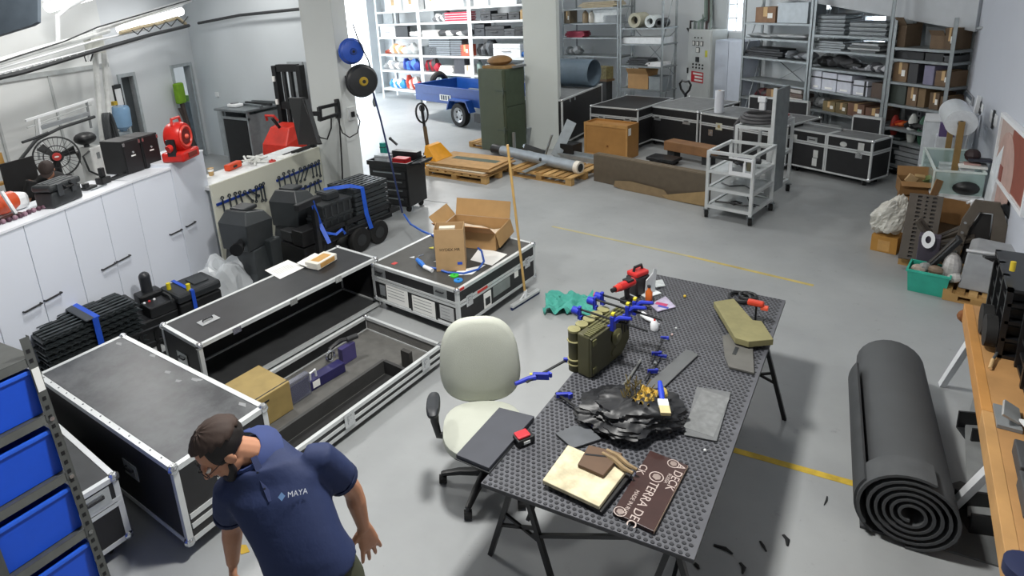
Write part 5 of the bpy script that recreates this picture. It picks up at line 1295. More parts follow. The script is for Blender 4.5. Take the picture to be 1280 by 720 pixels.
# bench behind the panel and what lies on it
t = T('side_bench', 'white bench top behind the beige spanner panel', 'bench', a, TY)
MB().box(0, L, .032,.6,1.1,1.14).build('bench_top', mat('e2e4e4', .5), t)
for x in (.06, L - .06): MB().box(x - .03, x + .03,.5,.56,0,1.1).build('leg', STEEL, t); MB().box(x - .03, x + .03,.04,.1,0,1.1).build('leg', STEEL, t)
def bz(px, py): p = at(px, py, 1.142); return p
p = at(266,222,1.142) + Vector((-.12,.06,0)); t = T('paper_cup', 'paper coffee cup on the bench beside the spanner panel', 'cup', p)
MB().lathe([(.028,0),(.03,.002),(.04,.1),(.042,.102),(.038,.1),(.028,.01),(0,.01)],18).build('cup_wall', mat('c3a06a', .6), t, smooth=True); MB().lathe([(.0,.085),(.037,.085)],14).build('drink', mat('4a2f1c'), t); MB().lathe([(.0375,.06),(.0395,.09)],16).build('white_band', PAPER, t)
p = bz(292,211); t = T('orange_tool', 'bright orange power tool lying on the spanner bench', 'tool', p, TY + 10)
MB().box(-.14,.14,-.05,.05,.0,.09).build('body', mat('dd4a1e', .4), t, .02); MB().box(-.06,.02,-.055,-.05,.03,.06).build('dark_panel', BLACK, t); MB().cyl((.14,0,.05),(.2,0,.05),.02).build('nose', DARK, t)
t = T('white_tubes', 'heap of white plastic pipe fittings on the spanner bench', 'fittings', bz(318,204), TY)
rnd = random.Random(3)
for k in range(9):
    q = rnd.random() * 3; d = Vector((math.cos(q), math.sin(q),0)) * .16; o = Vector((rnd.uniform(-.12,.12), rnd.uniform(-.06,.06),.02 + .018 * (k // 2)))
    MB().cyl(o - d, o + d, .016, n=8).build('fitting', mat('dfe0dc'), t, smooth=True)
p = bz(340,202); t = T('red_disc', 'red lid lying on the spanner bench', 'lid', p); MB().lathe([(0,.02),(.05,.02),(.06,0),(0,0)],16).build('disc', RED, t); MB().ball((0,0,.025),.015).build('knob', RED, t)
t = T('white_papers', 'white sheets and black ruler at the end of the spanner bench', 'papers', bz(362,194), TY); MB().box(-.2,.12,-.06,.1,0,.012).build('sheet', PAPER, t, rot=(0,0, R(5))); MB().box(-.05,.3,.06,.1,.013,.02).build('ruler', DARK, t)
t = T('black_strip', 'black edge moulding behind the white sheets on the bench', 'strip', bz(380,188), TY); MB().box(-.25,.15,.0,.03,0,.05).build('strip_body', BLACK, t); MB().box(-.25,.15,.03,.08,0,.01).build('strip_foot', BLACK, t)
# ---- monitor on the pillar arm
pv = onp(424,132,(0,6.1),0); mz_ = pv.z
c = far(380,152,8.1)
t = T('wall_monitor', 'dark flat screen on a swivel arm at the front pillar', 'monitor', c)
cor = [far(x, y, d) - c for x, y, d in ((360,122,8.2),(377,122,7.9),(399,181,7.9),(373,181,8.2))]
n_ = (cor[1] - cor[0]).cross(cor[3] - cor[0]).normalized() * .05
MB().loft([cor, [v + n_ for v in cor]]).build('casing', BLACK, t, .006)
q = [v * .93 - n_ * .05 for v in cor]; MB().loft([q, [v + n_ * .04 for v in q]]).build('screen', mat('4a5054', .15, var=.05), t)
cor2 = [far(x, y, d) - c for x, y, d in ((383,124,7.9),(399,179,7.85))]; 
MB().bar(cor2[0], cor2[1],.05,.02).build('edge_strip', DARK, t)
t = T('folding_bracket', 'black folding monitor arm fixed to the front pillar', 'arm', pv)
def ar(px, py, d): return far(px, py, d) - pv
dpil = (pv - Vector((0,0, CAM_H))).dot(FWD)
MB().bar(ar(421,124, dpil - .02), ar(423,148, dpil - .02),.07,.05).build('wall_plate', BLACK, t)
for (p, q) in (((399,135),(421,130)),((399,150),(421,143))): MB().bar(ar(*p, dpil - .25), ar(*q, dpil - .05),.045).build('arm_link', BLACK, t)
MB().bar(ar(399,134, dpil - .25), ar(400,151, dpil - .25),.05).build('elbow', BLACK, t); MB().bar(ar(386,142, dpil - .3), ar(400,142, dpil - .25),.06).build('arm_link', BLACK, t)
def pil_cable(label, pts, r=.012, m=BLACK, d=dpil - .08): return cable(label, [far(x, y, d) for x, y in pts], r, m)
pil_cable('black cable drooping from the screen to the front pillar', [(391,160),(400,172),(409,174),(414,160),(414,148)])
pil_cable('black cable looping from monitor arm to pillar socket', [(422,148),(428,166),(437,172),(447,166),(450,152),(446,142)],.01)
pil_cable('straight black cable running down the front pillar', [(424,148),(426,180),(428,215),(428,232)],.012)
# socket, reels on the pillar
p = onp(437,142,(-6.53,6.2),90); tag(bx('pillar_socket', -.005,.04,-.07,.07,-.1,.1, mat('c9cccb'), None, .006, loc=(p.x, 6.24, p.z)), 'white power socket on the side of the front pillar', 'socket'); MB().box(.04,.07,-.03,.03,-.05,.03).build('plug', BLACK, bpy.data.objects['pillar_socket'],.008)
def reel(label, px, py, r, m, mh):
    z = far(px, py, 7.9).z; dirv = far(px, py, 7.9); c = onp(px, py, (-6.2,6.24),48)
    t = T('hose_reel', label, 'reel', c); ax = Vector((.86,-.5,0))
    Mr = ax.to_track_quat('Z', 'Y').to_matrix().to_4x4()
    MB().lathe([(0,-.1),(r * .9,-.1),(r, -.07),(r, .07),(r * .9,.1),(r * .4,.115),(0,.115)],28, Mr).build('drum_cover', m, t, smooth=True)
    MB().torus((0,0,0), r * 1.0,.02, 'z', 28,6, Mr).build('seam_ring', m, t, smooth=True)
    MB().lathe([(0,.135),(r * .25,.135),(r * .3,.115),(0,.11)],18, Mr).build('hub', mh, t, smooth=True)
    MB().lathe([(0,.142),(r * .12,.142),(r * .12,.13),(0,.13)],12, Mr).build('hub_bolt', BLACK, t)
    e = Vector((-6.53,6.24, c.z)) - c; MB().bar(-ax * .08 + Vector((0,0,.0)), e, .06,.14).build('bracket', BLACK, t)
    return t, c
reel('round blue hose reel on the front pillar', 439,64,.165, mat('2a55b8', .4), mat('1e3f8c', .4))
tr, rc_ = reel('round black hose reel with yellow hub under the blue reel', 452,101,.22, mat('26282a', .45), mat('b5962c', .45))
cable('dark blue air hose hanging from the black reel to the floor', [rc_ + Vector((.1,.1,-.15)), onp(476,150,(-6.0,6.5),50), onp(488,200,(-5.9,6.5),50), onp(497,240,(-5.7,6.5),50), onp(503,266,(-5.5,6.6),50)],.014, mat('22315c', .4))
cable('thin dark cable from the blue reel over the black reel', [onp(441,30,(-6.3,6.24),48), onp(447,48,(-6.1,6.24),48), onp(460,75,(-6.0,6.24),48), onp(463,85,(-6.0,6.24),48)],.01, DARK)
p = onp(468,128,(-6.1,6.4),50); t = T('hose_end', 'oval grey hose end hanging below the black reel', 'fitting', p); MB().ball((0,0,0),1,10,8, sc=(.03,.03,.07)).build('body', GREY, t, smooth=True); MB().cyl((0,0,.06),(-.02,0,.25),.008).build('stub', BLACK, t)
p = onp(488,175,(-5.9,6.45),50); t = T('hose_stopper', 'small black nozzle on the hanging dark blue air hose', 'nozzle', p); MB().cyl((0,0,.02),(.12,.0,-.06),.018).build('body', BLACK, t); MB().ball((0,0,.02),.025).build('joint', DARK, t)
# ---- black tool cart right of the pillar
o = Vector((-6.78,6.75,0)); t = T('tool_cart', 'black tool trolley with drawers behind the strapped crates', 'trolley', o, 5)
zt = hgt((-6.2,6.8),205)
MB().box(0,.75,0,.5,.1, zt - .05).build('body', BLACK, t, .01)
for k in range(4): d = MB().box(.03,.72,-.015,-.001,.14 + k * (zt - .24) / 4,.12 + (k + 1) * (zt - .24) / 4).build('drawer', mat('1c1d20', .4), t, .003); MB().box(.1,.65,-.03,-.015,.08 + (k + 1) * (zt - .24) / 4,.1 + (k + 1) * (zt - .24) / 4).build('drawer_pull', STEEL, d)
f = MB(); f.box(-.02,.77,-.02,0, zt - .05, zt + .02).box(-.02,.77,.5,.52, zt - .05, zt + .02).box(-.02,0,0,.5, zt - .05, zt + .02).box(.75,.77,0,.5, zt - .05, zt + .02).box(0,.75,0,.5, zt - .05, zt - .03); f.build('top_tray', BLACK, t)
MB().tube([(.77,.08, zt - .02),(.95,.08, zt + .02),(.95,.42, zt + .02),(.77,.42, zt - .02)],.015,8).build('push_handle', BLACK, t); MB().box(.77,.96,.1,.4, zt - .01, zt + .005).build('side_shelf', DARK, t)
for x in (.08,.67):
    for y in (.08,.42): MB().cyl((x - .02, y, .05),(x + .02, y, .05),.05).build('wheel', RUBBER, t)
Mo = Matrix.Translation(o) @ Matrix.Rotation(R(5),4, 'Z')
for nm, lab, x, y, sx, sy, sz, mm in [('teal_bottle', 'teal box standing at the back of the black tool trolley', .06,.35,.09,.09,.26, mat('1f8a80', .4)),('silver_box', 'silver box on the black tool trolley beside the pillar', .2,.15,.26,.16,.12, mat('b9bfc4', .4)),('red_box', 'red box on the black tool trolley', .55,.16,.26,.16,.09, mat('b51f24', .4)),('black_case', 'long black case at the back of the tool trolley', .48,.4,.5,.13,.14, BLACK)]:
    t = T(nm, lab, 'box', Mo @ Vector((x, y, zt - .028)),5); MB().box(-sx / 2, sx / 2,-sy / 2, sy / 2,0, sz).build('body', mm, t, .008); MB().box(-sx / 2 - .003, sx / 2 + .003,-sy / 2 - .003, sy / 2 + .003, sz * .7, sz * .75).build('seam', DARK, t)
# ---- stack of strapped black drainage panels
a = at(52,425,.6); b = at(172,375,.6); a.z = b.z = 0; sy_ = yaw_of(a, b); L = (b - a).length
t = T('panel_stack', 'stack of black slatted plastic panels with blue strap by white cabinets', 'panels', a, sy_)
PM = mat('2b3133', .45, var=.2, scale=12); PM2 = mat('23282a', .45, var=.2)
for k in range(9):
    z = .1 + .056 * k; m = MB(); D = .42
    m.box(0, L, 0, D, z, z + .016)
    for j in range(6): m.box(.02, L - .02,.02 + .068 * j, .06 + .068 * j, z + .016, z + .034)
    for j in range(13): x = .03 + (L - .08) * j / 12; m.add([(x, -.006, z + .03),(x + .02,-.006, z + .03),(x + .07,-.006, z - .004),(x + .05,-.006, z - .004),(x, .006, z + .03),(x + .02,.006, z + .03),(x + .07,.006, z - .004),(x + .05,.006, z - .004)],[(0,1,2,3),(7,6,5,4),(0,4,5,1),(1,5,6,2),(2,6,7,3),(3,7,4,0)])
    m.build('panel', PM if k % 2 else PM2, t, loc=(.008 * ((k * 5) % 3 - 1),.006 * ((k * 7) % 3 - 1),0))
for k in range(3): MB().box(.1 + .45 * k, .2 + .45 * k, .03,.39,0,.098).build('skid', BLACK, t)
for j in range(5):
    for i in range(4): MB().box(.06 + L * .24 * i, .06 + L * .24 * i + L * .16,.05 + .078 * j, .066 + .078 * j, .6,.604).build('slot_rib', mat('3c4346', .4), t)
sx = L * .42
MB().box(sx, sx + .075,-.03,.45,.605,.62).build('strap_pad', mat('3a3f45'), t, .01)
MB().box(sx + .055, sx + .105,-.032,-.02,.1,.615).build('blue_strap', mat('1f4fc0', .45), t); MB().box(sx + .075, sx + .12,-.03,.45,.606,.616).build('blue_strap', mat('1f4fc0', .45), t)
# black lattice rack end
p = at(172,420,.3); t = T('lattice_rack', 'black lattice bracket standing at the end of the panel stack', 'rack', (p.x + .12, p.y + .05,0), sy_ - 8)
for z in (.05,.2,.34): MB().box(-.35,.35,0,.03, z, z + .03).build('rail', BLACK, t)
for k in range(6): MB().box(-.34 + .13 * k, -.31 + .13 * k, 0,.03,.05,.36).build('bar', BLACK, t)
for x in (-.3,.3): MB().box(x - .02, x + .02,-.1,.12,0,.05).build('foot', BLACK, t)
# ---- black machine and case right of the stack
p = at(205,392,.3); t = T('black_machine', 'black machine with round-topped post and red lamps near cabinets', 'machine', (p.x - .15, p.y - .1,0), sy_ - 4)
MB().box(-.32,.28,-.16,.28,0,.3).build('base', BLACK, t, .015); MB().box(-.3,-.06,.05,.3,.3,.48).build('rear_block', DARK, t, .02); MB().box(-.02,.3,-.16,.06,.3,.42).build('front_block', mat('1f2022', .4), t, .015)
MB().box(.0,.24,.1,.28,.3,.46).build('side_block', BLACK, t, .02)
MB().cyl((.12,.2,.4),(.12,.2,.62),.055, n=16).build('round_post', mat('2a2c30', .4), t, smooth=True); MB().ball((.12,.2,.62),.055,14,8).build('post_cap', mat('2a2c30', .4), t, smooth=True)
MB().tube([(-.34,-.1,.1),(-.36,-.06,.36),(-.3,-.02,.44),(-.28,-.14,.2)],.025,7).build('hose', GREY, t, smooth=True)
for k in range(3): MB().ball((.0 + .05 * k, -.0,.425),.014,8,6).build('lamp', mat('c02a2a') if k == 1 else WHITE, t)
a = at(228,384,.35); b = at(280,362,.35); L = (b - a).length
t = T('black_case', 'black moulded case with blue strap between machine and plastic film', 'case', (a.x - .05, a.y, 0), yaw_of(a, b))
MB().box(0, L, 0,.4,.04,.35).build('lower_shell', BLACK, t, .02); MB().box(-.01, L + .01,-.01,.41,.36,.46).build('lid', mat('26292c', .45), t, .03); MB().box(L * .5, L * .85,.1,.3,.46,.475).build('lid_relief', mat('33373a'), t, .005)
MB().box(L * .28, L * .36,-.02,.42,.461,.47).build('blue_strap', mat('1f4fc0', .45), t); MB().box(L * .28, L * .36,-.025,-.012,.04,.47).build('blue_strap', mat('1f4fc0', .45), t)
for x, y in ((.03,.25),(L * .3,.04)): MB().cyl((x, y, .46),(x, y, .53),.022).build('yellow_knob', mat('d8c626'), t)
for k in range(4): MB().torus((-.04,.12 + .03 * k, .4),.06,.012, 'x', 14,6).build('coil', DARK, t)
for x in (.05, L - .05):
    for y in (.05,.35): MB().box(x - .03, x + .03, y - .03, y + .03,0,.04).build('foot', BLACK, t)
# ---- translucent film heaps
FILM = mat('e3e8ec', .25, var=.03, alpha=.55)
def film(label, p, s, seed, n=14):
    rnd = random.Random(seed); ph = [rnd.random() * 6 for _ in range(6)]
    def f(u, v):
        x, y = (u - .5) * 2,(v - .5) * 2; r2 = max(0,1 - x * x * .9 - y * y * .9)
        z = s[2] * math.sqrt(r2) * (.75 + .25 * math.sin(5 * x + ph[0]) * math.cos(4 * y + ph[1])) + .05 * math.sin(11 * x + ph[2]) * math.sin(9 * y + ph[3]) * r2
        return (x * s[0] + .03 * math.sin(8 * y + ph[4]), y * s[1] + .03 * math.sin(9 * x + ph[5]), max(.004, z))
    return tag(MB().grid(f, n, n).build('plastic_film', FILM, loc=p), label, 'film')
pf = at(280,352,.15); film('crumpled clear plastic film heap in front of the tall cabinet', (pf.x, pf.y, 0),(.32,.36,.55),3)
pf = at(44,475,.05); film('clear plastic film sheet left of the panel stack', (pf.x - .1, pf.y - .25,0),(.2,.22,.55),5)
# ---- black hoppers
HM = mat('34383a', .4, var=.1)
def hopper(label, p, yaw, s=1.0, knob=True):
    t = T('plastic_hopper', label, 'hopper', p, yaw)
    m = MB(); m.loft([[(-.34 * s, -.3,0),(.34 * s, -.3,0),(.34 * s, .3,0),(-.34 * s, .3,0)],[(-.24 * s, -.26,.22),(.26 * s, -.22,.22),(.26 * s, .26,.22),(-.24 * s, .26,.22)],[(-.2 * s, -.22,.5),(.2 * s, -.18,.5),(.22 * s, .22,.5),(-.2 * s, .22,.5)]]); m.build('base', HM, t, .012)
    m = MB(); m.loft([[(-.26 * s, -.2,.5),(.24 * s, -.2,.5),(.24 * s, .22,.5),(-.26 * s, .22,.5)],[(-.28 * s, -.24,.84),(.24 * s, -.24,.8),(.24 * s, .22,.8),(-.28 * s, .22,.84)],[(-.16 * s, -.16,.98),(.16 * s, -.18,.92),(.18 * s, .16,.92),(-.16 * s, .16,.98)]]); m.build('upper_box', mat('303436', .4, var=.1), t, .015)
    MB().box(-.13 * s, .13 * s, -.12,.12,.95,1.0).build('lid', mat('2a2d2f', .4), t, .015)
    MB().box(.05 * s, .26 * s, -.3,-.18,.2,.56).build('chute', mat('2c3032', .4), t, .015)
    for k in range(2): MB().box(-.3 * s, .32 * s, -.31,-.3,.06 + .08 * k, .09 + .08 * k).build('ledge', HM, t)
    if knob:
        MB().cyl((-.26 * s, -.1,.62),(-.42 * s, -.16,.6),.05, n=14).build('pipe_stub', BLACK, t, smooth=True); MB().cyl((-.4 * s, -.15,.6),(-.46 * s, -.18,.6),.075, n=16).build('flange', BLACK, t, smooth=True)
    return t
p = at(320,345,.1); hopper('larger dark grey plastic hopper with side pipe by the spanner board', (p.x - .05, p.y + .02,0),100,.82)
p = at(372,318,.1); hopper('smaller dark grey plastic hopper beside the blue strap', (p.x - .1, p.y + .12,0),102,.74, False)
p = at(402,300,.3); t = T('black_bag', 'crumpled black bag between the hopper and strapped crates', 'bag', (p.x - .05, p.y, 0),80); MB().ball((0,0,0),1,14,9, sc=(.22,.2,.2)).build('bag_body', BLACK, t, smooth=True, loc=(0,0,.2)); MB().tube([(.05,-.05,.38),(.1,-.1,.48),(.0,-.05,.42)],.02,6).build('bag_tie', DARK, t)
def flat_strap(name, label, pts, w, m, cat='strap'):
    pts = [Vector(p) for p in pts]; rings = []
    for i, p in enumerate(pts):
        tt = (pts[min(i + 1, len(pts) - 1)] - pts[max(i - 1,0)]).normalized(); vd = (p - Vector((0,0, CAM_H))).normalized(); sd = tt.cross(Vector((.57,-.57,.6))).normalized() * w / 2; n = tt.cross(sd).normalized() * .003
        rings.append([p - sd - n, p + sd - n, p + sd + n, p - sd + n])
    return tag(MB().loft(rings).build(name, m), label, cat)
BS = mat('2258c8', .45)
# ---- black cart with wheels, strapped crates
a = at(437,330,.0); b = at(505,300,.0); yC = 86
o = Vector((-5.72,4.72,0)); t = T('black_trailer_cart', 'black wheeled cart that carries the strapped black crates', 'cart', o, yC)
LC, DC = 1.25,.62
MB().box(0, LC, 0, DC, .3,.36).build('deck', BLACK, t, .008)
for y in (0, DC - .03): MB().box(0, LC, y, y + .03,.44,.5).build('side_rail', BLACK, t); MB().box(0, LC, y, y + .03,.3,.37).build('deck_edge', DARK, t)
for x in (0,.4,.8, LC - .04):
    for y in (0, DC - .03): MB().box(x, x + .035, y, y + .03,.36,.5).build('stake', BLACK, t)
for x in (.62,.95):
    for y in (-.03, DC - .06):
        MB().lathe([(0,-.05),(.16,-.05),(.17,-.03),(.17,.03),(.16,.05),(0,.05)],22, Matrix.Translation((x, y + .04,.17)) @ Matrix.Rotation(PI / 2,4, 'X')).build('wheel', RUBBER, t, smooth=True)
        MB().lathe([(0,-.056),(.08,-.056),(.08,.056),(0,.056)],16, Matrix.Translation((x, y + .04,.17)) @ Matrix.Rotation(PI / 2,4, 'X')).build('hub', DARK, t)
MB().box(LC, LC + .25,.1, DC - .1,.3,.35).build('tail_step', BLACK, t)
MB().box(.05,.1,.1, DC - .1,0,.3).build('front_leg', BLACK, t)
Mk = Matrix.Translation(o) @ Matrix.Rotation(R(yC),4, 'Z')
def crate(label, x, y, z, L, D, H, ribs=5, top=False):
    t = T('black_crate', label, 'crate', Mk @ Vector((x, y, z)), yC); CM = mat('25282a', .5, var=.2)
    MB().box(.01, L - .01,.01, D - .01,0, H).build('crate_body', CM, t)
    for k in range(ribs): xx = L * (k + .5) / ribs; MB().box(xx - .012, xx + .012,0,.012,0, H).build('rib', mat('34383a'), t); 
    for z_ in (0, H - .03): MB().box(0, L, 0, D, z_, z_ + .028).build('rim', mat('303436'), t)
    return t
crate('lower black ribbed crate at the left of the strapped cart', .08,.05,.365,.52,.5,.22)
crate('upper black ribbed crate under the small black box', .1,.04,.59,.5,.5,.2)
t = T('small_black_box', 'small black box on top of the ribbed crates', 'box', Mk @ Vector((.28,.15,.795)), yC); MB().box(0,.2,0,.22,0,.09).build('body', mat('303335'), t, .008); MB().box(.01,.19,.01,.21,.09,.1).build('lid', mat('3a3e40'), t)
t = T('slatted_crates', 'stack of black slatted trays under the blue strap on cart', 'crates', Mk @ Vector((.64,.03,.365)), yC)
for k in range(8):
    m = MB(); z = .064 * k
    m.box(0,.6,0,.02, z, z + .05).box(0,.6,.54,.56, z, z + .05).box(0,.02,.02,.54, z, z + .05).box(.58,.6,.02,.54, z, z + .05)
    for j in range(7): m.box(.03 + .08 * j, .07 + .08 * j, .02,.54, z + .03, z + .045)
    m.build('tray', mat('2a2e30', .45) if k % 2 else mat('33383a', .45), t)
for j in range(6): MB().box(.04,.56,.05 + .085 * j, .08 + .085 * j, .5,.505).build('top_slat', mat('5a6064', .4), t)
t = T('black_blocks', 'pair of black blocks at the front of the strapped cart', 'blocks', Mk @ Vector((-.06,.02,.365)), yC)
MB().box(-.2,.1,.0,.22,.0,.2).build('block', BLACK, t, .01); MB().box(-.18,.08,.26,.5,.0,.14).build('block', DARK, t, .01); MB().box(-.2,.12,.0,.5,-.36,-.02).build('stand', BLACK, t)
flat_strap('blue_strap', 'blue ratchet strap over the slatted trays on the cart', [Mk @ Vector(p) for p in [(.36,.3,.9),(.5,.25,.895),(.68,.15,.89),(.74,-.02,.87),(.76,-.03,.5),(.8,-.05,.28)]],.055, BS)
flat_strap('blue_strap', 'blue ratchet strap hanging beside the smaller hopper', [at(384,251,.95), at(390,252,.95), at(400,280,.62), at(412,304,.4)],.05, BS)
flat_strap('blue_strap', 'loose blue strap end on the front of the black cart', [Mk @ Vector(p) for p in [(.05,-.04,.47),(.2,-.05,.4),(.3,-.06,.44),(.34,-.06,.36)]],.035, BS)
p = Mk @ Vector((-.3,.4,.72)); t = T('black_bar', 'flat black bar above the smaller hopper', 'bar', at(385,258,.9),96); MB().box(-.2,.2,-.04,.04,0,.08).build('bar_body', BLACK, t, .01); MB().box(.06,.12,-.03,.03,-.9,0).build('post', BLACK, t)
cable('bright blue air hose running from cart to the flight case', [at(505,268,.35), at(513,280,.3), at(528,289,.45), at(545,296,.55)],.014, mat('2a62c8', .4))
# ---- orange brown carton behind the open case
p = at(458,362,0); t = T('brown_carton', 'small brown carton on the floor left of the box-laden case', 'carton', (p.x - .1, p.y + .05,0),88); MB().box(-.15,.15,0,.3,0,.3).build('carton_body', mat('b07c40', .8), t, .004); MB().box(-.15,.15,-.003,0,.18,.2).build('tape', PALE, t)
# ---- blue bin shelf in the lower left corner (uprights lean a little)
SB = Matrix.Translation((-2.98,.86,0)) @ Matrix.Rotation(R(-9),4, 'Y') @ Matrix.Rotation(R(0),4, 'Z')
t = T('bin_shelf', 'grey slotted steel shelf with blue bins in the lower left corner', 'shelving', (-2.98,.86,0)); t.rotation_euler = (0, R(-9),0)
SM = mat('5b5d5b', .5,.3, var=.15); H_ = 1.78; DS = .4; WS = .9
for x in (0,-WS):
    for y in (0,-DS):
        k = MB().box(x - .04, x, y - .002, y, 0, H_).box(x - .002, x, y - (.04 if y == 0 else -.0), y + (0 if y == 0 else .04),0, H_).build('upright', SM, t)
        for j in range(34): z = .05 + .05 * j; MB().box(x, x + .0015,(y - .03 if y == 0 else y + .012),(y - .014 if y == 0 else y + .028), z, z + .02).build('slot', BLACK, k) if x == 0 and y == 0 else None
lev = [.1,.42,.74,1.06,1.38,1.68]
for z in lev:
    MB().box(-WS, -.003,-DS + .003,-.003, z - .004, z).build('shelf', SM, t); MB().box(-.02,-.003,-DS + .004,-.004, z - .045, z - .004).build('shelf_lip', mat('6b6d6a', .45,.3), t); MB().box(-WS, -.02,-.02,-.004, z - .045, z - .004).build('shelf_lip', SM, t)
MB().box(.0,.004,-.035,-.004,1.5,1.62).build('barcode_label', PAPER, t)
for z in (1.1,1.42,.78,.46): MB().cyl((0,-.02, z - .07),(.008,-.02, z - .07),.011, n=8).build('bolt', CHROME, t)
BB = mat('1c55d6', .4, var=.05)
names = ['lowest', 'second lowest', 'third lowest', 'fourth lowest', 'topmost']
for i, z in enumerate(lev[:5]):
    for j in range(2):
        o = SB @ Vector((-.2 - .38 * j, -DS / 2, z + .003)); b_ = T('storage_bin', '%s blue storage bin on the corner shelf, %s row' % (names[i],['outer', 'inner'][j]), 'bin', o, 0, 'blue bins on the corner shelf'); b_.rotation_euler = (0, R(-9),0)
        m = MB(); w, d, h = .175,.165,.235
        m.loft([[(-w * .9,-d, 0),(w * .9,-d, 0),(w * .9, d, 0),(-w * .9, d, 0)],[(-w, -d, h),(w, -d, h * .98),(w, d, h),(-w, d, h)]], cap=False); m.add([(-w * .9,-d, .004),(w * .9,-d, .004),(w * .9, d, .004),(-w * .9, d, .004)],[(0,1,2,3)])
        m.build('bin_body', BB, b_, solid=.006, bevel=.003)
        MB().box(w - .002, w + .014,-d, d, h - .022, h).build('rim', mat('2a66e6', .4), b_, .004); MB().box(-w - .01,-w + .002,-d, d, h - .022, h).build('rim', BB, b_)
# ================================================================ flight cases in front
def scuff_sheen_mat():
    m = bpy.data.materials.new('scuffed_laminate'); m.use_nodes = True; nt = m.node_tree; b = nt.nodes['Principled BSDF']
    tc = nt.nodes.new('ShaderNodeTexCoord'); n = nt.nodes.new('ShaderNodeTexNoise'); n.inputs['Scale'].default_value = 3.0; n.inputs['Detail'].default_value = 8; n.inputs['Roughness'].default_value = .7
    nt.links.new(tc.outputs['Object'], n.inputs['Vector'])
    r = nt.nodes.new('ShaderNodeValToRGB'); e = r.color_ramp.elements; e[0].position = .38; e[0].color = rgb('38393c') + (1,); e[1].position = .62; e[1].color = rgb('5c5e60') + (1,)  # scuff pattern, lightened to put a reflected sheen into the colour
    nt.links.new(n.outputs['Fac'], r.inputs['Fac']); nt.links.new(r.outputs[0], b.inputs['Base Color'])
    q = nt.nodes.new('ShaderNodeMapRange'); q.inputs[3].default_value = .22; q.inputs[4].default_value = .5; nt.links.new(n.outputs['Fac'], q.inputs[0]); nt.links.new(q.outputs[0], b.inputs['Roughness'])
    return m
SCUFF_SHEEN = scuff_sheen_mat()
a = at(210,592,.66); b = at(48,472,.66)
fa = flight_case('largest closed flight case with scuffed grey top behind the man', (-5.06,1.31,0),.5,1.87,.66,.66, lid=0, top=SCUFF_SHEEN, ew=.036)
for (x, z) in ((1.3,.4),): h = ref(HDISH, 'handle_dish', fa, (x, -.001, z)); ref(HGRIP, 'handle_grip', h, (0,0,0))
h = ref(HDISH, 'handle_dish', fa, (1.872,.36,.47),(0,0, PI / 2),(1.35,1,1.3)); ref(HGRIP, 'handle_grip', h, (0,0,0))
for z in (.2,.27): MB().box(1.87,1.878,.04,.62, z, z + .035).build('lower_rail', ALU2, fa)
for k in range(14): MB().cyl((.1 + .125 * k, .018,.664),(.1 + .125 * k, .018,.668),.006, n=6).build('rivet', GREY, fa)
rnd = random.Random(5)
for k in range(7):
    x = rnd.uniform(.05,1.8); y = rnd.uniform(.5,.6)
    MB().prism([(x, y),(x + .05 * rnd.random() + .02, y + .01),(x + .03, y + .035),(x - .02, y + .02)],.6622,.6632).build('peeled_patch', mat('8b8d8e', .5), fa)
fb = flight_case('narrow flight case squeezed between the blue bin shelf and large case', (-5.45,.72,0),-1.5,1.86,.5,.56, lid=.17, top=mat('303234', .45, var=.2), ew=.032)
h = ref(HDISH, 'handle_dish', fb, (1.866,.36,.47),(0,0, PI / 2)); ref(HGRIP, 'handle_grip', h, (0,0,0))
# open case: box lying on its back edge, open towards the hall
t = T('flight_case', 'open empty black flight case with paper and carton on top', 'case', (-4.47,2.27,0),87)
L, D, H = 2.05,.64,.57; w = .014
INN = mat('1a1a1b', .7, var=.15)
MB().box(0, L, D - w, D, .03, H).build('back_panel', INN, t); MB().box(0, L, 0, D - w, H - w, H).build('top_panel', mat('232427', .42, var=.3, scale=5), t); MB().box(0, L, 0, D - w, .03,.03 + w).build('floor_panel', mat('3a3b3c', .6), t)
MB().box(0, w, 0, D - w, .03 + w, H - w).build('end_panel', LAMIN, t); MB().box(L - w, L, 0, D - w, .03 + w, H - w).build('end_panel', LAMIN, t)
edges(L, D, .03, H, .034).build('edge_frame', ALU2, t)
for x in (.012, L - .012):
    for y in (.012, D - .012):
        for z in (.042, H - .012): ref(CAP, 'corner_cap', t, (x, y, z))
for x in (.35,.95,1.5): MB().box(x - .04, x + .04,-.012,-.004, H - .05, H + .006).build('latch_plate', CHROME, t)
h = ref(HDISH, 'handle_dish', t, (-.003,.33,.34),(0, R(90),-PI / 2)); h.rotation_euler = (0,0,-PI / 2); ref(HGRIP, 'handle_grip', h, (0,0,0))
h = ref(HDISH, 'handle_dish', t, (.28,.33, H + .002),(R(-90),0,0)); ref(HGRIP, 'handle_grip', h, (0,0,0))
for x in (.1, L - .1):
    for y in (.1, D - .1): MB().box(x - .04, x + .04, y - .04, y + .04,0,.03).build('foot', BLACK, t)
Mc = Matrix.Translation((-4.47,2.27,0)) @ Matrix.Rotation(R(87),4, 'Z')
def paper(label, cor, z, m=PAPER):
    p = [at(x, y, z) for x, y in cor]; c = sum(p, Vector()) / 4
    return tag(MB().prism([((v - c).x, (v - c).y) for v in p],0,.002).build('paper_sheet', m, loc=c), label, 'paper')
pp = paper('white printed sheet lying on the open flight case', [(331,338),(350,349),(381,334),(360,325)], H + .004)
for k in range(5): MB().box(-.12,.1,-.06 + .028 * k, -.055 + .028 * k, .0021,.0026).build('print_line', mat('9a9a9a'), pp, rot=(0,0, R(84)))
p = at(402,330, H); t = T('window_carton', 'white carton with amber window next to the sheet on open case', 'carton', (p.x, p.y, H + .005),96)
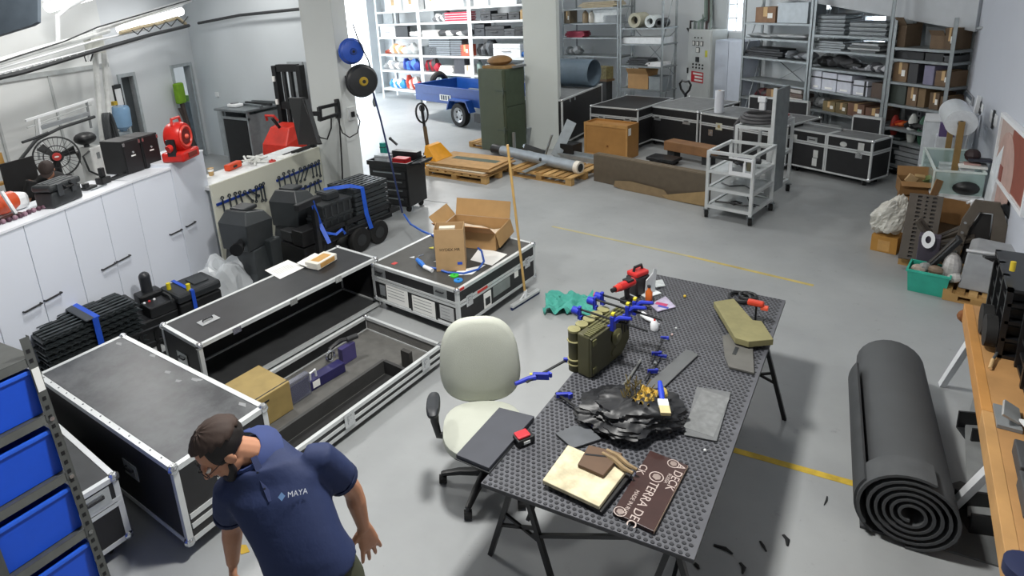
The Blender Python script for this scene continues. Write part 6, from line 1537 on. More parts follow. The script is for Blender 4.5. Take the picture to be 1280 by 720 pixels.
MB().box(-.15,.15,-.09,.09,0,.07).build('carton_body', mat('e6e2d6'), t, .004); MB().box(-.11,.11,-.094,-.09,.012,.06).build('amber_window', mat('c89a58'), t); MB().box(-.1,.1,-.06,.05,.07,.072).build('amber_window', mat('c89a58'), t); MB().box(-.16,.12,.0,.14,.0,.004).build('leaflet', PAPER, t, loc=(0,.06,.02), rot=(R(8),0,0))
# lid tray with fittings
ty0 = at(425,556); ty1 = at(555,456); TYW = yaw_of(ty0, ty1); o = Vector((-3.12,2.2,0)); o = ty1 - (ty1 - ty0).normalized() * 1.75
t = T('case_tray', 'long open lid tray of the flight case lined with grey foam', 'tray', o, TYW); Lt = 1.75; Dt = 1.0; Hh = .21
FO = mat('5b5a57', .8, var=.15, scale=12)
MB().box(0, Lt, 0, Dt, .06,.075).build('floor_panel', FO, t)
MB().box(0, Lt, 0,.02,.06, Hh).build('front_wall', LAMIN, t); MB().box(0, Lt, Dt - .02, Dt, .06, Hh).build('back_wall', BLACK, t); MB().box(0,.02,.02, Dt - .02,.06, Hh).build('end_wall', LAMIN, t); MB().box(Lt - .02, Lt, .02, Dt - .02,.06, Hh).build('end_wall', mat('6d6c69', .7), t)
e = edges(Lt, Dt, .06, Hh, .03); e.box(-.008, Lt + .008,-.012,-.002,.125,.15); e.build('edge_frame', ALU2, t)
for x in (.012, Lt - .012):
    for y in (.012, Dt - .012): ref(CAP, 'corner_cap', t, (x, y, Hh - .01))
for x in (.62,1.5): ref(LATCH, 'butterfly_latch', t, (x, -.012,.16),(0,0,0),(1.0,1,1.0))
for x in (.15, Lt - .1):
    for y in (.1, Dt - .1):
        c = ref(CASTER, 'caster', t, (x, y, 0),(0,0,.7),(.8,.8,.57)); ref(CWHEEL, 'wheel', c, (0,0,0),(0,0,0))
MB().box(.05,1.3,.28,.31,.076,.2).build('divider', mat('3a3a39', .7), t); MB().box(1.28,1.31,.02,.28,.076,.2).build('divider', mat('2a2a2a', .7), t); MB().box(.03,1.28,.03,.27,.076,.08).build('foam_channel', mat('1d1d1d', .8), t); MB().box(1.42,1.46,.1,.2,.076,.26).build('foam_block', mat('33322f', .7), t)
Mt2 = Matrix.Translation(o) @ Matrix.Rotation(R(TYW),4, 'Z')
a0 = at(325,535,.08); bx0 = Mt2.inverted() @ a0
q = at(331,468,.3); 
t = T('olive_carton', 'olive-tan carton with black box inside the foam-lined tray', 'carton', Mt2 @ Vector((.2,.56,.078)), TYW)
MB().box(.0,.32,0,.42,0,.26).build('carton_body', mat('9a8552', .7), t, .006); MB().box(-.002,.32,.02,.03,.26,.262).build('staple_row', DARK, t); MB().box(.06,.12,-.002,0,.2,.215).build('slot', DARK, t)
t = T('blue_black_box', 'black box with glowing blue stripes beside the olive-tan carton', 'box', Mt2 @ Vector((-.06 + .02,.58,.078)), TYW); MB().box(.02,.235,0,.26,0,.2).build('body', mat('0c0f1c', .35), t, .006)
for k in range(2): MB().box(.018,.2,.04 + .1 * k, .055 + .1 * k, .2,.203).build('blue_stripe', mat('1d4bd8', .4), t); MB().box(.03 + .1 * k, .045 + .1 * k, -.003,0,.02,.18).build('blue_stripe', mat('1d4bd8', .4), t)
t = T('blister_pack', 'clear purple blister pack standing beside the olive-tan carton', 'pack', Mt2 @ Vector((.54,.6,.078)), TYW); MB().box(.0,.2,.0,.06,0,.2).build('clear_shell', mat('6d7080', .2, alpha=.55), t, .008); MB().box(.01,.19,.02,.03,.01,.15).build('purple_card', mat('2e2a58', .4), t)
t = T('purple_box', 'purple printed box lying in the tray with a hook', 'box', Mt2 @ Vector((.75,.62,.078)), TYW - 4); MB().box(.0,.36,.0,.1,0,.09).build('body', mat('262352', .4), t, .004); MB().box(.02,.09,-.003,0,.02,.08).build('white_print', PAPER, t); MB().tube([(.02,.03,.09),(.02,.02,.16),(.07,.02,.17),(.08,.03,.1)],.01,6).build('hook', WHITE, t)
t = T('squeegee_head', 'black and chrome hand tool on a purple card inside the tray', 'tool', Mt2 @ Vector((1.16,.74,.078)), TYW)
MB().box(.0,.16,-.06,.0,0,.16).build('purple_card', mat('453f70', .4), t, .004); MB().tube([(-.1,0,.1),(-.04,.05,.16),(.06,.02,.2),(.14,-.03,.2)],.02,8).build('grip', BLACK, t, smooth=True); MB().torus((-.08,.01,.12),.045,.012, 'y', 16,6).build('ring', CHROME, t, smooth=True); MB().cyl((.1,-.02,.2),(.2,-.05,.2),.025).build('nozzle', DARK, t)
# ---- case with cartons on top
HD = .52
t = fd2 = flight_case('wide flight case with paper labels carrying two open cartons', (-4.4,4.26,0),-4,1.2,1.36, HD, lid=.16, top=mat('454441', .6, var=.12), handles=[(.12,.44),(.98,.44)], ew=.034)
for (x0, x1, z0, z1, mm) in [(.2,.52,.14,.33, PAPER),(.1,.18,.18,.3, GREY),(.58,.9,.13,.31, PAPER),(.96,1.14,.16,.31, mat('b9bbbb'))]:
    k = MB().box(x0, x1,-.004,-.001, z0, z1).build('label_sheet', mm, t)
    for j in range(4): MB().box(x0 + .02, x1 - .05,-.0052,-.004, z1 - .03 - .035 * j, z1 - .024 - .035 * j).build('print_line', mat('8a8c8e'), k)
MB().box(.555,.58,-.006,-.001,.11,.33).build('black_frame', BLACK, t); MB().box(.9,.925,-.006,-.001,.11,.33).build('black_frame', BLACK, t); MB().box(.02,1.18,-.01,-.002,.1,.125).build('lower_rail', ALU2, t)
for (y0, y1, z0, z1, mm) in [(.56,.86,.2,.32, mat('7f8684')),(.4,.52,.14,.31, PAPER),(.95,1.02,.26,.36, PAPER)]: MB().box(1.2,1.205, y0, y1, z0, z1).build('sticker', mm, t)
MB().box(1.205,1.207,.42,.5,.17,.25).build('print_block', DARK, t); MB().box(1.2,1.212,.3,.46,.36,.385).build('red_tape', RED, t); MB().box(1.2,1.209,.02,.1,.5,.525).build('red_tape', RED, t); MB().box(.2,.25,.1,.16, HD + .002, HD + .004).build('red_tape', RED, t)
for y in (.17,1.2): h = ref(LATCH, 'butterfly_latch', t, (1.203, y, .35),(0,0, PI / 2))
MD = Matrix.Translation((-4.4,4.26,0)) @ Matrix.Rotation(R(-4),4, 'Z')
def dt(px, py): p = at(px, py, HD + .003); return p
# tall carton
p = dt(567,334); a = dt(551,336); b = dt(585,334); L = .17
t = T('tall_carton', 'tall open carton with HYDEX MR handwriting on the labelled flight case', 'carton', (p.x - .02, p.y + .0, HD + .004),32)
def open_carton(t, sx, sy, h, m, q=.006):
    MB().box(-sx, sx, -sy, -sy + q, 0, h).box(-sx, sx, sy - q, sy, 0, h).box(-sx, -sx + q, -sy + q, sy - q, 0, h).box(sx - q, sx, -sy + q, sy - q, 0, h).box(-sx, sx, -sy, sy, 0, q).build('carton_body', m, t)
CT = mat('b5946a', .8, var=.06); h_ = hgt((p.x, p.y),283) - HD
open_carton(t, .15,.11, h_, CT)
text('HYDEX MR', .042, mat('2a1c10'), t, (0,-.111, h_ * .52),(R(90),0,0)); MB().box(.07,.12,-.113,-.11, h_ * .16, h_ * .22).build('blue_sticker', mat('2b4fb8'), t); MB().box(-.1,.06,-.05,.02, h_ * .7, h_ * .99).build('inner_pack', mat('e0d8c4'), t)
# wide open carton
p = dt(606,305); t = T('wide_carton', 'wide open carton with raised flaps and paper packing on flight case', 'carton', (p.x - .16, p.y + .05, HD + .004),12)
open_carton(t, .34,.24,.2, mat('a98558', .8, var=.06))
CF = mat('b08c5c', .8, var=.06)
MB().box(-.34,.34,-.0035,.0035,0,.2).build('flap', CF, t, loc=(0,.245,.2), rot=(R(-18),0,0)); MB().box(-.34,.34,-.0035,.0035,0,.2).build('flap', mat('a5774a', .8), t, loc=(0,-.245,.2), rot=(R(52),0,0)); MB().box(-.0035,.0035,-.24,.24,0,.17).build('flap', CF, t, loc=(-.345,0,.2), rot=(0, R(-40),0)); MB().box(-.0035,.0035,-.24,.24,0,.16).build('flap', CF, t, loc=(.345,0,.2), rot=(0, R(165),0))
m = MB(); m.grid(lambda u, v: ((u - .5) * .62,(v - .5) * .42,.1 + .08 * abs(math.sin(7 * u + 3 * v)) * math.cos(5 * v - u)),12,10); m.build('packing_paper', mat('dccbb4', .8), t)
paper('white paper sheet under the wide carton edge on the flight case', [(588,325),(600,309),(634,318),(615,332)], HD + .004)
paper('white paper strip before the tall carton on the flight case', [(560,345),(574,338),(607,331),(590,343)], HD + .004)
cable('bright blue hose looping round the tall carton on the flight case', [dt(x, y) + Vector((0,0,.012)) for x, y in [(548,296),(560,290),(588,303),(602,315),(605,328),(598,338),(580,343),(560,342),(545,337),(530,335)]],.011, mat('2458b4', .4), 'hose')
t = T('blue_air_gun', 'blue and white air gun lying in front of the tall carton', 'air gun', dt(527,333),-12); MB().tube([(-.12,.04,.03),(-.02,.01,.03),(.08,-.02,.025)],[.02,.028,.02],8).build('body', mat('2f7ad8', .4), t, smooth=True); MB().cyl((.07,-.02,.025),(.2,-.02,.02),.022).build('white_sleeve', WHITE, t); MB().tube([(-.12,.04,.03),(-.16,.1,.04),(-.13,.14,.05)],.008,6).build('nozzle', CHROME, t)
for i, (px, py, c, lab) in enumerate([(568,345, '3ac43e', 'round green sticker roll on the flight case corner'),(573,351, '2f8ad8', 'round blue sticker roll on the flight case corner')]):
    t = T('round_disc', lab, 'disc', dt(px, py)); MB().lathe([(0,.012),(.045,.012),(.045,0),(0,0)],18).build('disc_body', mat(c, .4), t); MB().lathe([(0,.014),(.012,.014),(.012,.012),(0,.012)],10).build('centre', mat('2a6a3a'), t)
for i, (px, py, c, lab) in enumerate([(540,310, 'd8d04a', 'yellow triangular scrap on the labelled flight case'),(546,327, 'e4e4e4', 'small white scrap beside the tall carton'),(516,322, 'd0d4d8', 'small silver ring on the labelled flight case')]):
    tag(MB().prism([(-.03,-.02),(.03,-.01),(.0,.03)],0,.006).build('scrap', mat(c), loc=dt(px, py)), lab, 'scrap')
# ---- squeegee leaning on a long handle
t = T('floor_squeegee', 'floor squeegee with long wooden handle standing beside the labelled case', 'squeegee', (-3.02,5.14,0),82)
top = at(640,178,1.8) 
Mi = (Matrix.Translation((-3.02,5.14,0)) @ Matrix.Rotation(R(82),4, 'Z')).inverted()
MB().cyl((0,0,.08), Mi @ Vector((-3.06,4.98,1.78)),.014,.013,10).build('wooden_handle', mat('c8a262', .5), t, smooth=True)
MB().box(-.24,.24,-.025,.025,.03,.06).build('metal_bar', ALU2, t, .006); MB().box(-.24,.24,-.012,.012,0,.03).build('rubber_blade', mat('1d2a5a'), t); MB().cyl((0,0,.04),(0,-.004,.14),.02).build('socket', WHITE, t); MB().bar((-.09,0,.055),(0,0,.11),.014).build('bracket', WHITE, t); MB().bar((.09,0,.055),(0,0,.11),.014).build('bracket', WHITE, t)
# teal cloth
p = at(712,383)
def cloth_pt(u, v):
    q = Vector((u * 3, v * 3,0)); w_ = noise.noise(q * 1.1) ; return ((u - .5) * .5 + .06 * noise.noise(q * 1.3 + Vector((4,0,0))),(v - .5) * .42 + .07 * noise.noise(q * 1.2 + Vector((0,7,0))),.008 + .11 * abs(noise.noise(q * 1.5 + Vector((2,2,5)))) + .04 * abs(noise.noise(q * 3.2)))
tag(MB().grid(cloth_pt, 40,36).build('teal_cloth', mat('52ad9e', .85, var=.08), loc=p, rot=(0,0, R(25)), smooth=True, solid=.004), 'crumpled teal cloth lying on the floor beyond the chair', 'cloth')
# ================================================================ office chair
p = Vector((-1.98,2.76,0)); CYW = -142 + 90 + 180
t = T('office_chair', 'pale grey fabric office chair with black armrests beside the table', 'chair', p, 35)
CF_ = mat('b9bcb0', .8, var=.04, scale=5, bump=.15, bscale=220)
def rr(w, d, n=28, e=2.6):
    pts = []
    for k in range(n):
        a = 2 * PI * k / n; c, s = math.cos(a), math.sin(a); pts.append((w * math.copysign(abs(c) ** (2 / e), c), d * math.copysign(abs(s) ** (2 / e), s)))
    return pts
m = MB(); rings = []
for z, sc in ((.40,.8),(.415,.95),(.44,1.0),(.475,.98),(.497,.88),(.505,.6),(.507,.2)): rings.append([(x * sc, y * sc - .02, z - (.012 * (1 - abs(y) / .26) if z > .48 else 0)) for x, y in rr(.27,.275)])
m.loft(rings); m.build('seat', CF_, t, smooth=True)
MB().loft([[(x * .9, y * .9 - .02,.385) for x, y in rr(.25,.25)],[(x * .93, y * .93 - .02,.408) for x, y in rr(.25,.25)]]).build('seat_pan', BLACK, t)
# back: rounded shield outline, curved
ol = []
for k in range(36):
    a = 2 * PI * k / 36; c, s = math.cos(a), math.sin(a); x = .275 * math.copysign(abs(c) ** .72, c); zz = .315 * math.copysign(abs(s) ** .72, s)
    x *= 1.0 - .10 * (zz / .3); ol.append((x, zz))
def backpt(x, z, off): return (x, .255 + off + .05 * (z + .3) + .28 * x * x - (.03 * math.cos((z + .1) * 6)) * .5,.785 + z)
m = MB(); rings = []
for off, sc in ((.05,.3),(.048,.85),(.035,.97),(.015,1.0),(-.012,.98),(-.03,.9),(-.036,.6),(-.037,.2)): rings.append([backpt(x * sc, z * sc, off) for x, z in ol])
m.loft(rings); m.build('backrest', CF_, t, smooth=True)
MB().loft([[backpt(x * .8, z * .8,.05) for x, z in ol],[backpt(x * .75, z * .75,.068) for x, z in ol]]).build('back_shell', BLACK, t, smooth=True)
MB().tube([(0,.1,.39),(0,.3,.4),(0,.36,.5),(0,.34,.68)],.025,8, flat=1.6).build('back_stem', BLACK, t, smooth=True)
MB().torus((0.02,.245,.87),.012,.003, 'y', 10,4).build('worn_spot', GREY, t)
for s in (-1,):
    MB().tube([(s * .2,.0,.4),(s * .3,.02,.4),(s * .32,.03,.5),(s * .315,.03,.64)],.018,8, flat=1.7).build('arm_post', BLACK, t, smooth=True)
    MB().loft([[(s * .315 + x, y - .01, z) for x, y in rr(.045 * q, .125 * q, 20)] for z, q in ((.635,.8),(.645,1),(.665,1),(.678,.85),(.68,.4))]).build('armrest', mat('26292d', .5), t, smooth=True)
MB().cyl((0,0,.1),(0,0,.385),.03, n=14).build('gas_lift', BLACK, t, smooth=True); MB().cyl((0,0,.09),(0,0,.22),.045, n=14).build('lift_sleeve', BLACK, t, smooth=True)
for k in range(5):
    q = 2 * PI * k / 5 + .5; e = Vector((.3 * math.cos(q),.3 * math.sin(q),0))
    lg = MB().tube([(0,0,.11), e * .6 + Vector((0,0,.1)), e + Vector((0,0,.075))],[.035,.028,.02],8, flat=.8).build('star_leg', BLACK, t, smooth=True)
    MB().cyl(e + Vector((-.025,0,.03)), e + Vector((.025,0,.03)),.03, n=12).build('caster_wheel', RUBBER, lg); MB().cyl(e + Vector((0,0,.03)), e + Vector((0,0,.085)),.012, n=8).build('caster_pin', DARK, lg)
# ================================================================ work table
t = T('work_table', 'long black steel trestle table with ring rubber top in the hall', 'table', (-1.03,3.5,0)); tabO = Vector((-1.03,3.5,0))
cor = [(-1.545,2.1),(-.505,2.22),(-.53,4.91),(-1.555,4.91)]
lc = [(x - tabO.x, y - tabO.y) for x, y in cor]
MB().prism(lc, .722,.74).build('board', mat('39393b', .6), t)
MB().prism(lc, .7402,.746).build('rubber_mat', mat('55565b', .5, var=.15, scale=8), t)
def quad(u, v):
    a = Vector(lc[0]).lerp(Vector(lc[1]), u); b = Vector(lc[3]).lerp(Vector(lc[2]), u); return a.lerp(b, v)
m = MB(); nu, nv = 34,96
for j in range(nv):
    for i in range(nu):
        p = quad((i + .5 + .5 * (j % 2)) / (nu + .5),(j + .5) / nv)
        if i == nu - 1 and j % 2: continue
        r = .0112
        ring = [(p.x + r * math.cos(2 * PI * k / 7), p.y + r * math.sin(2 * PI * k / 7)) for k in range(7)]
        rin = [(p.x + r * .78 * math.cos(2 * PI * k / 7), p.y + r * .78 * math.sin(2 * PI * k / 7)) for k in range(7)]
        m.add([(x, y, .746) for x, y in ring] + [(x, y, .7495) for x, y in rin],[tuple(range(7,14))] + [(k, (k + 1) % 7,7 + (k + 1) % 7,7 + k) for k in range(7)])
o = m.build('rubber_stud', mat('2f3034', .4, var=.15), t); o['kind'] = 'stuff'
LEGM = mat('242527', .4,.3)
def tl(p, q, w=.028, nm='leg'): MB().bar(Vector(p) - tabO, Vector(q) - tabO, w).build(nm, LEGM, t)
for yb in (2.32,4.45):
    for xb in (-1.45,-.62):
        s = -1 if xb < -1 else 1
        tl((xb + .0, yb, .72),(xb - s * (-.0) + s * .02 - (.34 if s < 0 else -.0) * 0 + s * .30 * 0 - .2, yb, 0))
        tl((xb + .0, yb, .72),(xb + .2, yb, 0))
        tl((xb - .11, yb, .36),(xb + .13, yb + .0,.28),.016, 'cross_brace'); tl((xb - .14, yb, .26),(xb + .11, yb, .37),.016, 'cross_brace')
    tl((-1.47, yb, .71),(-.6, yb, .71),.03, 'top_bar'); tl((-1.38, yb, .3),(-.72, yb, .66),.02, 'long_brace')
for xb in (-1.45,-.62): tl((xb, 2.32,.7),(xb, 4.45,.7),.03, 'side_rail')
tl((-1.43,2.36,.34),(-1.43,3.0,.69),.018, 'diagonal_stay'); tl((-.64,2.36,.34),(-.64,3.0,.69),.018, 'diagonal_stay')
# ---- things on the table
TZ = .7515
def tt(px, py, z=TZ): return at(px, py, z)
def slab(name, label, cat, px, m, th, z=TZ, bevel=.003, shrink=None):
    p = [tt(x, y, z + th) for x, y in px]; c = sum(p, Vector()) / len(p); c.z = z
    t = T(name, label, cat, c); MB().prism([((v - c).x, (v - c).y) for v in p],0, th).build('slab', m, t, bevel); return t, c
FGR = mat('4d4f55', .75, var=.08)
t_, c = slab('foam_board', 'dark grey foam board over the left near table corner', 'board', [(570,568),(624,509),(668,520),(611,585)], mat('43454c', .7, var=.06),.028)
MB().prism([(-.11,-.25),(.11,-.24),(.11,.24),(-.11,.23)],-.0,.004).build('lower_layer', DARK, t_)
t = T('red_battery', 'small red and black power tool battery beside the dark foam board', 'battery', tt(655,552),60); MB().box(-.055,.055,-.035,.035,0,.045).build('body', BLACK, t, .008); MB().box(-.05,.03,-.03,.03,.046,.06).build('red_top', mat('c22632', .4), t, .006); MB().box(-.02,.02,-.038,-.035,.012,.03).build('white_mark', PAPER, t)
SL = mat('55575a', .7, var=.06)
slab('grey_plank', 'long grey foam plank in the middle of the table', 'plank', [(806,482),(858,436),(873,443),(822,491)], mat('5d5f60', .7, var=.06),.012)
t_, c = slab('grey_plate', 'grey rectangular plate on the right side of the table', 'plate', [(855,543),(871,483),(914,490),(896,551)], mat('696b6c', .65, var=.15, scale=20),.008)
MB().box(-.08,.08,-.2,.2,.008,.009).build('worn_face', mat('747676', .6, var=.2, scale=30), t_)
slab('small_plate', 'small curved grey plate beside the black plastic bundle', 'plate', [(694,541),(730,528),(752,548),(716,560)], mat('55585c', .6),.012)
cable('thin grey rod between the green case and the black bundle', [tt(774,487, TZ + .008), tt(788,470, TZ + .008), tt(801,450, TZ + .008)],.008, mat('6b6d6c', .5), 'rod')
# olive L board on curved plate
t_, c = slab('curved_plate', 'grey slotted plate under the olive board', 'plate', [(903,420),(906,446),(911,458),(943,466),(941,432),(915,415)], mat('5f5e5a', .6),.016)
MB().box(-.012,.012,-.05,.05,.016,.018).build('slot', DARK, t_)
t_, c = slab('olive_board', 'olive green cut foam board at the far right of the table', 'board', [(892,377),(917,373),(941,400),(952,401),(967,424),(936,427),(919,422)], mat('807b56', .8, var=.12, scale=12),.045, TZ + .03)
MB().prism([(-.2,.1),(-.17,.1),(-.17,.15),(-.2,.15)],-.03,-.001).build('support_foot', BLACK, t_); MB().prism([(.0,-.1),(.04,-.1),(.04,-.06),(0,-.06)],-.03,-.001).build('support_foot', BLACK, t_)
t = T('red_trigger_tool', 'small orange-red clamp head standing behind the olive board', 'clamp', tt(944,402)); MB().cyl((0,0,0),(0,0,.14),.007).build('stem', BLACK, t); MB().box(-.06,.05,-.025,.025,.13,.17).build('head', mat('c8402a', .4), t, .012); MB().box(.03,.08,-.02,.02,.11,.14).build('tip', mat('d85a40', .4), t, .006); MB().box(-.05,.05,-.05,.05,0,.012).build('foot', BLACK, t)
t = T('black_gloves', 'dark coiled strap lying behind the olive board', 'strap', tt(925,374),20); MB().torus((0,0,.018),.08,.016, 'z', 18,7).build('loop', BLACK, t, smooth=True); MB().torus((.06,.02,.022),.06,.014, 'z', 16,7).build('loop', BLACK, t, smooth=True)
# beige panel and what lies on it
t_, c = slab('black_sheet', 'black panel lying under the mottled beige panel', 'panel', [(684,600),(716,560),(790,593),(752,640)], mat('1c1c1d', .5),.02)
t_, c = slab('beige_tile', 'mottled beige square panel near the front edge of the table', 'panel', [(678,600),(710,556),(783,588),(749,633)], mat('cdc2a2', .75, var=.3, scale=14),.022, TZ + .0205)
PZ = TZ + .044
t_, c = slab('brown_piece', 'dark brown slotted piece on top of the beige panel', 'panel', [(722,580),(736,556),(778,566),(754,594)], mat('5c4634', .7, var=.1),.02, PZ)
MB().prism([(-.07,-.01),(.05,.04),(.052,.052),(-.07,.004)],.02,.0215).build('slot', BLACK, t_)
t = T('brown_offcut', 'pair of beige-brown ragged strips beside the dark brown piece', 'offcut', at(772,583, PZ),-18); 
for k in range(2): MB().tube([(-.1,.035 * k, .015),(-.03,.035 * k + .006,.02),(.04,.035 * k, .014),(.09,.035 * k + .008,.016)],[.012,.015,.013,.008],7).build('strip_piece', mat('8b7656', .8, var=.25, scale=20), t, smooth=True)
cable('dark violet lead lying by the beige panel corner', [tt(783,594, TZ + .008), tt(792,602, TZ + .008), tt(795,592, TZ + .008)],.006, mat('2a2a4a'))
# printed brown plywood
o = Vector((-.785,2.5, TZ)); t = T('printed_board', 'dark brown plywood printed TERRA DECK at the front of table', 'board', o, -2)
MB().box(-.1,.1,-.245,.245,0,.018).build('plywood', mat('3a2522', .35, var=.12, scale=12), t, .002); MB().box(.1,.1015,-.245,.245,.002,.016).build('pale_edge', mat('a08a78'), t)
PR = mat('b8a9a2', .5, var=.05); zt_ = .0187
text('TERRA DEC', .062, PR, t, (-.0,-.12, zt_),(0,0, R(-90))); text('MADE IN RUS', .028, PR, t, (-.05,-.14, zt_),(0,0, R(-90))); text('A DECK', .058, PR, t, (.075,.13, zt_),(0,0, R(-90))); text('RUSSIA', .024, PR, t, (.045,.1, zt_),(0,0, R(-90))); text('CK', .055, PR, t, (-.085,.09, zt_),(0,0, R(-90)))
for (x, y, r) in ((-.005,.08,.036),(.035,.215,.03),(-.07,-.225,.03)):
    e = MB().lathe([(r * .86,0),(r, 0),(r, .0008),(r * .86,.0008),(r * .86,0)],24).build('emblem_ring', PR, t, loc=(x, y, zt_ - .0004)); MB().prism([(-.5 * r, -.3 * r),(.1 * r, -.6 * r),(.6 * r, -.2 * r),(.5 * r, .4 * r),(0,.65 * r),(-.5 * r, .35 * r)],0,.0008).build('emblem_head', mat('8d7f78', .5), e)
# black bundle with foam and brush
p = tt(790,525); t = T('plastic_bundle', 'crumpled black plastic bag bundle holding gold packing on table', 'bag', (p.x, p.y, TZ),30)
def bun(u, v):
    a = 2 * PI * u; q = PI * v; d = Vector((math.sin(q) * math.cos(a), math.sin(q) * math.sin(a),-math.cos(q)))
    k = 1 + .4 * noise.noise(d * 1.6 + Vector((3,1,7))); k -= .3 * abs(noise.noise(d * 2.6)); k += .09 * (1 - 2 * abs(noise.noise(d * 5.2 + Vector((1,4,2)))))
    return (.29 * d.x * k, .21 * d.y * k, max(0,.06 + .09 * d.z * k))
MB().grid(bun, 90,44).build('bag_body', mat('1c1d20', .46, var=.3, scale=16), t, smooth=True)
MB().grid(lambda u, v: (.02 + .1 * (u - .1),.02 + .17 * (v - .3),.155 + .022 * math.sin(14 * u + 5 * v) * math.cos(11 * v)),14,14).build('gold_packing', mat('b3923a', .6, var=.45, scale=30), t, rot=(0,0, R(-35)))
m = MB(); rnd = random.Random(4)
for k in range(40):
    x, y = rnd.uniform(-.05,.1), rnd.uniform(-.02,.14); d = Vector((rnd.uniform(-.03,.03), rnd.uniform(-.03,.03), rnd.uniform(.01,.04))); m.tube([(x, y, .15), Vector((x, y, .165)) + d],.003,4)
k = m.build('packing_straw', mat('5f5228', .7, var=.4, scale=30), t, rot=(0,0, R(-20))); k['kind'] = 'stuff'
MB().tube([(.16,.02,.13),(.2,.07,.12),(.21,.14,.1)],.018,8).build('gold_roll', mat('b5a055', .5), t, smooth=True)
t = T('paint_brush', 'blue-handled paint brush lying on the black bundle', 'brush', tt(828,500, TZ + .165),30)
A = tt(839,480, TZ + .2) - tt(828,500, TZ + .165); B_ = tt(822,512, TZ + .15) - tt(828,500, TZ + .165)
MB().tube([Vector(), A * .5, A],[.014,.018,.012],8).build('handle', mat('2440c0', .4), t, smooth=True); MB().bar(Vector(), B_ * .6,.055,.02).build('ferrule', WHITE, t); MB().bar(B_ * .6, B_ * 1.3,.055,.022).build('bristle', mat('c9b98a'), t)
# green equipment case
a = Vector((-1.42,3.2, TZ)); GY = 79
t = T('green_canister', 'olive green hard case standing on edge gripped by blue clamps', 'case', a, GY); GM = mat('4c4a30', .5, var=.12); GM2 = mat('5b5a38', .5, var=.15)
Lg, Dg, Hg = .48,.1,.3
m = MB(); pr = [(0,0),(Lg * .8,0),(Lg, .08),(Lg, Hg * .92),(Lg * .95, Hg),(.0, Hg)]
m.loft([[(x, 0, z) for x, z in pr],[(x, Dg, z) for x, z in pr]]); m.build('shell', GM, t, .012)
m = MB(); m.loft([[(x * .44,-.014,.02 + z * .9) for x, z in ((0,0),(.5,0),(.5,.3),(0,.3))],[(x * .44,0,.015 + z * .93) for x, z in ((0,0),(.51,0),(.51,.3),(0,.3))]]); m.build('side_door', mat('42412c', .5, var=.1), t, .003)
for z in (.04,.24): MB().box(.01,.05,-.022,-.012, z, z + .04).build('door_catch', GM2, t, .003)
MB().lathe([(0,.0),(.05,.0),(.058,.012),(.045,.02),(.0,.026)],20, Matrix.Translation((.3,0,.18)) @ Matrix.Rotation(PI / 2,4, 'X')).build('round_boss', GM2, t, smooth=True); MB().lathe([(0,.026),(.022,.026),(.026,.02),(0,.02)],14, Matrix.Translation((.3,0,.18)) @ Matrix.Rotation(PI / 2,4, 'X')).build('boss_cap', mat('7c7a58', .4), t)
MB().lathe([(0,.0),(.035,.0),(.03,.008),(.0,.008)],18, Matrix.Translation((.28,0,.07)) @ Matrix.Rotation(PI / 2,4, 'X')).build('round_relief', GM, t, smooth=True)
for k in range(3): MB().box(.37 + .035 * k, .385 + .035 * k, -.004,0,.16,.27).build('vent_slot', BLACK, t)
for k in range(3): MB().box(.1,.46,.02 + .026 * k, .034 + .026 * k, Hg, Hg + .006).build('top_ridge', GM2, t, .002)
for k in range(9): MB().box(.005 + .02 * k, .018 + .02 * k, .002,.05, Hg, Hg + .01).build('hinge_tooth', GM2, t)
for k in range(5):
    x = .03 + .085 * k; c = MB().cyl((x, Dg + .042,.0),(x, Dg + .042, Hg - .01 if k == 0 else Hg - .02),.04, n=18).build('tube_cell', GM, t, smooth=True); MB().lathe([(.028,0),(.042,0),(.042,.014),(.028,.018),(.0,.012)],18, Matrix.Translation((x, Dg + .042, Hg - .012))).build('tube_cap', mat('8a865c', .5), c, smooth=True)
for z in (.05,.085,.22): MB().torus((.03, Dg + .042, z),.042,.006, 'z', 18,6).build('tube_band', mat('8f8a62', .5), t, smooth=True)
Mg = Matrix.Translation(a) @ Matrix.Rotation(R(GY),4, 'Z')
CB = mat('2433a8', .4, var=.08)
def clamp(label, p, q, rot_up=None, js=1.0):
    """bar clamp lying from p (fixed jaw) to q (sliding jaw)"""
    p = Vector(p); q = Vector(q); t = T('bar_clamp', label, 'clamp', p, 0); d = q - p; n = d.normalized()
    s = Vector((0,0,-1)) if rot_up is None else Vector(rot_up).normalized(); L = d.length
    MB().bar(-n * .03 * js, d + n * (.1 if L > .2 else .02),.016 * js, .008 * js).build('steel_bar', BLACK, t)
    m = MB(); m.bar(Vector() - s * .02 * js, s * .075 * js, .022 * js, .03 * js); m.build('fixed_jaw', CB, t, .004 * js); MB().bar(s * .06 * js + n * .008 * js, s * .06 * js + n * .02 * js, .03 * js, .03 * js).build('jaw_pad', mat('3a48c0'), t)
    m = MB(); m.bar(d - s * .03 * js, d + s * .075 * js, .026 * js, .045 * js); m.build('sliding_jaw', CB, t, .004 * js); MB().bar(d + s * .06 * js - n * .02 * js, d + s * .06 * js - n * .034 * js, .03 * js, .03 * js).build('jaw_pad', mat('3a48c0'), t)
    if js > .9: MB().tube([d + n * .02, d + n * .05 - s * .03, d + n * .13 - s * .05],[.02,.016,.012],8).build('trigger_handle', CB, t, smooth=True); MB().bar(d - s * .035, d - s * .05,.02,.03).build('yellow_release', mat('d0c030'), t)
    else: MB().cyl(d * .5 - n * .01, d * .5 + n * .01,.01, n=8).build('grey_collar', GREY, t)
    return t
topz = TZ + Hg
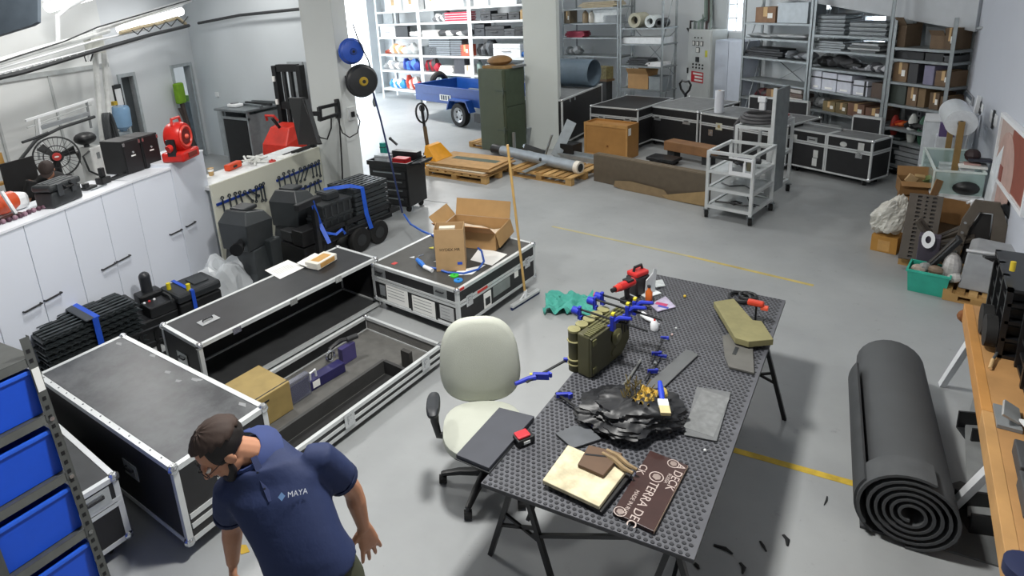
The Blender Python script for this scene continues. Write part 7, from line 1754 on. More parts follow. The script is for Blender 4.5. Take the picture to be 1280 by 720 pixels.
for k, (lab, x) in enumerate([('blue bar clamp across the green case nearest the chair', .2),('second blue bar clamp across the green case', .38),('third blue bar clamp across the green case by the red drill', .47)]):
    p = Mg @ Vector((x, Dg + .12, Hg + .04)); q = Mg @ Vector((x + .02,-.03, Hg + .045)); p.z = q.z = TZ + Hg + .045
    t = clamp(lab, p, q); n = (q - p).normalized()
    MB().bar(q - p, (q - p) + n * (.24 if k < 2 else .12),.014,.008).build('steel_bar', BLACK, t)
    MB().cyl(-n * .05 + Vector((0,0,-.02)), Vector((0,0,-.02)),.028, n=12).build('end_knob', CB, t, smooth=True)
    if k == 2: MB().cyl(-n * .06 + Vector((0,0,-.02)),-n * .05 + Vector((0,0,-.02)),.02, n=12).build('red_button', RED, t)
clamp('blue bar clamp with yellow release at the table edge beside the chair', tt(708,450, TZ + .03), tt(672,470, TZ + .03), ray(690,460).cross(Vector((0,0,1))) * 1)
clamp('blue bar clamp lying between chair and black bundle', tt(699,494, TZ + .025), tt(734,519, TZ + .025), Vector((.6,.4,0)))
clamp('small blue clamp lying beside the white glue bottle, upper one', tt(828,422, TZ + .022), tt(818,442, TZ + .022), Vector((.9,.5,0)),.6)
clamp('small blue clamp lying above the long grey plank, lower one', tt(825,445, TZ + .022), tt(813,464, TZ + .022), Vector((.9,.5,0)),.6)
# red drill with battery, clear holder
p = tt(784,378); t = T('red_drill', 'red and black cordless drill behind the green case', 'drill', p, 70); t.scale = (.75,.75,.75)
MB().box(-.07,.07,-.045,.045,0,.06).build('battery', BLACK, t, .01); MB().tube([(0,0,.06),(.0,.01,.15),(.01,.0,.2)],[.03,.028,.035],10).build('grip', mat('26262a'), t, smooth=True); MB().cyl((-.12,0,.22),(.09,0,.22),.045, n=16).build('motor_body', mat('c02828', .4), t, smooth=True); MB().cyl((-.19,0,.22),(-.12,0,.22),.035,.042,14).build('gear_nose', mat('d23a2c', .4), t, smooth=True); MB().cyl((-.24,0,.22),(-.19,0,.22),.024, n=12).build('chuck', BLACK, t, smooth=True); MB().box(-.03,.06,-.04,.04,.25,.27).build('top_plate', BLACK, t)
p2 = tt(797,365); t = T('red_charger', 'red and black battery pack standing behind the cordless drill', 'battery', p2,68); MB().box(-.08,.08,-.06,.06,0,.16).build('body', mat('2a2628', .5), t, .015); MB().box(-.075,.075,-.055,.055,.16,.2).build('red_cap', mat('c42c2a', .4), t, .012); MB().tube([(-.05,0,.2),(-.04,0,.235),(.04,0,.235),(.05,0,.2)],.012,6).build('handle', BLACK, t)
p = tt(812,367); t = T('clear_holder', 'clear plastic angled holder beside the red battery pack', 'holder', p, 60); MB().prism([(-.05,0),(.05,0),(.07,.2),(.04,.22),(.03,.18),(-.04,.13)],-.004,.004).build('clear_plate', mat('d9dee0', .2, alpha=.75), t, .002, rot=(R(90),0,0)); MB().box(-.08,.08,-.05,.05,0,.006).build('foot', mat('cfd4d6', .3), t)
p = Mg @ Vector((.56,-.05,0)); p.z = TZ; t = T('orange_bottle', 'small orange bottle between the clamps and the drill', 'bottle', tt(811,376),0); MB().lathe([(.024,0),(.028,.01),(.028,.08),(.012,.1),(.012,.12)],14).build('bottle_body', mat('d0682a', .4), t, smooth=True); MB().cyl((0,0,.12),(0,0,.135),.014, n=10).build('cap', DARK, t)
t_, c = slab('parts_pouch', 'clear pouch with pink and blue print on the table', 'pouch', [(812,380),(832,370),(845,383),(822,389)], mat('a9a2b8', .3, var=.3, scale=20),.01); MB().box(-.05,.04,-.02,.02,.01,.012).build('pink_print', mat('b8406a'), t_); MB().box(-.02,.06,-.05,-.025,.01,.012).build('blue_print', mat('3a4aa8'), t_)
slab('small_pouch', 'small clear pouch at the far edge of the table', 'pouch', [(816,351),(828,349),(832,357),(820,359)], mat('a8adae', .3, var=.2, scale=20),.008)
t = T('glue_bottle', 'white crumpled glue tube behind the small clamps', 'tube', tt(810,400, TZ + .002),150); MB().tube([(-.09,0,.02),(0,.01,.022),(.06,0,.02)],[.012,.022,.024],10).build('tube_body', WHITE, t, smooth=True); MB().cyl((-.12,0,.02),(-.09,0,.02),.008, n=8).build('nozzle', WHITE, t)
t = T('white_bottle', 'small white bottle with red tip on the table', 'bottle', tt(818,412),0); MB().lathe([(.028,0),(.03,.01),(.03,.05),(.012,.075)],14).build('bottle_body', WHITE, t, smooth=True); MB().cyl((.0,0,.075),(0,0,.1),.009,.004,8).build('red_tip', RED, t)
for i, (px, py, c, lab) in enumerate([(856,371, 'd0b040', 'tiny yellow nub on the table near the far edge'),(845,411, 'c8cccc', 'tiny pale chip on the table beside the white bottle'),(840,419, 'd8b8b0', 'tiny pinkish chip on the table near the small clamps'),(881,564, 'e0e2e2', 'tiny white dot on the table below the grey plate')]):
    tag(MB().ball((0,0,.006),.008 if i else .012,8,5).build('chip', mat(c), loc=tt(px, py)), lab, 'chip')
# ================================================================ big foam roll on the floor at right
FR = mat('47494b', .75, var=.06, scale=4)
n0 = Vector((.315,3.6,0))
t = lying_roll('foam_roll', 'large rolled dark grey foam mat lying on the floor at right', n0,95,1.6,.235,.05,5.0,.015, FR, tail=.0)
MB().box(0.0,1.5,.0,.215,.002,.018).build('outer_flap', mat('3f4143', .75), t, loc=(.05,.0,0))
m = MB(); 
def arc(r, a0, a1, x0, x1, th=.016, n=14):
    rings = []
    for k in range(n + 1):
        a = a0 + (a1 - a0) * k / n; rings.append([(x0, r * math.cos(a),.235 + r * math.sin(a)),(x1, r * math.cos(a),.235 + r * math.sin(a)),(x1,(r + th) * math.cos(a),.235 + (r + th) * math.sin(a)),(x0,(r + th) * math.cos(a),.235 + (r + th) * math.sin(a))])
    return rings
MB().loft(arc(.239, R(-35), R(112),-.0,.17)).build('end_flap', mat('4b4d4f', .75), t, smooth=True)
MB().loft(arc(.252, R(-52), R(32),.02,1.3)).build('loose_wrap', mat('3d3f41', .75), t, smooth=True)
# ================================================================ bench at the right edge
WB2 = mat('b28654', .65, var=.14, scale=5)
t = T('wooden_bench', 'long orange-brown wooden bench with white splayed legs at right edge', 'bench', (.56,2.2,0)); BZ = .85
MB().box(.05,.62,-.4,3.02, BZ - .03, BZ).build('bench_top', WB2, t, .003)
MB().box(.0,.05,-.4,1.66, BZ - .12, BZ + .002).build('front_apron', mat('b88d58', .65, var=.14, scale=5), t, .003); MB().box(.0,.05,1.663,3.02, BZ - .12, BZ + .002).build('front_apron', mat('bb8648', .65, var=.12, scale=5), t, .003); MB().box(.05,.5,3.0,3.03, BZ - .12, BZ - .031).build('end_apron', WB2, t)
for y in (-.1,1.42,2.86):
    MB().bar((.1, y, BZ - .04),(-.02 if y > 1 else .0, y + .42 if y > 2 else y + .45,0.01),.04,.04).build('leg', WHITE, t); MB().bar((.6, y, BZ - .04),(.58, y + .2,.01),.04).build('leg', WHITE, t)
MB().ball((.02,3.02, BZ - .1),.05,8,6).build('torn_corner', mat('7a4a22', .8), t)
MB().box(.0,.12,-.38,.3,.0, BZ - .13).build('end_board', mat('b88a50', .7), t)
Mb2 = Vector((.56,2.2, BZ + .002))
def black_rack(label, y0, L, h, x0=.32, rows=4, bays=3):
    t = T('black_rack', label, 'rack', Mb2 + Vector((x0, y0,0)),0)
    for k in range(rows): z = h * k / rows; MB().box(0,.3,0, L, z, z + .02).build('shelf_plate', BLACK, t); 
    for k in range(bays + 1):
        y = (L - .03) * k / bays
        MB().box(-.012,.018, y, y + .03,0, h).build('front_bar', BLACK, t); MB().box(.28,.3, y, y + .03,0, h).build('rear_bar', BLACK, t)
    for k in range(rows): 
        for j in range(bays): MB().box(.02,.26,(L / bays) * j + .05,(L / bays) * (j + 1) - .03, h * k / rows + .021, h * k / rows + .021 + h / rows * .6).build('black_part', mat('222426', .45), t, .008)
    MB().box(-.012,.3,0, L, h - .02, h).build('top_plate', mat('242628', .4), t)
    return t
tr_ = black_rack('black part rack at the far end of the wooden bench with wheel', 2.3,.66,.46,.12)
for (y, z) in ((.1,.12),(.3,.1)): MB().cyl((-.07, y, z),(-.015, y, z),.1, n=20).build('wheel', RUBBER, tr_, smooth=True)
MB().tube([(-.02,.6,.4),(-.07,.6,.42),(-.07,.5,.45),(-.02,.5,.46)],.012,6).build('handle', BLACK, tr_); MB().cyl((.02,.2,.5),(.02,.2,.56),.014).build('yellow_pin', mat('c9b030'), tr_)
black_rack('long black slatted rack in the middle of the wooden bench', 1.5,.75,.44,.2,5,3)
t = T('grey_block', 'pair of dark grey foam blocks nearest the lower end of bench', 'block', Mb2 + Vector((.15,.98,0)),0); MB().box(-.07,.2,-.12,.1,0,.09).build('block', mat('434446', .7), t, .006); MB().box(-.06,.2,.14,.36,0,.08).build('block', mat('3d3e40', .7), t, .006); MB().box(-.02,.2,-.1,.1,.09,.15).build('upper_block', mat('4a4b4d', .7), t, .006)
t = T('white_bracket', 'white metal bracket with tape leaning on the bench blocks', 'bracket', Mb2 + Vector((.1,1.62,0)),0); MB().prism([(-.05,-.1),(.05,-.06),(.06,.1),(-.02,.08)],0,.012).build('plate', mat('b5b8b8', .4,.3), t, rot=(0, R(35),0), loc=(0,0,.05)); MB().bar((.05,-.05,.05),(.1,-.34,.1),.03,.012).build('white_arm', WHITE, t); MB().box(-.05,.05,-.1,.1,0,.02).build('foot', GREY, t)
t = T('clear_bag', 'small crumpled clear bag below the bench foam blocks', 'bag', Mb2 + Vector((.16,.76,0)),0); MB().ball((0,0,0),1,10,7, sc=(.08,.06,.06)).build('bag_body', mat('b5b2ae', .3, alpha=.8), t, loc=(0,0,.06)); MB().cyl((0,0,.1),(.02,.02,.15),.012).build('knot', mat('c9c6c0'), t)
t = T('blue_spool', 'dark blue round spool at the bottom right corner of bench', 'spool', at(1285,722, BZ + .002)); MB().lathe([(0,0),(.08,0),(.08,.05),(.03,.06),(0,.06)],20).build('spool_body', mat('20284a', .5), t, smooth=True); MB().cyl((0,0,.06),(0,0,.08),.02).build('core', DARK, t)
t = T('bench_tool', 'thin metal pin with wooden tip beside the bench rack wheels', 'pin', Mb2 + Vector((.07,2.12,0)),0); MB().cyl((0,0,.01),(.02,.1,.02),.01).build('tip', PALE, t); MB().cyl((.02,.1,.02),(.05,.2,.03),.008).build('shaft', STEEL, t)
# below the bench
t = T('grey_sheet', 'pale grey flat sheet leaning under the wooden bench', 'sheet', at(1203,560) + Vector((.05,.0,0)),-3); MB().prism([(-.03,-.72),(.17,-.7),(.2,.1),(.02,.72),(-.04,.2)],0,.012).build('panel', mat('8f9292', .5,.2), t, rot=(0, R(-4),0), loc=(0,0,.03)); MB().box(-.03,.0,-.7,.3,.0,.03).build('lip', mat('7b7e7e', .5), t)
for i, (px, py, lab) in enumerate([(1222,540, 'black angle bracket lying under the bench beside upper leg'),(1222,645, 'black U-shaped bracket under the bench beside the lower leg')]):
    p = at(px, py, .05); t = T('angle_bracket', lab, 'bracket', (p.x, p.y, 0),20); MB().box(-.08,.1,-.1,-.085,.0,.14).build('side_plate', BLACK, t); MB().box(-.08,.1,.085,.1,.0,.14).build('side_plate', BLACK, t); MB().box(-.08,.1,-.085,.085,.0,.014).build('web', DARK, t)
t = T('floor_mat', 'flat grey foam offcut under the near end of the large roll', 'mat', at(1165,676),4); MB().prism([(-.28,-.06),(.3,-.04),(.42,.5),(.2,.6),(-.3,.1)],0,.012).build('sheet', mat('5a5c5c', .7), t)
# ================================================================ right corner
def wr(px, py, off=.02):
    a = Vector((CR[0], CR[1],0)); b = Vector((1.7,-3,0)); d = (b - a).normalized(); n = Vector((-d.y, d.x, 0)) * -off
    p = onp(px, py, a + n, yaw_of(a, b)); return p
WRY = yaw_of(Vector((CR[0], CR[1],0)), Vector((1.7,-3,0)))
def wall_plate(name, label, cat, px0, py0, px1, py1, th, mats):
    a = wr(px0, py0,.0); b = wr(px1, py1,.0); L = (Vector((b.x, b.y)) - Vector((a.x, a.y))).length; h = a.z - b.z
    c = (a + b) / 2; t = T(name, label, cat, c, WRY); L2, H2 = L / 2, abs(h) / 2
    MB().box(-L2, L2,-th, -.002,-H2, H2).build('frame_panel', mats[0], t, .003); return t, L2, H2
t, l2, h2 = wall_plate('wall_frame', 'grey framed notice on the right wall nearest the corner', 'frame', 1206,109,1217,133,.02,[mat('8c8f94')]); MB().box(-l2 * .8, l2 * .8,-.022,-.02,-h2 * .8, h2 * .8).build('notice', mat('5f6670'), t); MB().box(-l2 * .1, l2 * .8,-.023,-.022,-h2 * .8,-h2 * .1).build('notice_photo', mat('c5c9cc'), t)
t, l2, h2 = wall_plate('wall_sign', 'small white sign with dark figure, left of two', 'sign', 1225,126,1229,141,.01,[WHITE]); MB().ball((0,-.012,.03),.05,10,6, sc=(1,.1,1)).build('dark_figure', mat('2a2c30'), t); MB().box(-.04,.04,-.013,-.01,-.1,-.02).build('dark_figure', mat('2a2c30'), t)
t, l2, h2 = wall_plate('wall_sign', 'larger white sign with dark figure, right of two', 'sign', 1240,137,1246,160,.01,[WHITE]); MB().ball((0,-.012,.05),.06,10,6, sc=(1,.1,1)).build('dark_figure', mat('2a2c30'), t); MB().box(-.05,.05,-.013,-.01,-.12,.0).build('dark_figure', mat('2a2c30'), t)
# pin board with red-brown sheet
a = wr(1258,147,0); b = wr(1247,218,0); a2 = wr(1292,174,0); b2 = wr(1292,273,0)
zt, zb = (a.z + a2.z) / 2,(b.z + b2.z) / 2; y0 = Vector(((a.x + b.x) / 2,(a.y + b.y) / 2,0)); y1 = Vector(((a2.x + b2.x) / 2,(a2.y + b2.y) / 2,0)); Lb = (y1 - y0).length
t = T('pin_board', 'white framed board with red-brown sheets on the right wall', 'board', y0, WRY)
MB().box(0, Lb, -.03,-.004, zb, zt).build('board_panel', mat('b8a49c', .6, var=.05), t); 
f = MB(); f.box(-.04, Lb + .04,-.05,-.004, zb - .04, zb).box(-.04, Lb + .04,-.05,-.004, zt, zt + .04).box(-.04,0,-.05,-.004, zb, zt).box(Lb, Lb + .04,-.05,-.004, zb, zt); f.build('white_frame', WHITE, t)
MB().box(Lb * .42, Lb, -.036,-.03, zb + .02, zt - .02).build('red_brown_sheet', mat('8a4a3a', .6, var=.08), t); MB().lathe([(0,0),(Lb * .3,0),(Lb * .3,.006),(0,.006)],26, Matrix.Translation((Lb * .32,-.031, zt - Lb * .36)) @ Matrix.Rotation(PI / 2,4, 'X')).build('pale_disc', mat('b99a90', .6), t); MB().box(Lb * .2, Lb * .3,-.042,-.037, zt - Lb * .45, zt - Lb * .32).build('small_mark', mat('8d4b40'), t)
# white cabinet by corner
a = at(1160,226); t = T('white_cabinet', 'tall white narrow cabinet beside the corner rack', 'cabinet', (.42,10.75,0), WRY + 90 - 6); zc = hgt((.5,10.6),150)
MB().box(-.02,.34,-.25,.25,.0, zc).build('carcass', mat('c3c8cc', .5), t, .01); MB().box(-.035,-.021,-.23,.23,.04, zc - .02).build('door', mat('cbd0d4', .5), t, .004); MB().box(-.03,.35,-.26,.26, zc, zc + .02).build('top_sheet', WHITE, t)
MB().box(.0,.33,-.262,-.251,.04, zc - .02).build('side_panel', mat('ccd1d5', .5), t, .003)
# white table with glass tank
t = T('white_table', 'white table with open end carrying the glass tank near the right wall', 'table', (.5,8.62,0),90 + 4); zt_ = .62
MB().box(0,1.5,-.46,.02, zt_ - .04, zt_).build('table_top', WHITE, t, .004)
for x in (.02,1.44):
    for y in (-.44,-.02): MB().box(x, x + .04, y, y + .04,0, zt_ - .04).build('leg', WHITE, t)
MB().box(0,.02,-.46,.02,.0,.06).build('lower_rail', WHITE, t); MB().box(.06,1.4,-.42,-.02,.0,.3).build('dark_box', DARK, t)
o = Vector((.48,8.74, zt_ + .004)); t = T('glass_tank', 'open glass tank with pale rims on the white table', 'tank', o, 90 + 4); GL = mat('bcd6d2', .08, var=.02, alpha=.42)
Lk, Dk, Hk = 1.15,.46,.27
for (x0, x1, y0_, y1_) in ((0, Lk, -Dk, -Dk + .01),(0, Lk, -.01,0),(0,.01,-Dk + .01,-.01),(Lk - .01, Lk, -Dk + .01,-.01)): MB().box(x0, x1, y0_, y1_, .008, Hk).build('pane', GL, t)
MB().box(0, Lk, -Dk, 0,0,.007).build('base_sheet', mat('dfe6e6', .3), t)
f = MB(); f.box(-.01, Lk + .01,-.015,.01, Hk, Hk + .02).box(-.01, Lk + .01,-Dk - .01,-Dk + .015, Hk, Hk + .02).box(-.01,.015,-Dk + .015,-.015, Hk, Hk + .02).box(Lk - .015, Lk + .01,-Dk + .015,-.015, Hk, Hk + .02); f.build('rim', mat('d8e4e0', .3), t)
for x in (-.01, Lk - .01): MB().box(x, x + .02,-.005,.012,0, Hk).build('corner_strip', mat('d8e4e0', .3), t)
for i, x in enumerate((.35,.6,.85)): tag(bx('white_box', -.08,.08,-.06,.06,0,.16, mat('cfd8d8', .5), None, .004, loc=o + Vector((.12 + .02 * i, x, .012)), rot=(0,0, R(4))),['white box inside the glass tank, nearest to camera', 'white box in the middle of the glass tank', 'white box at the far end of the glass tank'][i], 'box', 'boxes in the glass tank')
# bubble film roll on stand
c = wr(1212,148,.3); c = Vector((.66,9.5,0)); zr = hgt((c.x, c.y),146)
t = T('bubble_wrap_roll', 'big translucent white bubble wrap roll on a wooden stand', 'roll', (c.x, c.y, 0),92); r = .155
MB().lathe([(.04,-.42),(r, -.42),(r, .42),(.04,.42)],24, Matrix.Translation((.0,0, zr)) @ Matrix.Rotation(PI / 2,4, 'Y')).build('film_roll', mat('d7dce0', .35, var=.06, scale=30), t, smooth=True)
MB().cyl((-.47,0, zr),(.47,0, zr),.035, n=12).build('core', mat('2b2420'), t)
for x in (-.46,.46): MB().box(x - .03, x + .03,-.03,.03,0, zr + .03).build('stand_post', mat('8a6f42', .6), t); MB().box(x - .03, x + .03,-.18,.18,0,.04).build('stand_foot', mat('8a6f42', .6), t)
MB().box(-.43,.43,-.02,.02,.3,.36).build('stand_rail', mat('8a6f42', .6), t)
# tall white slab leaning on the wall
p0 = Vector((.8,7.7,0)); t = T('white_slab', 'tall white foam slab leaning on the right wall', 'slab', (.9,8.55,0),91); zs = hgt((.9,8.5),165); MB().box(-.16,.26,-.1,-.03,.0, zs).build('slab_body', mat('dde2e6', .6), t, .006, rot=(R(3),0,0)); MB().box(-.17,.27,-.115,-.02,0,.03).build('base_strip', GREY, t)
# papers and dark things between
t = T('paper_pile', 'pile of papers and dark rags on a small shelf beside bubble wrap', 'papers', (.8,9.0, zt_ + .004),90); MB().box(-.12,.12,-.16,.1,.3,.32).build('sheet', PAPER, t); MB().box(-.14,.1,-.2,.02,.36,.39).build('dark_cover', mat('2c2e3a'), t, rot=(0, R(8),0)); MB().box(-.04,.06,-.1,.05,.322,.34).build('pink_slip', mat('c09a94'), t); MB().box(-.07,.07,-.05,.08,.0,.299).build('shelf_box', mat('d5d9dc'), t); MB().ball((0,0,0),.08,10,6).build('rag', mat('2f1f20'), t, loc=(.05,-.02,.42))
t = T('black_bag', 'black bag lying on the white table end', 'bag', (.78,8.8, zt_ + .004),0); MB().ball((0,0,0),1,12,8, sc=(.14,.1,.09)).build('bag_body', BLACK, t, loc=(0,0,.09), smooth=True); MB().tube([(-.06,0,.15),(0,-.02,.2),(.06,0,.15)],.012,6).build('handle', DARK, t)
t = T('white_clutter', 'violet and white boxes standing behind glass tank', 'boxes', (.62,10.2,0),90); MB().box(-.1,.1,-.1,.1,0,1.02).build('stand_box', mat('ccd0d6'), t); MB().box(-.09,.02,-.08,.08,1.02,1.2).build('violet_box', mat('5b4a78'), t); MB().box(.03,.1,-.08,.08,1.02,1.16).build('white_box_body', WHITE, t)
for i, (y, w_, hh) in enumerate([(10.05,.12,1.55),(9.85,.08,1.35)]): tag(MB().box(-.02,.02,-w_ / 2, w_ / 2,0, hh).build('leaning_sheet', WHITE if i == 0 else mat('b9bec4'), loc=(.8, y + .25,0), rot=(0, R(4),0)),['tall white panel leaning at the corner behind the bubble wrap', 'shorter grey panel leaning behind the bubble wrap'][i], 'panel')
# slotted post standing before the corner rack
p = at(1139,214); t = T('slotted_post', 'slotted steel post standing in front of the corner rack', 'post', (p.x, p.y, 0),20); zz = hgt((p.x, p.y),106); MB().box(-.03,.03,-.002,.002,0, zz).box(-.03,-.026,.0,.05,0, zz).build('angle', ALU, t)
for k in range(20): MB().box(-.012,.012,-.004,-.0021,.06 + k * zz / 21,.06 + k * zz / 21 + .04).build('slot', DARK, t)
# heap of parts on a pallet
t = pallet('wooden pallet under the heap of brown parts in the right corner', at(1122,330),-8,.8,1.0,.12)
HP = mat('4d463e', .65, var=.12)
a = at(1131,324,.12); b = at(1168,330,.12); top_ = hgt((a.x, a.y + .15),262)
t = T('slotted_ramp', 'grey-brown slotted plastic ramp leaning on the parts heap', 'ramp', (a.x - .03, a.y, .125),-6); Lr, Wr = .74,.27
Mr = Matrix.Rotation(R(62),4, 'X')
m = MB(); rows, colsn = 16,3
m.box(0,.05,0, Lr, 0,.03).box(Wr - .05, Wr, 0, Lr, 0,.03)
for k in range(rows + 1): y = (Lr - .02) * k / rows; m.box(.05, Wr - .05, y, y + .022,0,.03)
for j in range(1, colsn): x = .05 + (Wr - .1) * j / colsn; m.box(x - .018, x + .018,0, Lr, 0,.029)
m.build('grid_plate', HP, t, rot=(R(62),0,0)); MB().box(.02, Wr - .02,.02, Lr - .02,-.03,-.002).build('dark_backing', mat('2b2622'), t, rot=(R(62),0,0)); MB().box(-.03,0,0, Lr, -.04,.02).build('side_flange', HP, t, rot=(R(62),0,0))
# arch-shaped frame
t = T('arch_frame', 'dark grey-brown arched frame leaning beside the slotted ramp', 'frame', at(1184,328,.12) + Vector((0,-.05,.005)),-4)
ob = [(0,0),(.07,0),(.13,.42),(.19,.6),(.3,.6),(.32,0),(.42,0),(.42,.5),(.34,.72),(.14,.72),(.06,.5)]
MB().prism(ob, -.04,.04).build('frame_body', mat('574f45', .6), t, .004, rot=(R(80),0,0)); MB().prism([(.08,.02),(.31,.02),(.29,.58),(.2,.58),(.14,.42)],-.05,-.042).build('dark_inner', mat('1d1a18'), t, rot=(R(80),0,0))
for k in range(5): MB().cyl((.04 + .012 * k, -.045,.06 + .11 * k),(.04 + .012 * k, -.055,.06 + .11 * k),.014, n=8).build('bolt', CHROME, t)
MB().tube([(.44,.03,0),(.5,.05,.3),(.46,.08,.55),(.36,.1,.7)],.035,8).build('curved_edge', BLACK, t, smooth=True)
for k, (px, py, ang, L_, lab) in enumerate([(1178,300,28,.6, 'grey-brown bar slanting across the middle of the heap'),(1186,290,40,.5, 'upper slanting grey-brown bar of the parts heap'),(1166,306,-55,.55, 'dark profile leaning right of the slotted ramp'),(1176,322,60,.5, 'black ribbed hose in the parts heap')]):
    p = at(px, py, .35); t = T('plastic_bar', lab, 'bar', (p.x, p.y, .13),-8); m = MB(); m.box(-L_ / 2, L_ / 2,-.05,.05,-.02,.02); o_ = m.build('bar_body', HP if k < 3 else BLACK, t, .006, rot=(R(20), R(-ang),0), loc=(0,0, abs(math.sin(R(ang))) * L_ / 2 + .03)); MB().box(-L_ / 2 + .03, L_ / 2 - .03,-.015,.015,.021,.026).build('rib', mat('3a342e'), t, rot=(R(20), R(-ang),0), loc=o_.location)
t = T('white_bracket_part', 'white oval part with two holes on a violet box in the heap', 'part', at(1160,304,.42),-5); MB().lathe([(.03,0),(.07,0),(.07,.02),(.03,.02),(.03,0)],18, Matrix.Diagonal((.8,1.3,1,1))).build('oval_plate', WHITE, t, rot=(R(70),0,0), loc=(0,-.06,.06)); MB().box(-.08,.1,-.03,.1,-.28,.08).build('violet_box', mat('4a4450'), t, .006)
# cartons on top of the heap
for (nm, px, py, z, yw, sx, sy, hh, lab, flaps) in [('carton', 1148,262,.3,12,.2,.16,.2, 'open brown carton full of offcuts on top of the heap', 1),('carton', 1146,243,.52,8,.2,.15,.17, 'upper open brown carton at the back of the heap', 1),('carton', 1192,280,.32,-20,.17,.12,.3, 'upright brown carton with open front in the heap', 0)]:
    p = at(px, py, z); t = T(nm, lab, 'carton', (p.x, p.y + .1, z), yw); open_carton(t, sx, sy, hh, mat('85623a', .8, var=.08))
    if flaps:
        MB().box(-sx, sx, -.003,.003,0,.12).build('flap', mat('916c42', .8), t, loc=(0, sy, hh), rot=(R(-25),0,0)); MB().box(-sx, sx, -.003,.003,0,.1).build('flap', mat('916c42', .8), t, loc=(0,-sy, hh), rot=(R(110),0,0))
        for k in range(3): MB().box(-.05,.05,-.03,.03,0,.1).build('offcut', mat(['b89a70', 'a5885c', '6d7a48'][k],.8), t, loc=(-.1 + .1 * k, -.02 + .03 * k, hh * .75), rot=(R(20 * k), R(30 - 25 * k),0))
    else: MB().box(-sx, sx, -.003,.003,0,.2).build('flap', mat('9a7448', .8), t, loc=(-sx, -.05, hh), rot=(R(15), R(-70), R(70)))
    MB().box(-.1,.1,-.1,.1,-(z - .125),-.002).build('stack_below', mat('5a4a38', .8), t)
t = T('white_fittings', 'white cable and plug lying on the top right of the heap', 'fittings', at(1217,258,.64),0); MB().tube([(-.06,0,.03),(0,.05,.06),(.06,0,.03),(.02,-.05,.02)],.014,7).build('white_cable', WHITE, t, smooth=True); MB().box(-.03,.05,-.04,.04,0,.07).build('white_plug', WHITE, t, .01)
# carton with plastic bag
p = at(1106,316); t = T('small_carton', 'small tan carton on the floor under the white plastic bag', 'carton', (p.x, p.y + .1,0),-12); MB().box(-.13,.13,-.1,.16,0,.2).build('carton_body', mat('b5853f', .8, var=.06), t, .004); MB().box(-.06,.06,-.103,-.1,.02,.15).build('label_patch', mat('c79a5c', .8), t)
def bag_pt(u, v):
    a = 2 * PI * u; q = PI * v; d = Vector((math.sin(q) * math.cos(a), math.sin(q) * math.sin(a),-math.cos(q)))
    k = 1 + .45 * noise.noise(d * 1.6 + Vector((5,2,1))) - .25 * abs(noise.noise(d * 4.5)) + .1 * noise.noise(d * 9)
    w_ = 1.0 - .25 * d.z
    return (.17 * d.x * k * w_ + .06 * (d.z + 1),.15 * d.y * k * w_, max(-.03,.2 + .24 * d.z * k))
tag(MB().grid(bag_pt, 44,26).build('plastic_bag', mat('cfcdc4', .35, var=.12, scale=20, alpha=.85), loc=(p.x - .05, p.y + .08,.235)), 'white transparent plastic bag bulging on top of the tan carton', 'bag')
# teal crate, grey box on pallet
a = at(1145,366); b = at(1174,372); p = (a + b) / 2; t = T('teal_crate', 'teal plastic crate filled with wrapped parts in front of heap', 'crate', (p.x, p.y + .14,0),-8)
m = MB(); w, d, h = .17,.14,.24; q = .008
m.loft([[(-w * .86,-d * .86,0),(w * .86,-d * .86,0),(w * .86, d * .86,0),(-w * .86, d * .86,0)],[(-w, -d, h),(w, -d, h),(w, d, h),(-w, d, h)]], cap=False); m.add([(-w * .86,-d * .86,.004),(w * .86,-d * .86,.004),(w * .86, d * .86,.004),(-w * .86, d * .86,.004)],[(0,1,2,3)])
m.build('crate_body', mat('2fa08a', .45), t, solid=.008); f = MB(); f.box(-w - .012, w + .012,-d - .012,-d + .004, h - .02, h + .004).box(-w - .012, w + .012, d - .004, d + .012, h - .02, h + .004).box(-w - .012,-w + .004,-d + .004, d - .004, h - .02, h + .004).box(w - .004, w + .012,-d + .004, d - .004, h - .02, h + .004); f.build('rim', mat('38b098', .45), t)
for k in range(5): MB().ball((0,0,0),1,9,6, sc=(.07,.05,.05)).build('wrapped_part', mat(['a89a8e', '8b8d8a', 'c5b8ae', '7c6a58', '9aa09c'][k],.5), t, loc=(-.09 + .045 * k, .03 * (k % 3 - 1), h - .02 + .02 * (k % 2)), rot=(0,0, k))
a = at(1177,374); t = pallet('small wooden pallet under the grey plastic box by the right wall', a, -8,.55,.6,.11,6)
Mp = Matrix.Translation(a) @ Matrix.Rotation(R(-8),4, 'Z')
t = T('grey_box', 'large grey wrapped plastic box on the small pallet', 'box', Mp @ Vector((.1,.1,.114)),-8); m = MB(); m.loft([[(0,0,0),(.5,0,0),(.5,.45,0),(0,.45,0)],[(.03,.02,.38),(.5,.02,.36),(.5,.44,.36),(.03,.44,.38)],[(.08,.06,.42),(.46,.06,.4),(.46,.4,.4),(.08,.4,.42)]]); m.build('box_body', mat('9b9d9f', .5, var=.1), t, .015); MB().tube([(.02,.02,.4),(.25,-.0,.42),(.5,.01,.39)],.016,6).build('wrapped_edge', mat('b5b6b8', .4), t, smooth=True); MB().box(.36,.47,-.006,-.0,.06,.1).build('white_tag', PAPER, t)
t = T('bubble_wrap_bag', 'crumpled grey bubble wrap parcel left of the grey box', 'parcel', Mp @ Vector((.03,.2,.114)),0); MB().ball((0,0,0),1,12,9, sc=(.08,.12,.16)).build('parcel_body', mat('a8a5a2', .4, var=.2, scale=30), t, loc=(0,0,.16)); MB().ball((0,0,0),1,9,6, sc=(.06,.07,.06)).build('parcel_fold', mat('c0bdb8', .4), t, loc=(.02,-.08,.1))
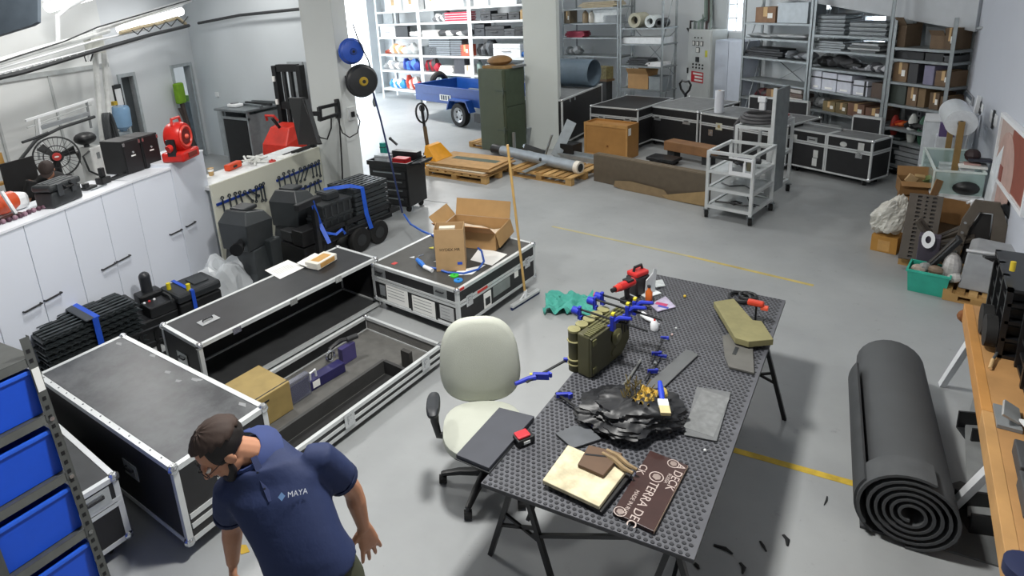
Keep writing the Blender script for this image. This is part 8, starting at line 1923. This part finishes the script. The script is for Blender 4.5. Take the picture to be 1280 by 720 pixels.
t = T('black_trim_piece', 'dark grey-green panel leaning against the right wall', 'panel', Vector((.98,8.0,0)),94); MB().prism([(-.22,0),(.2,0),(.26,.5),(.12,.6),(-.2,.1)],-.02,.02).build('panel_body', mat('383b36', .5), t, .004, rot=(R(84),0,0)); MB().box(.1,.16,-.05,-.022,.3,.42).build('catch', mat('4a4d48'), t)
t = T('broken_chair_leg', 'black box frame corner left of the bench racks', 'frame', at(1228,372),-8); MB().box(0,.2,.0,.02,0,.3).build('panel_side', BLACK, t); MB().box(.0,.02,.02,.2,0,.3).build('panel_side', BLACK, t)
# ================================================================ people
SKIN = mat('b98466', .5, var=.06, scale=14); SKIN2 = mat('a8765c', .5, var=.06, scale=14)
def remesh(o, v, it=4):
    k = o.modifiers.new('fuse', 'REMESH'); k.mode = 'VOXEL'; k.voxel_size = v; k.use_smooth_shade = True
    k = o.modifiers.new('soften', 'SMOOTH'); k.factor = .5; k.iterations = it
def ell(m, c, ax, r, n=14, k=9):
    """ellipsoid with axes ax (three unit vectors) and radii r"""
    c = Vector(c); rings = []
    for j in range(1, k):
        q = PI * j / k; rings.append([c + ax[0] * (r[0] * math.sin(q) * math.cos(2 * PI * i / n)) + ax[1] * (r[1] * math.sin(q) * math.sin(2 * PI * i / n)) - ax[2] * (r[2] * math.cos(q)) for i in range(n)])
    m.loft(rings)
def sect(m, secs, n=20, e=2.3):
    """loft through (centre, lateral vector, forward vector, half width, half depth)"""
    rings = []
    for c, l, f, w, d in secs:
        rings.append([Vector(c) + l * (w * math.copysign(abs(math.cos(2 * PI * i / n)) ** (2 / e), math.cos(2 * PI * i / n))) + f * (d * math.copysign(abs(math.sin(2 * PI * i / n)) ** (2 / e), math.sin(2 * PI * i / n))) for i in range(n)])
    m.loft(rings)
def hand(m, wrist, d, side, curl=.5, s=1.0, palm_n=None, spread=2.2):
    """palm with four unequal fingers and a thumb; d = direction of the hand, side = towards the thumb"""
    d = d.normalized(); b = (side - d * side.dot(d)).normalized(); n = d.cross(b).normalized()
    if palm_n is not None and n.dot(palm_n) < 0: n = -n
    c = wrist + d * .05 * s
    sect(m, [(wrist - d * .01, b, n, .028 * s, .02 * s),(wrist + d * .03 * s, b, n, .036 * s, .017 * s),(wrist + d * .07 * s, b, n, .042 * s, .016 * s),(wrist + d * .095 * s, b, n, .04 * s, .013 * s)],14)
    for k, (off, ln) in enumerate([(.031,.072),(.0105,.082),(-.0105,.076),(-.031,.06)]):
        p0 = wrist + d * .085 * s + b * off * s; a = curl * (.55 + .12 * k)
        pts = [p0]; dd = (d + b * off * spread).normalized(); ang = 0
        for seg, fr in enumerate((.45,.32,.23)):
            ang += a * (.55 if seg == 0 else .8); v = dd * math.cos(ang) + n * math.sin(ang); pts.append(pts[-1] + v * ln * fr * s)
        m.tube(pts, [.0098 * s, .0092 * s, .0084 * s, .0066 * s],8)
    p0 = wrist + d * .02 * s + b * .028 * s; t1 = p0 + (d * .6 + b * .75 + n * .25).normalized() * .04 * s; t2 = t1 + (d * .9 + b * .3 + n * .3).normalized() * .032 * s; t3 = t2 + (d * .95 + n * .35).normalized() * .022 * s
    m.tube([p0 - d * .01, t1, t2, t3],[.014 * s, .0125 * s, .0105 * s, .008 * s],8)
def add_head(root, m, c, f, u, skin, hair_m, beard=True, cap=None, capm=None, glasses=True, vox=.005, s=1.0):
    """head with face; c = head centre, f = where the face looks, u = crown"""
    f = f.normalized(); u = (u - f * u.dot(f)).normalized(); l = u.cross(f).normalized(); A = (l, f, u)
    P = lambda x, y, z: c + l * x * s + f * y * s + u * z * s
    ell(m, P(0,-.012,.03), A, (.074 * s, .094 * s, .084 * s),20,14)           # cranium
    ell(m, P(0,.028,-.035), A, (.058 * s, .064 * s, .078 * s),18,12)          # face
    ell(m, P(0,.05,-.088), A, (.034 * s, .034 * s, .026 * s),14,9)            # chin
    for q in (-1,1):
        ell(m, P(q * .034,.02,-.07), A, (.028 * s, .05 * s, .03 * s)); ell(m, P(q * .036,.068,-.018), A, (.022 * s, .018 * s, .018 * s)); ell(m, P(q * .03,.082,.024), A, (.03 * s, .012 * s, .009 * s))
        ell(m, P(q * .077,-.008,-.012), A, (.009 * s, .02 * s, .031 * s))
    m.tube([P(0,.086,.012), P(0,.1,-.008), P(0,.114,-.03), P(0,.1,-.042)],[.009 * s, .011 * s, .015 * s, .011 * s],9)
    for q in (-1,1): ell(m, P(q * .012,.098,-.036), A, (.009 * s, .01 * s, .008 * s),8,6)
    ell(m, P(0,.083,-.062), A, (.026 * s, .012 * s, .006 * s)); ell(m, P(0,.081,-.072), A, (.023 * s, .012 * s, .007 * s))
    for q in (-1,1):
        e = MB(); ell(e, P(q * .031,.079,.004), A, (.0135 * s, .012 * s, .0105 * s),12,8); eo = e.build('eye', mat('e9e4dc', .25, var=.01), root, smooth=True)
        e = MB(); ell(e, P(q * .031,.089,.001), A, (.006 * s, .004 * s, .006 * s),10,6); e.build('iris', mat('2a1a12', .2), eo, smooth=True)
        e = MB(); e.tube([P(q * .014,.097,.026), P(q * .03,.098,.031), P(q * .05,.083,.026)],[.004 * s, .005 * s, .003 * s],6); e.build('eyebrow', hair_m, root, smooth=True)
    # hair shell: back and sides down to the nape
    def shell(name, mm, r0, lim, th=.004, zc=.03):
        g = MB(); nn, kk = 40,22; pts = {}
        vs = []; ok = []
        for j in range(kk + 1):
            for i in range(nn):
                q = PI * j / kk; a = 2 * PI * i / nn; d = Vector((math.sin(q) * math.cos(a), math.sin(q) * math.sin(a), math.cos(q)))
                w = 1 + .02 * math.sin(13 * a + 5 * q)
                vs.append(P(d.x * (.078 + r0) * w, -.012 + d.y * (.098 + r0) * w, zc + d.z * (.088 + r0) * w)); ok.append(lim(d))
        fs = []
        for j in range(kk):
            for i in range(nn):
                q = (j * nn + i, j * nn + (i + 1) % nn, (j + 1) * nn + (i + 1) % nn, (j + 1) * nn + i)
                if sum(ok[x] for x in q) >= 3: fs.append(q)
        g.add(vs, fs); return g.build(name, mm, root, smooth=True, solid=th)
    shell('hair', hair_m, .003, lambda d: (d.y < .25 and d.z > -.62) or (d.z > .42 + .25 * max(0, d.y)) or (abs(d.x) > .75 and d.y < .45 and d.z > -.45))
    if beard:
        b = MB()
        for q in (-1,1): b.tube([P(q * .07,.012,-.03), P(q * .063,.03,-.065), P(q * .042,.062,-.094), P(0,.08,-.104)],[.01 * s, .016 * s, .02 * s, .022 * s],10)
        b.tube([P(-.03,.088,-.056), P(0,.096,-.053), P(.03,.088,-.056)],[.004 * s, .006 * s, .004 * s],6)
        ell(b, P(0,.062,-.11), A, (.036 * s, .03 * s, .016 * s)); bo = b.build('beard', hair_m, root, smooth=True); remesh(bo, .006,3)
    if cap == 'kippah':
        shell('skullcap', capm, .009, lambda d: d.z * .93 - d.y * .36 > .34,.006); 
        g = MB(); g.torus((0,0,0),.002,.001, 'z', 6,4)
    elif cap == 'cap':
        shell('cap_crown', capm, .01, lambda d: d.z > .12,.006)
        g = MB(); rings = []
        for k in range(9):
            x = -.07 + .14 * k / 8; yy = .095 * math.sqrt(max(0,1 - (x / .095) ** 2)); rings.append([P(x, yy - .03,.052), P(x, yy + .05 * (1 - (x / .08) ** 2) + .005,.04), P(x, yy + .05 * (1 - (x / .08) ** 2) + .005,.036), P(x, yy - .03,.047)])
        g.loft(rings); g.build('cap_brim', capm, root, smooth=True)
    if glasses:
        g = MB()
        for q in (-1,1):
            pts = []
            for k in range(17):
                a = 2 * PI * k / 16; pts.append(P(q * .033 + .025 * math.cos(a),.106 - .012 * abs(q * .033 + .025 * math.cos(a)) / .058,.0 + .018 * math.sin(a)))
            g.tube(pts, .0018,6, False); g.tube([P(q * .057,.096,.006), P(q * .078,.03,.01), P(q * .08,-.015,.004), P(q * .078,-.03,-.012)],.0018,6)
        g.tube([P(-.008,.106,.004), P(0,.109,.006), P(.008,.106,.004)],.0018,6); g.build('glasses', mat('15161a', .3), root, smooth=True)
def limb(m, pts, r, n=14): m.tube(pts, r, n)

# ---- the man in the navy polo shirt
base = Vector((-1.72,1.2,0)); man = T('person', 'bearded man with dark skullcap, glasses and navy polo shirt bending over', 'person', base)
o_ = lambda p: Vector(p) - base
F = Vector((.66,-.75,0)); Lx = Vector((.75,.66,0))
hip = o_(at(398,716,.97)); hipL, hipR = hip + Lx * .09 + Vector((0,0,-.05)), hip - Lx * .09 + Vector((0,0,-.05))
neck = o_(at(322,566,1.40)); shL = o_(at(402,572,1.36)); shR = o_(at(287,610,1.31))
head = o_(at(277,560,1.5))
lat = (shL - shR); lat.z *= .9; latn = lat.normalized()
spine = [hip, hip.lerp(neck, .33) + F * .015, hip.lerp(neck, .66) + F * .0,(shL + shR) / 2 + Vector((0,0,-.04)), neck]
elL = o_(at(441,612,1.1)); wrL = o_(at(455,660,.88)); elR = o_(at(290,655,1.06)); wrR = o_(at(291,703,.85))
body = MB()
lats = [Lx, Lx.lerp(latn, .3).normalized(), Lx.lerp(latn, .7).normalized(), latn]
def fw(l, up): return up.cross(l).normalized() * -1 if up.cross(l).dot(F) < 0 else up.cross(l).normalized()
ups = [(spine[i + 1] - spine[i]).normalized() for i in range(4)]
fws = [fw(l, u) for l, u in zip(lats, ups)]
sect(body, [(hip + Vector((0,0,-.1)), Lx, F, .14,.09),(spine[0], lats[0], fws[0],.14,.092),(spine[1], lats[1], fws[1],.145,.1),(spine[2], lats[2], fws[2],.165,.105),(spine[3], lats[3], fws[3],.18,.09),(neck - ups[3] * .035, latn, fws[3],.06,.05)])
hd = (head - neck).normalized()
limb(body, [neck + hd * .015, neck + hd * .06, head - hd * .02],[.058,.057,.056])
f4 = latn.cross(hd).normalized(); f4 = f4 if f4.dot(fws[3]) > 0 else -f4
for s_, e_, w_ in ((shL, elL, wrL),(shR, elR, wrR)):
    limb(body, [s_, s_.lerp(e_, .35), e_ - (e_ - s_) * .08, e_ + (w_ - e_) * .06, e_.lerp(w_, .3), e_.lerp(w_, .75), w_],[.055,.052,.043,.042,.044,.033,.028])
dL = (wrL - elL).normalized(); dR = (wrR - elR).normalized()
hand(body, wrL, dL + Vector((.02,.06,-.2)),-RIGHT * .8 + F * .5,.22,1.18,-F, 6.0); hand(body, wrR, dR, F * .9 + Lx * .25,.55,1.08, Lx)
for hp, sg in ((hipL, 1),(hipR, -1)):
    kn = hp + Vector((0,0,-.44)) + F * .03 + Lx * sg * .02; an = Vector((hp.x, hp.y, 0)) + Vector((0,0,.09)) + Lx * sg * .03 - F * .02
    limb(body, [hp, hp.lerp(kn, .4), kn, kn.lerp(an, .35), an],[.07,.078,.056,.055,.04]); sect(body, [(an + Vector((0,0,-.03)), Lx, F, .035,.04),(an + F * .06 + Vector((0,0,-.05)), Lx, F, .04,.06),(an + F * .16 + Vector((0,0,-.07)), Lx, F, .035,.02)])
fdir = (Lx * -.78 + F * .42 + Vector((0,0,-.72))); 
add_head(man, body, head + Vector((0,0,.0)), fdir, Vector((0,0,1)), SKIN, mat('1a1412', .6), True, 'kippah', mat('3a2b24', .75, var=.06), True, s=1.03)
bo = body.build('body', SKIN, man); remesh(bo, .0048,2)
# shirt
NAVY = mat('1d2b52', .75, var=.06, scale=6, bump=.1, bscale=30)
sh = MB()
sect(sh, [(hip.lerp(spine[1],.3), lats[0], F, .19,.14),(hip.lerp(spine[1],.6), lats[0], fws[0],.185,.137),(spine[1], lats[1], fws[1],.18,.132),(spine[2], lats[2], fws[2],.195,.135),(spine[3], lats[3], fws[3],.2,.115),(spine[3].lerp(neck, .6), latn, fws[3],.145,.11),(neck - hd * .0, latn, (fws[3] + f4).normalized(),.112,.108),(neck + hd * .045, latn, f4,.078,.076)],26)
for s_, e_ in ((shL, elL),(shR, elR)):
    q = s_.lerp(e_, .62); limb(sh, [s_ + (neck - s_) * .25 + Vector((0,0,-.01)), s_, s_.lerp(e_, .3), q],[.058,.066,.072,.074],16)
so = sh.build('polo_shirt', NAVY, man); remesh(so, .011,9)
for s_, e_ in ((shL, elL),(shR, elR)):
    d = (e_ - s_).normalized(); q = s_.lerp(e_, .6); MB().tube([q, q + d * .018],[.0735,.0738],20).build('sleeve_hem', mat('182447', .8), man, smooth=True)
c = MB(); f3 = fws[3]
for side in (1,-1):
    rings = []
    for k in range(9):
        a = R(80 + 100 * k / 8) * side if side > 0 else R(-(80 + 100 * k / 8) + 0)
        a = R(90 - 172 * k / 8) if side > 0 else R(90 + 172 * k / 8)
        dv = latn * math.cos(a) * 1.0 + f4 * math.sin(a); r0, r1 = .082,.118
        lo = neck + dv * r1 + hd * (.012 - .02 * max(0, math.sin(a))); hi = neck + dv * r0 + hd * .075
        rings.append([lo, hi, hi - dv * .005, lo - dv * .005])
    c.loft(rings)
c.build('collar', mat('2b3c70', .75), man, smooth=True)
# placket and chest print
upc = ups[2]; cc = spine[2].lerp(spine[3],.55); chest = cc + fws[2] * .14
MB().bar(neck + f3 * .078 - hd * .0, chest - f3 * .012 - upc * .02,.026,.006).build('placket', mat('1b2850', .8), man)
for k in range(2): ell_ = MB(); ell(ell_, neck.lerp(chest, .35 + .4 * k) + f3 * (.09 - .03 * k) , (latn, f3, upc),(.005,.003,.005),8,5); ell_.build('button', mat('11182e'), man)
# logo on the left chest: a flat print just proud of the cloth
ln = (fws[2] * .93 + lats[2] * .36).normalized(); lx = upc.cross(ln).normalized(); lx = lx if lx.dot(lats[2]) > 0 else -lx; ly = ln.cross(lx).normalized()
if ly.dot(upc) < 0: ly = -ly
lc_ = spine[2].lerp(spine[3],.25) + lats[2] * .088 + fws[2] * .137
LM = Matrix((lx, ly, ln)).transposed().to_4x4(); LM.translation = lc_
lt = text('MAYA', .029, mat('d9dde6', .6, var=.02), man, (0,0,0), name='chest_print'); lt.matrix_local = LM @ Matrix.Translation((.014,0,.004))
lg = MB(); 
for x, y in ((0,0),(0,0)): pass
lg.prism([(-.014,0),(0,-.016),(.014,0),(0,.016)],0,.001); g = lg.build('chest_emblem', mat('6f93c0', .6), man); g.matrix_local = LM @ Matrix.Translation((-.048,0,.004))
# trousers, belt, shoes
tr = MB(); OL = mat('3a3d2c', .8, var=.1)
sect(tr, [(hip + Vector((0,0,-.16)), Lx, F, .17,.12),(hip + Vector((0,0,-.06)), Lx, F, .184,.134),(hip.lerp(spine[1],.45), lats[0], fws[0],.172,.124)],22)
for hp, sg in ((hipL, 1),(hipR, -1)):
    kn = hp + Vector((0,0,-.44)) + F * .03 + Lx * sg * .02; an = Vector((hp.x, hp.y, .1)) + Lx * sg * .03 - F * .02
    limb(tr, [hp + Vector((0,0,-.05)), hp.lerp(kn, .4), kn, kn.lerp(an, .5), an],[.1,.094,.075,.07,.066],16)
to = tr.build('trousers', OL, man); remesh(to, .014,4)
for hp, sg in ((hipL, 1),(hipR, -1)):
    an = Vector((hp.x, hp.y, 0)) + Lx * sg * .03 - F * .02; sm = MB()
    sect(sm, [(an - F * .09 + Vector((0,0,.04)), Lx, Vector((0,0,1)),.03,.035),(an + Vector((0,0,.05)), Lx, Vector((0,0,1)),.045,.05),(an + F * .12 + Vector((0,0,.035)), Lx, Vector((0,0,1)),.048,.035),(an + F * .2 + Vector((0,0,.02)), Lx, Vector((0,0,1)),.03,.02)],16); sm.build('shoe', BLACK, man, smooth=True)
# ---- the second man behind the white cabinets
hc = at(59,213,1.42); base = Vector((hc.x - .25, hc.y + .1,0)); m2 = T('person', 'man in black shirt and dark cap bent over the bench behind cabinets', 'person', base)
o_ = lambda p: Vector(p) - base
F = Vector((.82,-.57,0)); Lx = Vector((.57,.82,0))
head = o_(hc); neck = head + Vector((-.1,.04,-.08)); hip = Vector((-.22,.16,.72)); shL = neck + Lx * .19 + Vector((-.02,0,-.05)); shR = neck - Lx * .19 + Vector((-.02,0,-.05))
elR = o_(at(36,243,1.12)); elR = shR + (elR - shR).normalized() * .3; wrR = elR + Vector((.2,.1,-.1)).normalized() * .25; elL = shL + Vector((.1,.05,-.27)); wrL = elL + Vector((.2,-.12,-.06)).normalized() * .24
body = MB(); sp = [hip, hip.lerp(neck, .4), hip.lerp(neck, .75), neck]
up_ = (neck - hip).normalized(); ff = Lx.cross(up_).normalized(); ff = ff if ff.dot(F) > 0 else -ff
sect(body, [(hip + Vector((0,0,-.12)), Lx, F, .16,.12),(sp[0], Lx, ff, .16,.12),(sp[1], Lx, ff, .15,.11),(sp[2], Lx, ff, .175,.11),(neck - up_ * .05, Lx, ff, .15,.08),(neck, Lx, ff, .06,.06)])
limb(body, [neck - up_ * .04, neck, head],[.06,.056,.055])
for s_, e_, w_ in ((shL, elL, wrL),(shR, elR, wrR)): limb(body, [s_, s_.lerp(e_, .4), e_, e_.lerp(w_, .35), w_],[.055,.05,.042,.042,.028])
hand(body, wrR, (wrR - elR) + Vector((0,0,-.05)), Vector((0,0,1)),.7,1.05, Lx); hand(body, wrL, (wrL - elL), Vector((0,0,1)),.7,1.05,-Lx)
for sg in (1,-1):
    hp = hip + Lx * .09 * sg; kn = hp + Vector((.02,0,-.4)); an = Vector((hp.x, hp.y, .08)); limb(body, [hp, hp.lerp(kn, .4), kn, an],[.085,.078,.056,.042]); sect(body, [(an + Vector((0,0,-.02)), Lx, F, .035,.04),(an + F * .08 + Vector((0,0,-.05)), Lx, F, .04,.07)])
add_head(m2, body, head, F * .75 + Vector((0,0,-.72)) + Lx * .1, Vector((0,0,1)) + F * .3, SKIN2, mat('1a1412', .6), False, 'cap', mat('3a2e2a', .7), False)
bo = body.build('body', SKIN2, m2); remesh(bo, .008,3)
sh = MB(); sect(sh, [(hip + Vector((0,0,-.1)), Lx, F, .185,.14),(sp[0], Lx, ff, .18,.138),(sp[1], Lx, ff, .175,.13),(sp[2], Lx, ff, .195,.13),(neck - up_ * .05, Lx, ff, .165,.1),(neck - up_ * .0, Lx, ff, .075,.075)],22)
for s_, e_ in ((shL, elL),(shR, elR)): limb(sh, [s_, s_.lerp(e_, .3), s_.lerp(e_, .75)],[.075,.074,.07],14)
so = sh.build('black_shirt', mat('1c1b1c', .8), m2); remesh(so, .016,4)
tr = MB(); sect(tr, [(hip + Vector((0,0,-.2)), Lx, F, .17,.13),(hip, Lx, F, .172,.13)],18)
for sg in (1,-1): hp = hip + Lx * .09 * sg; limb(tr, [hp + Vector((0,0,-.05)), hp + Vector((.02,0,-.4)), Vector((hp.x, hp.y, .1))],[.1,.08,.068],14)
to = tr.build('trousers', mat('2a2c34', .8), m2); remesh(to, .018,4)
for sg in (1,-1): hp = hip + Lx * .09 * sg; MB().box(-.05,.05,-.1,.16,0,.09).build('shoe', BLACK, m2,.03, loc=(hp.x, hp.y, 0), rot=(0,0, R(-125)))
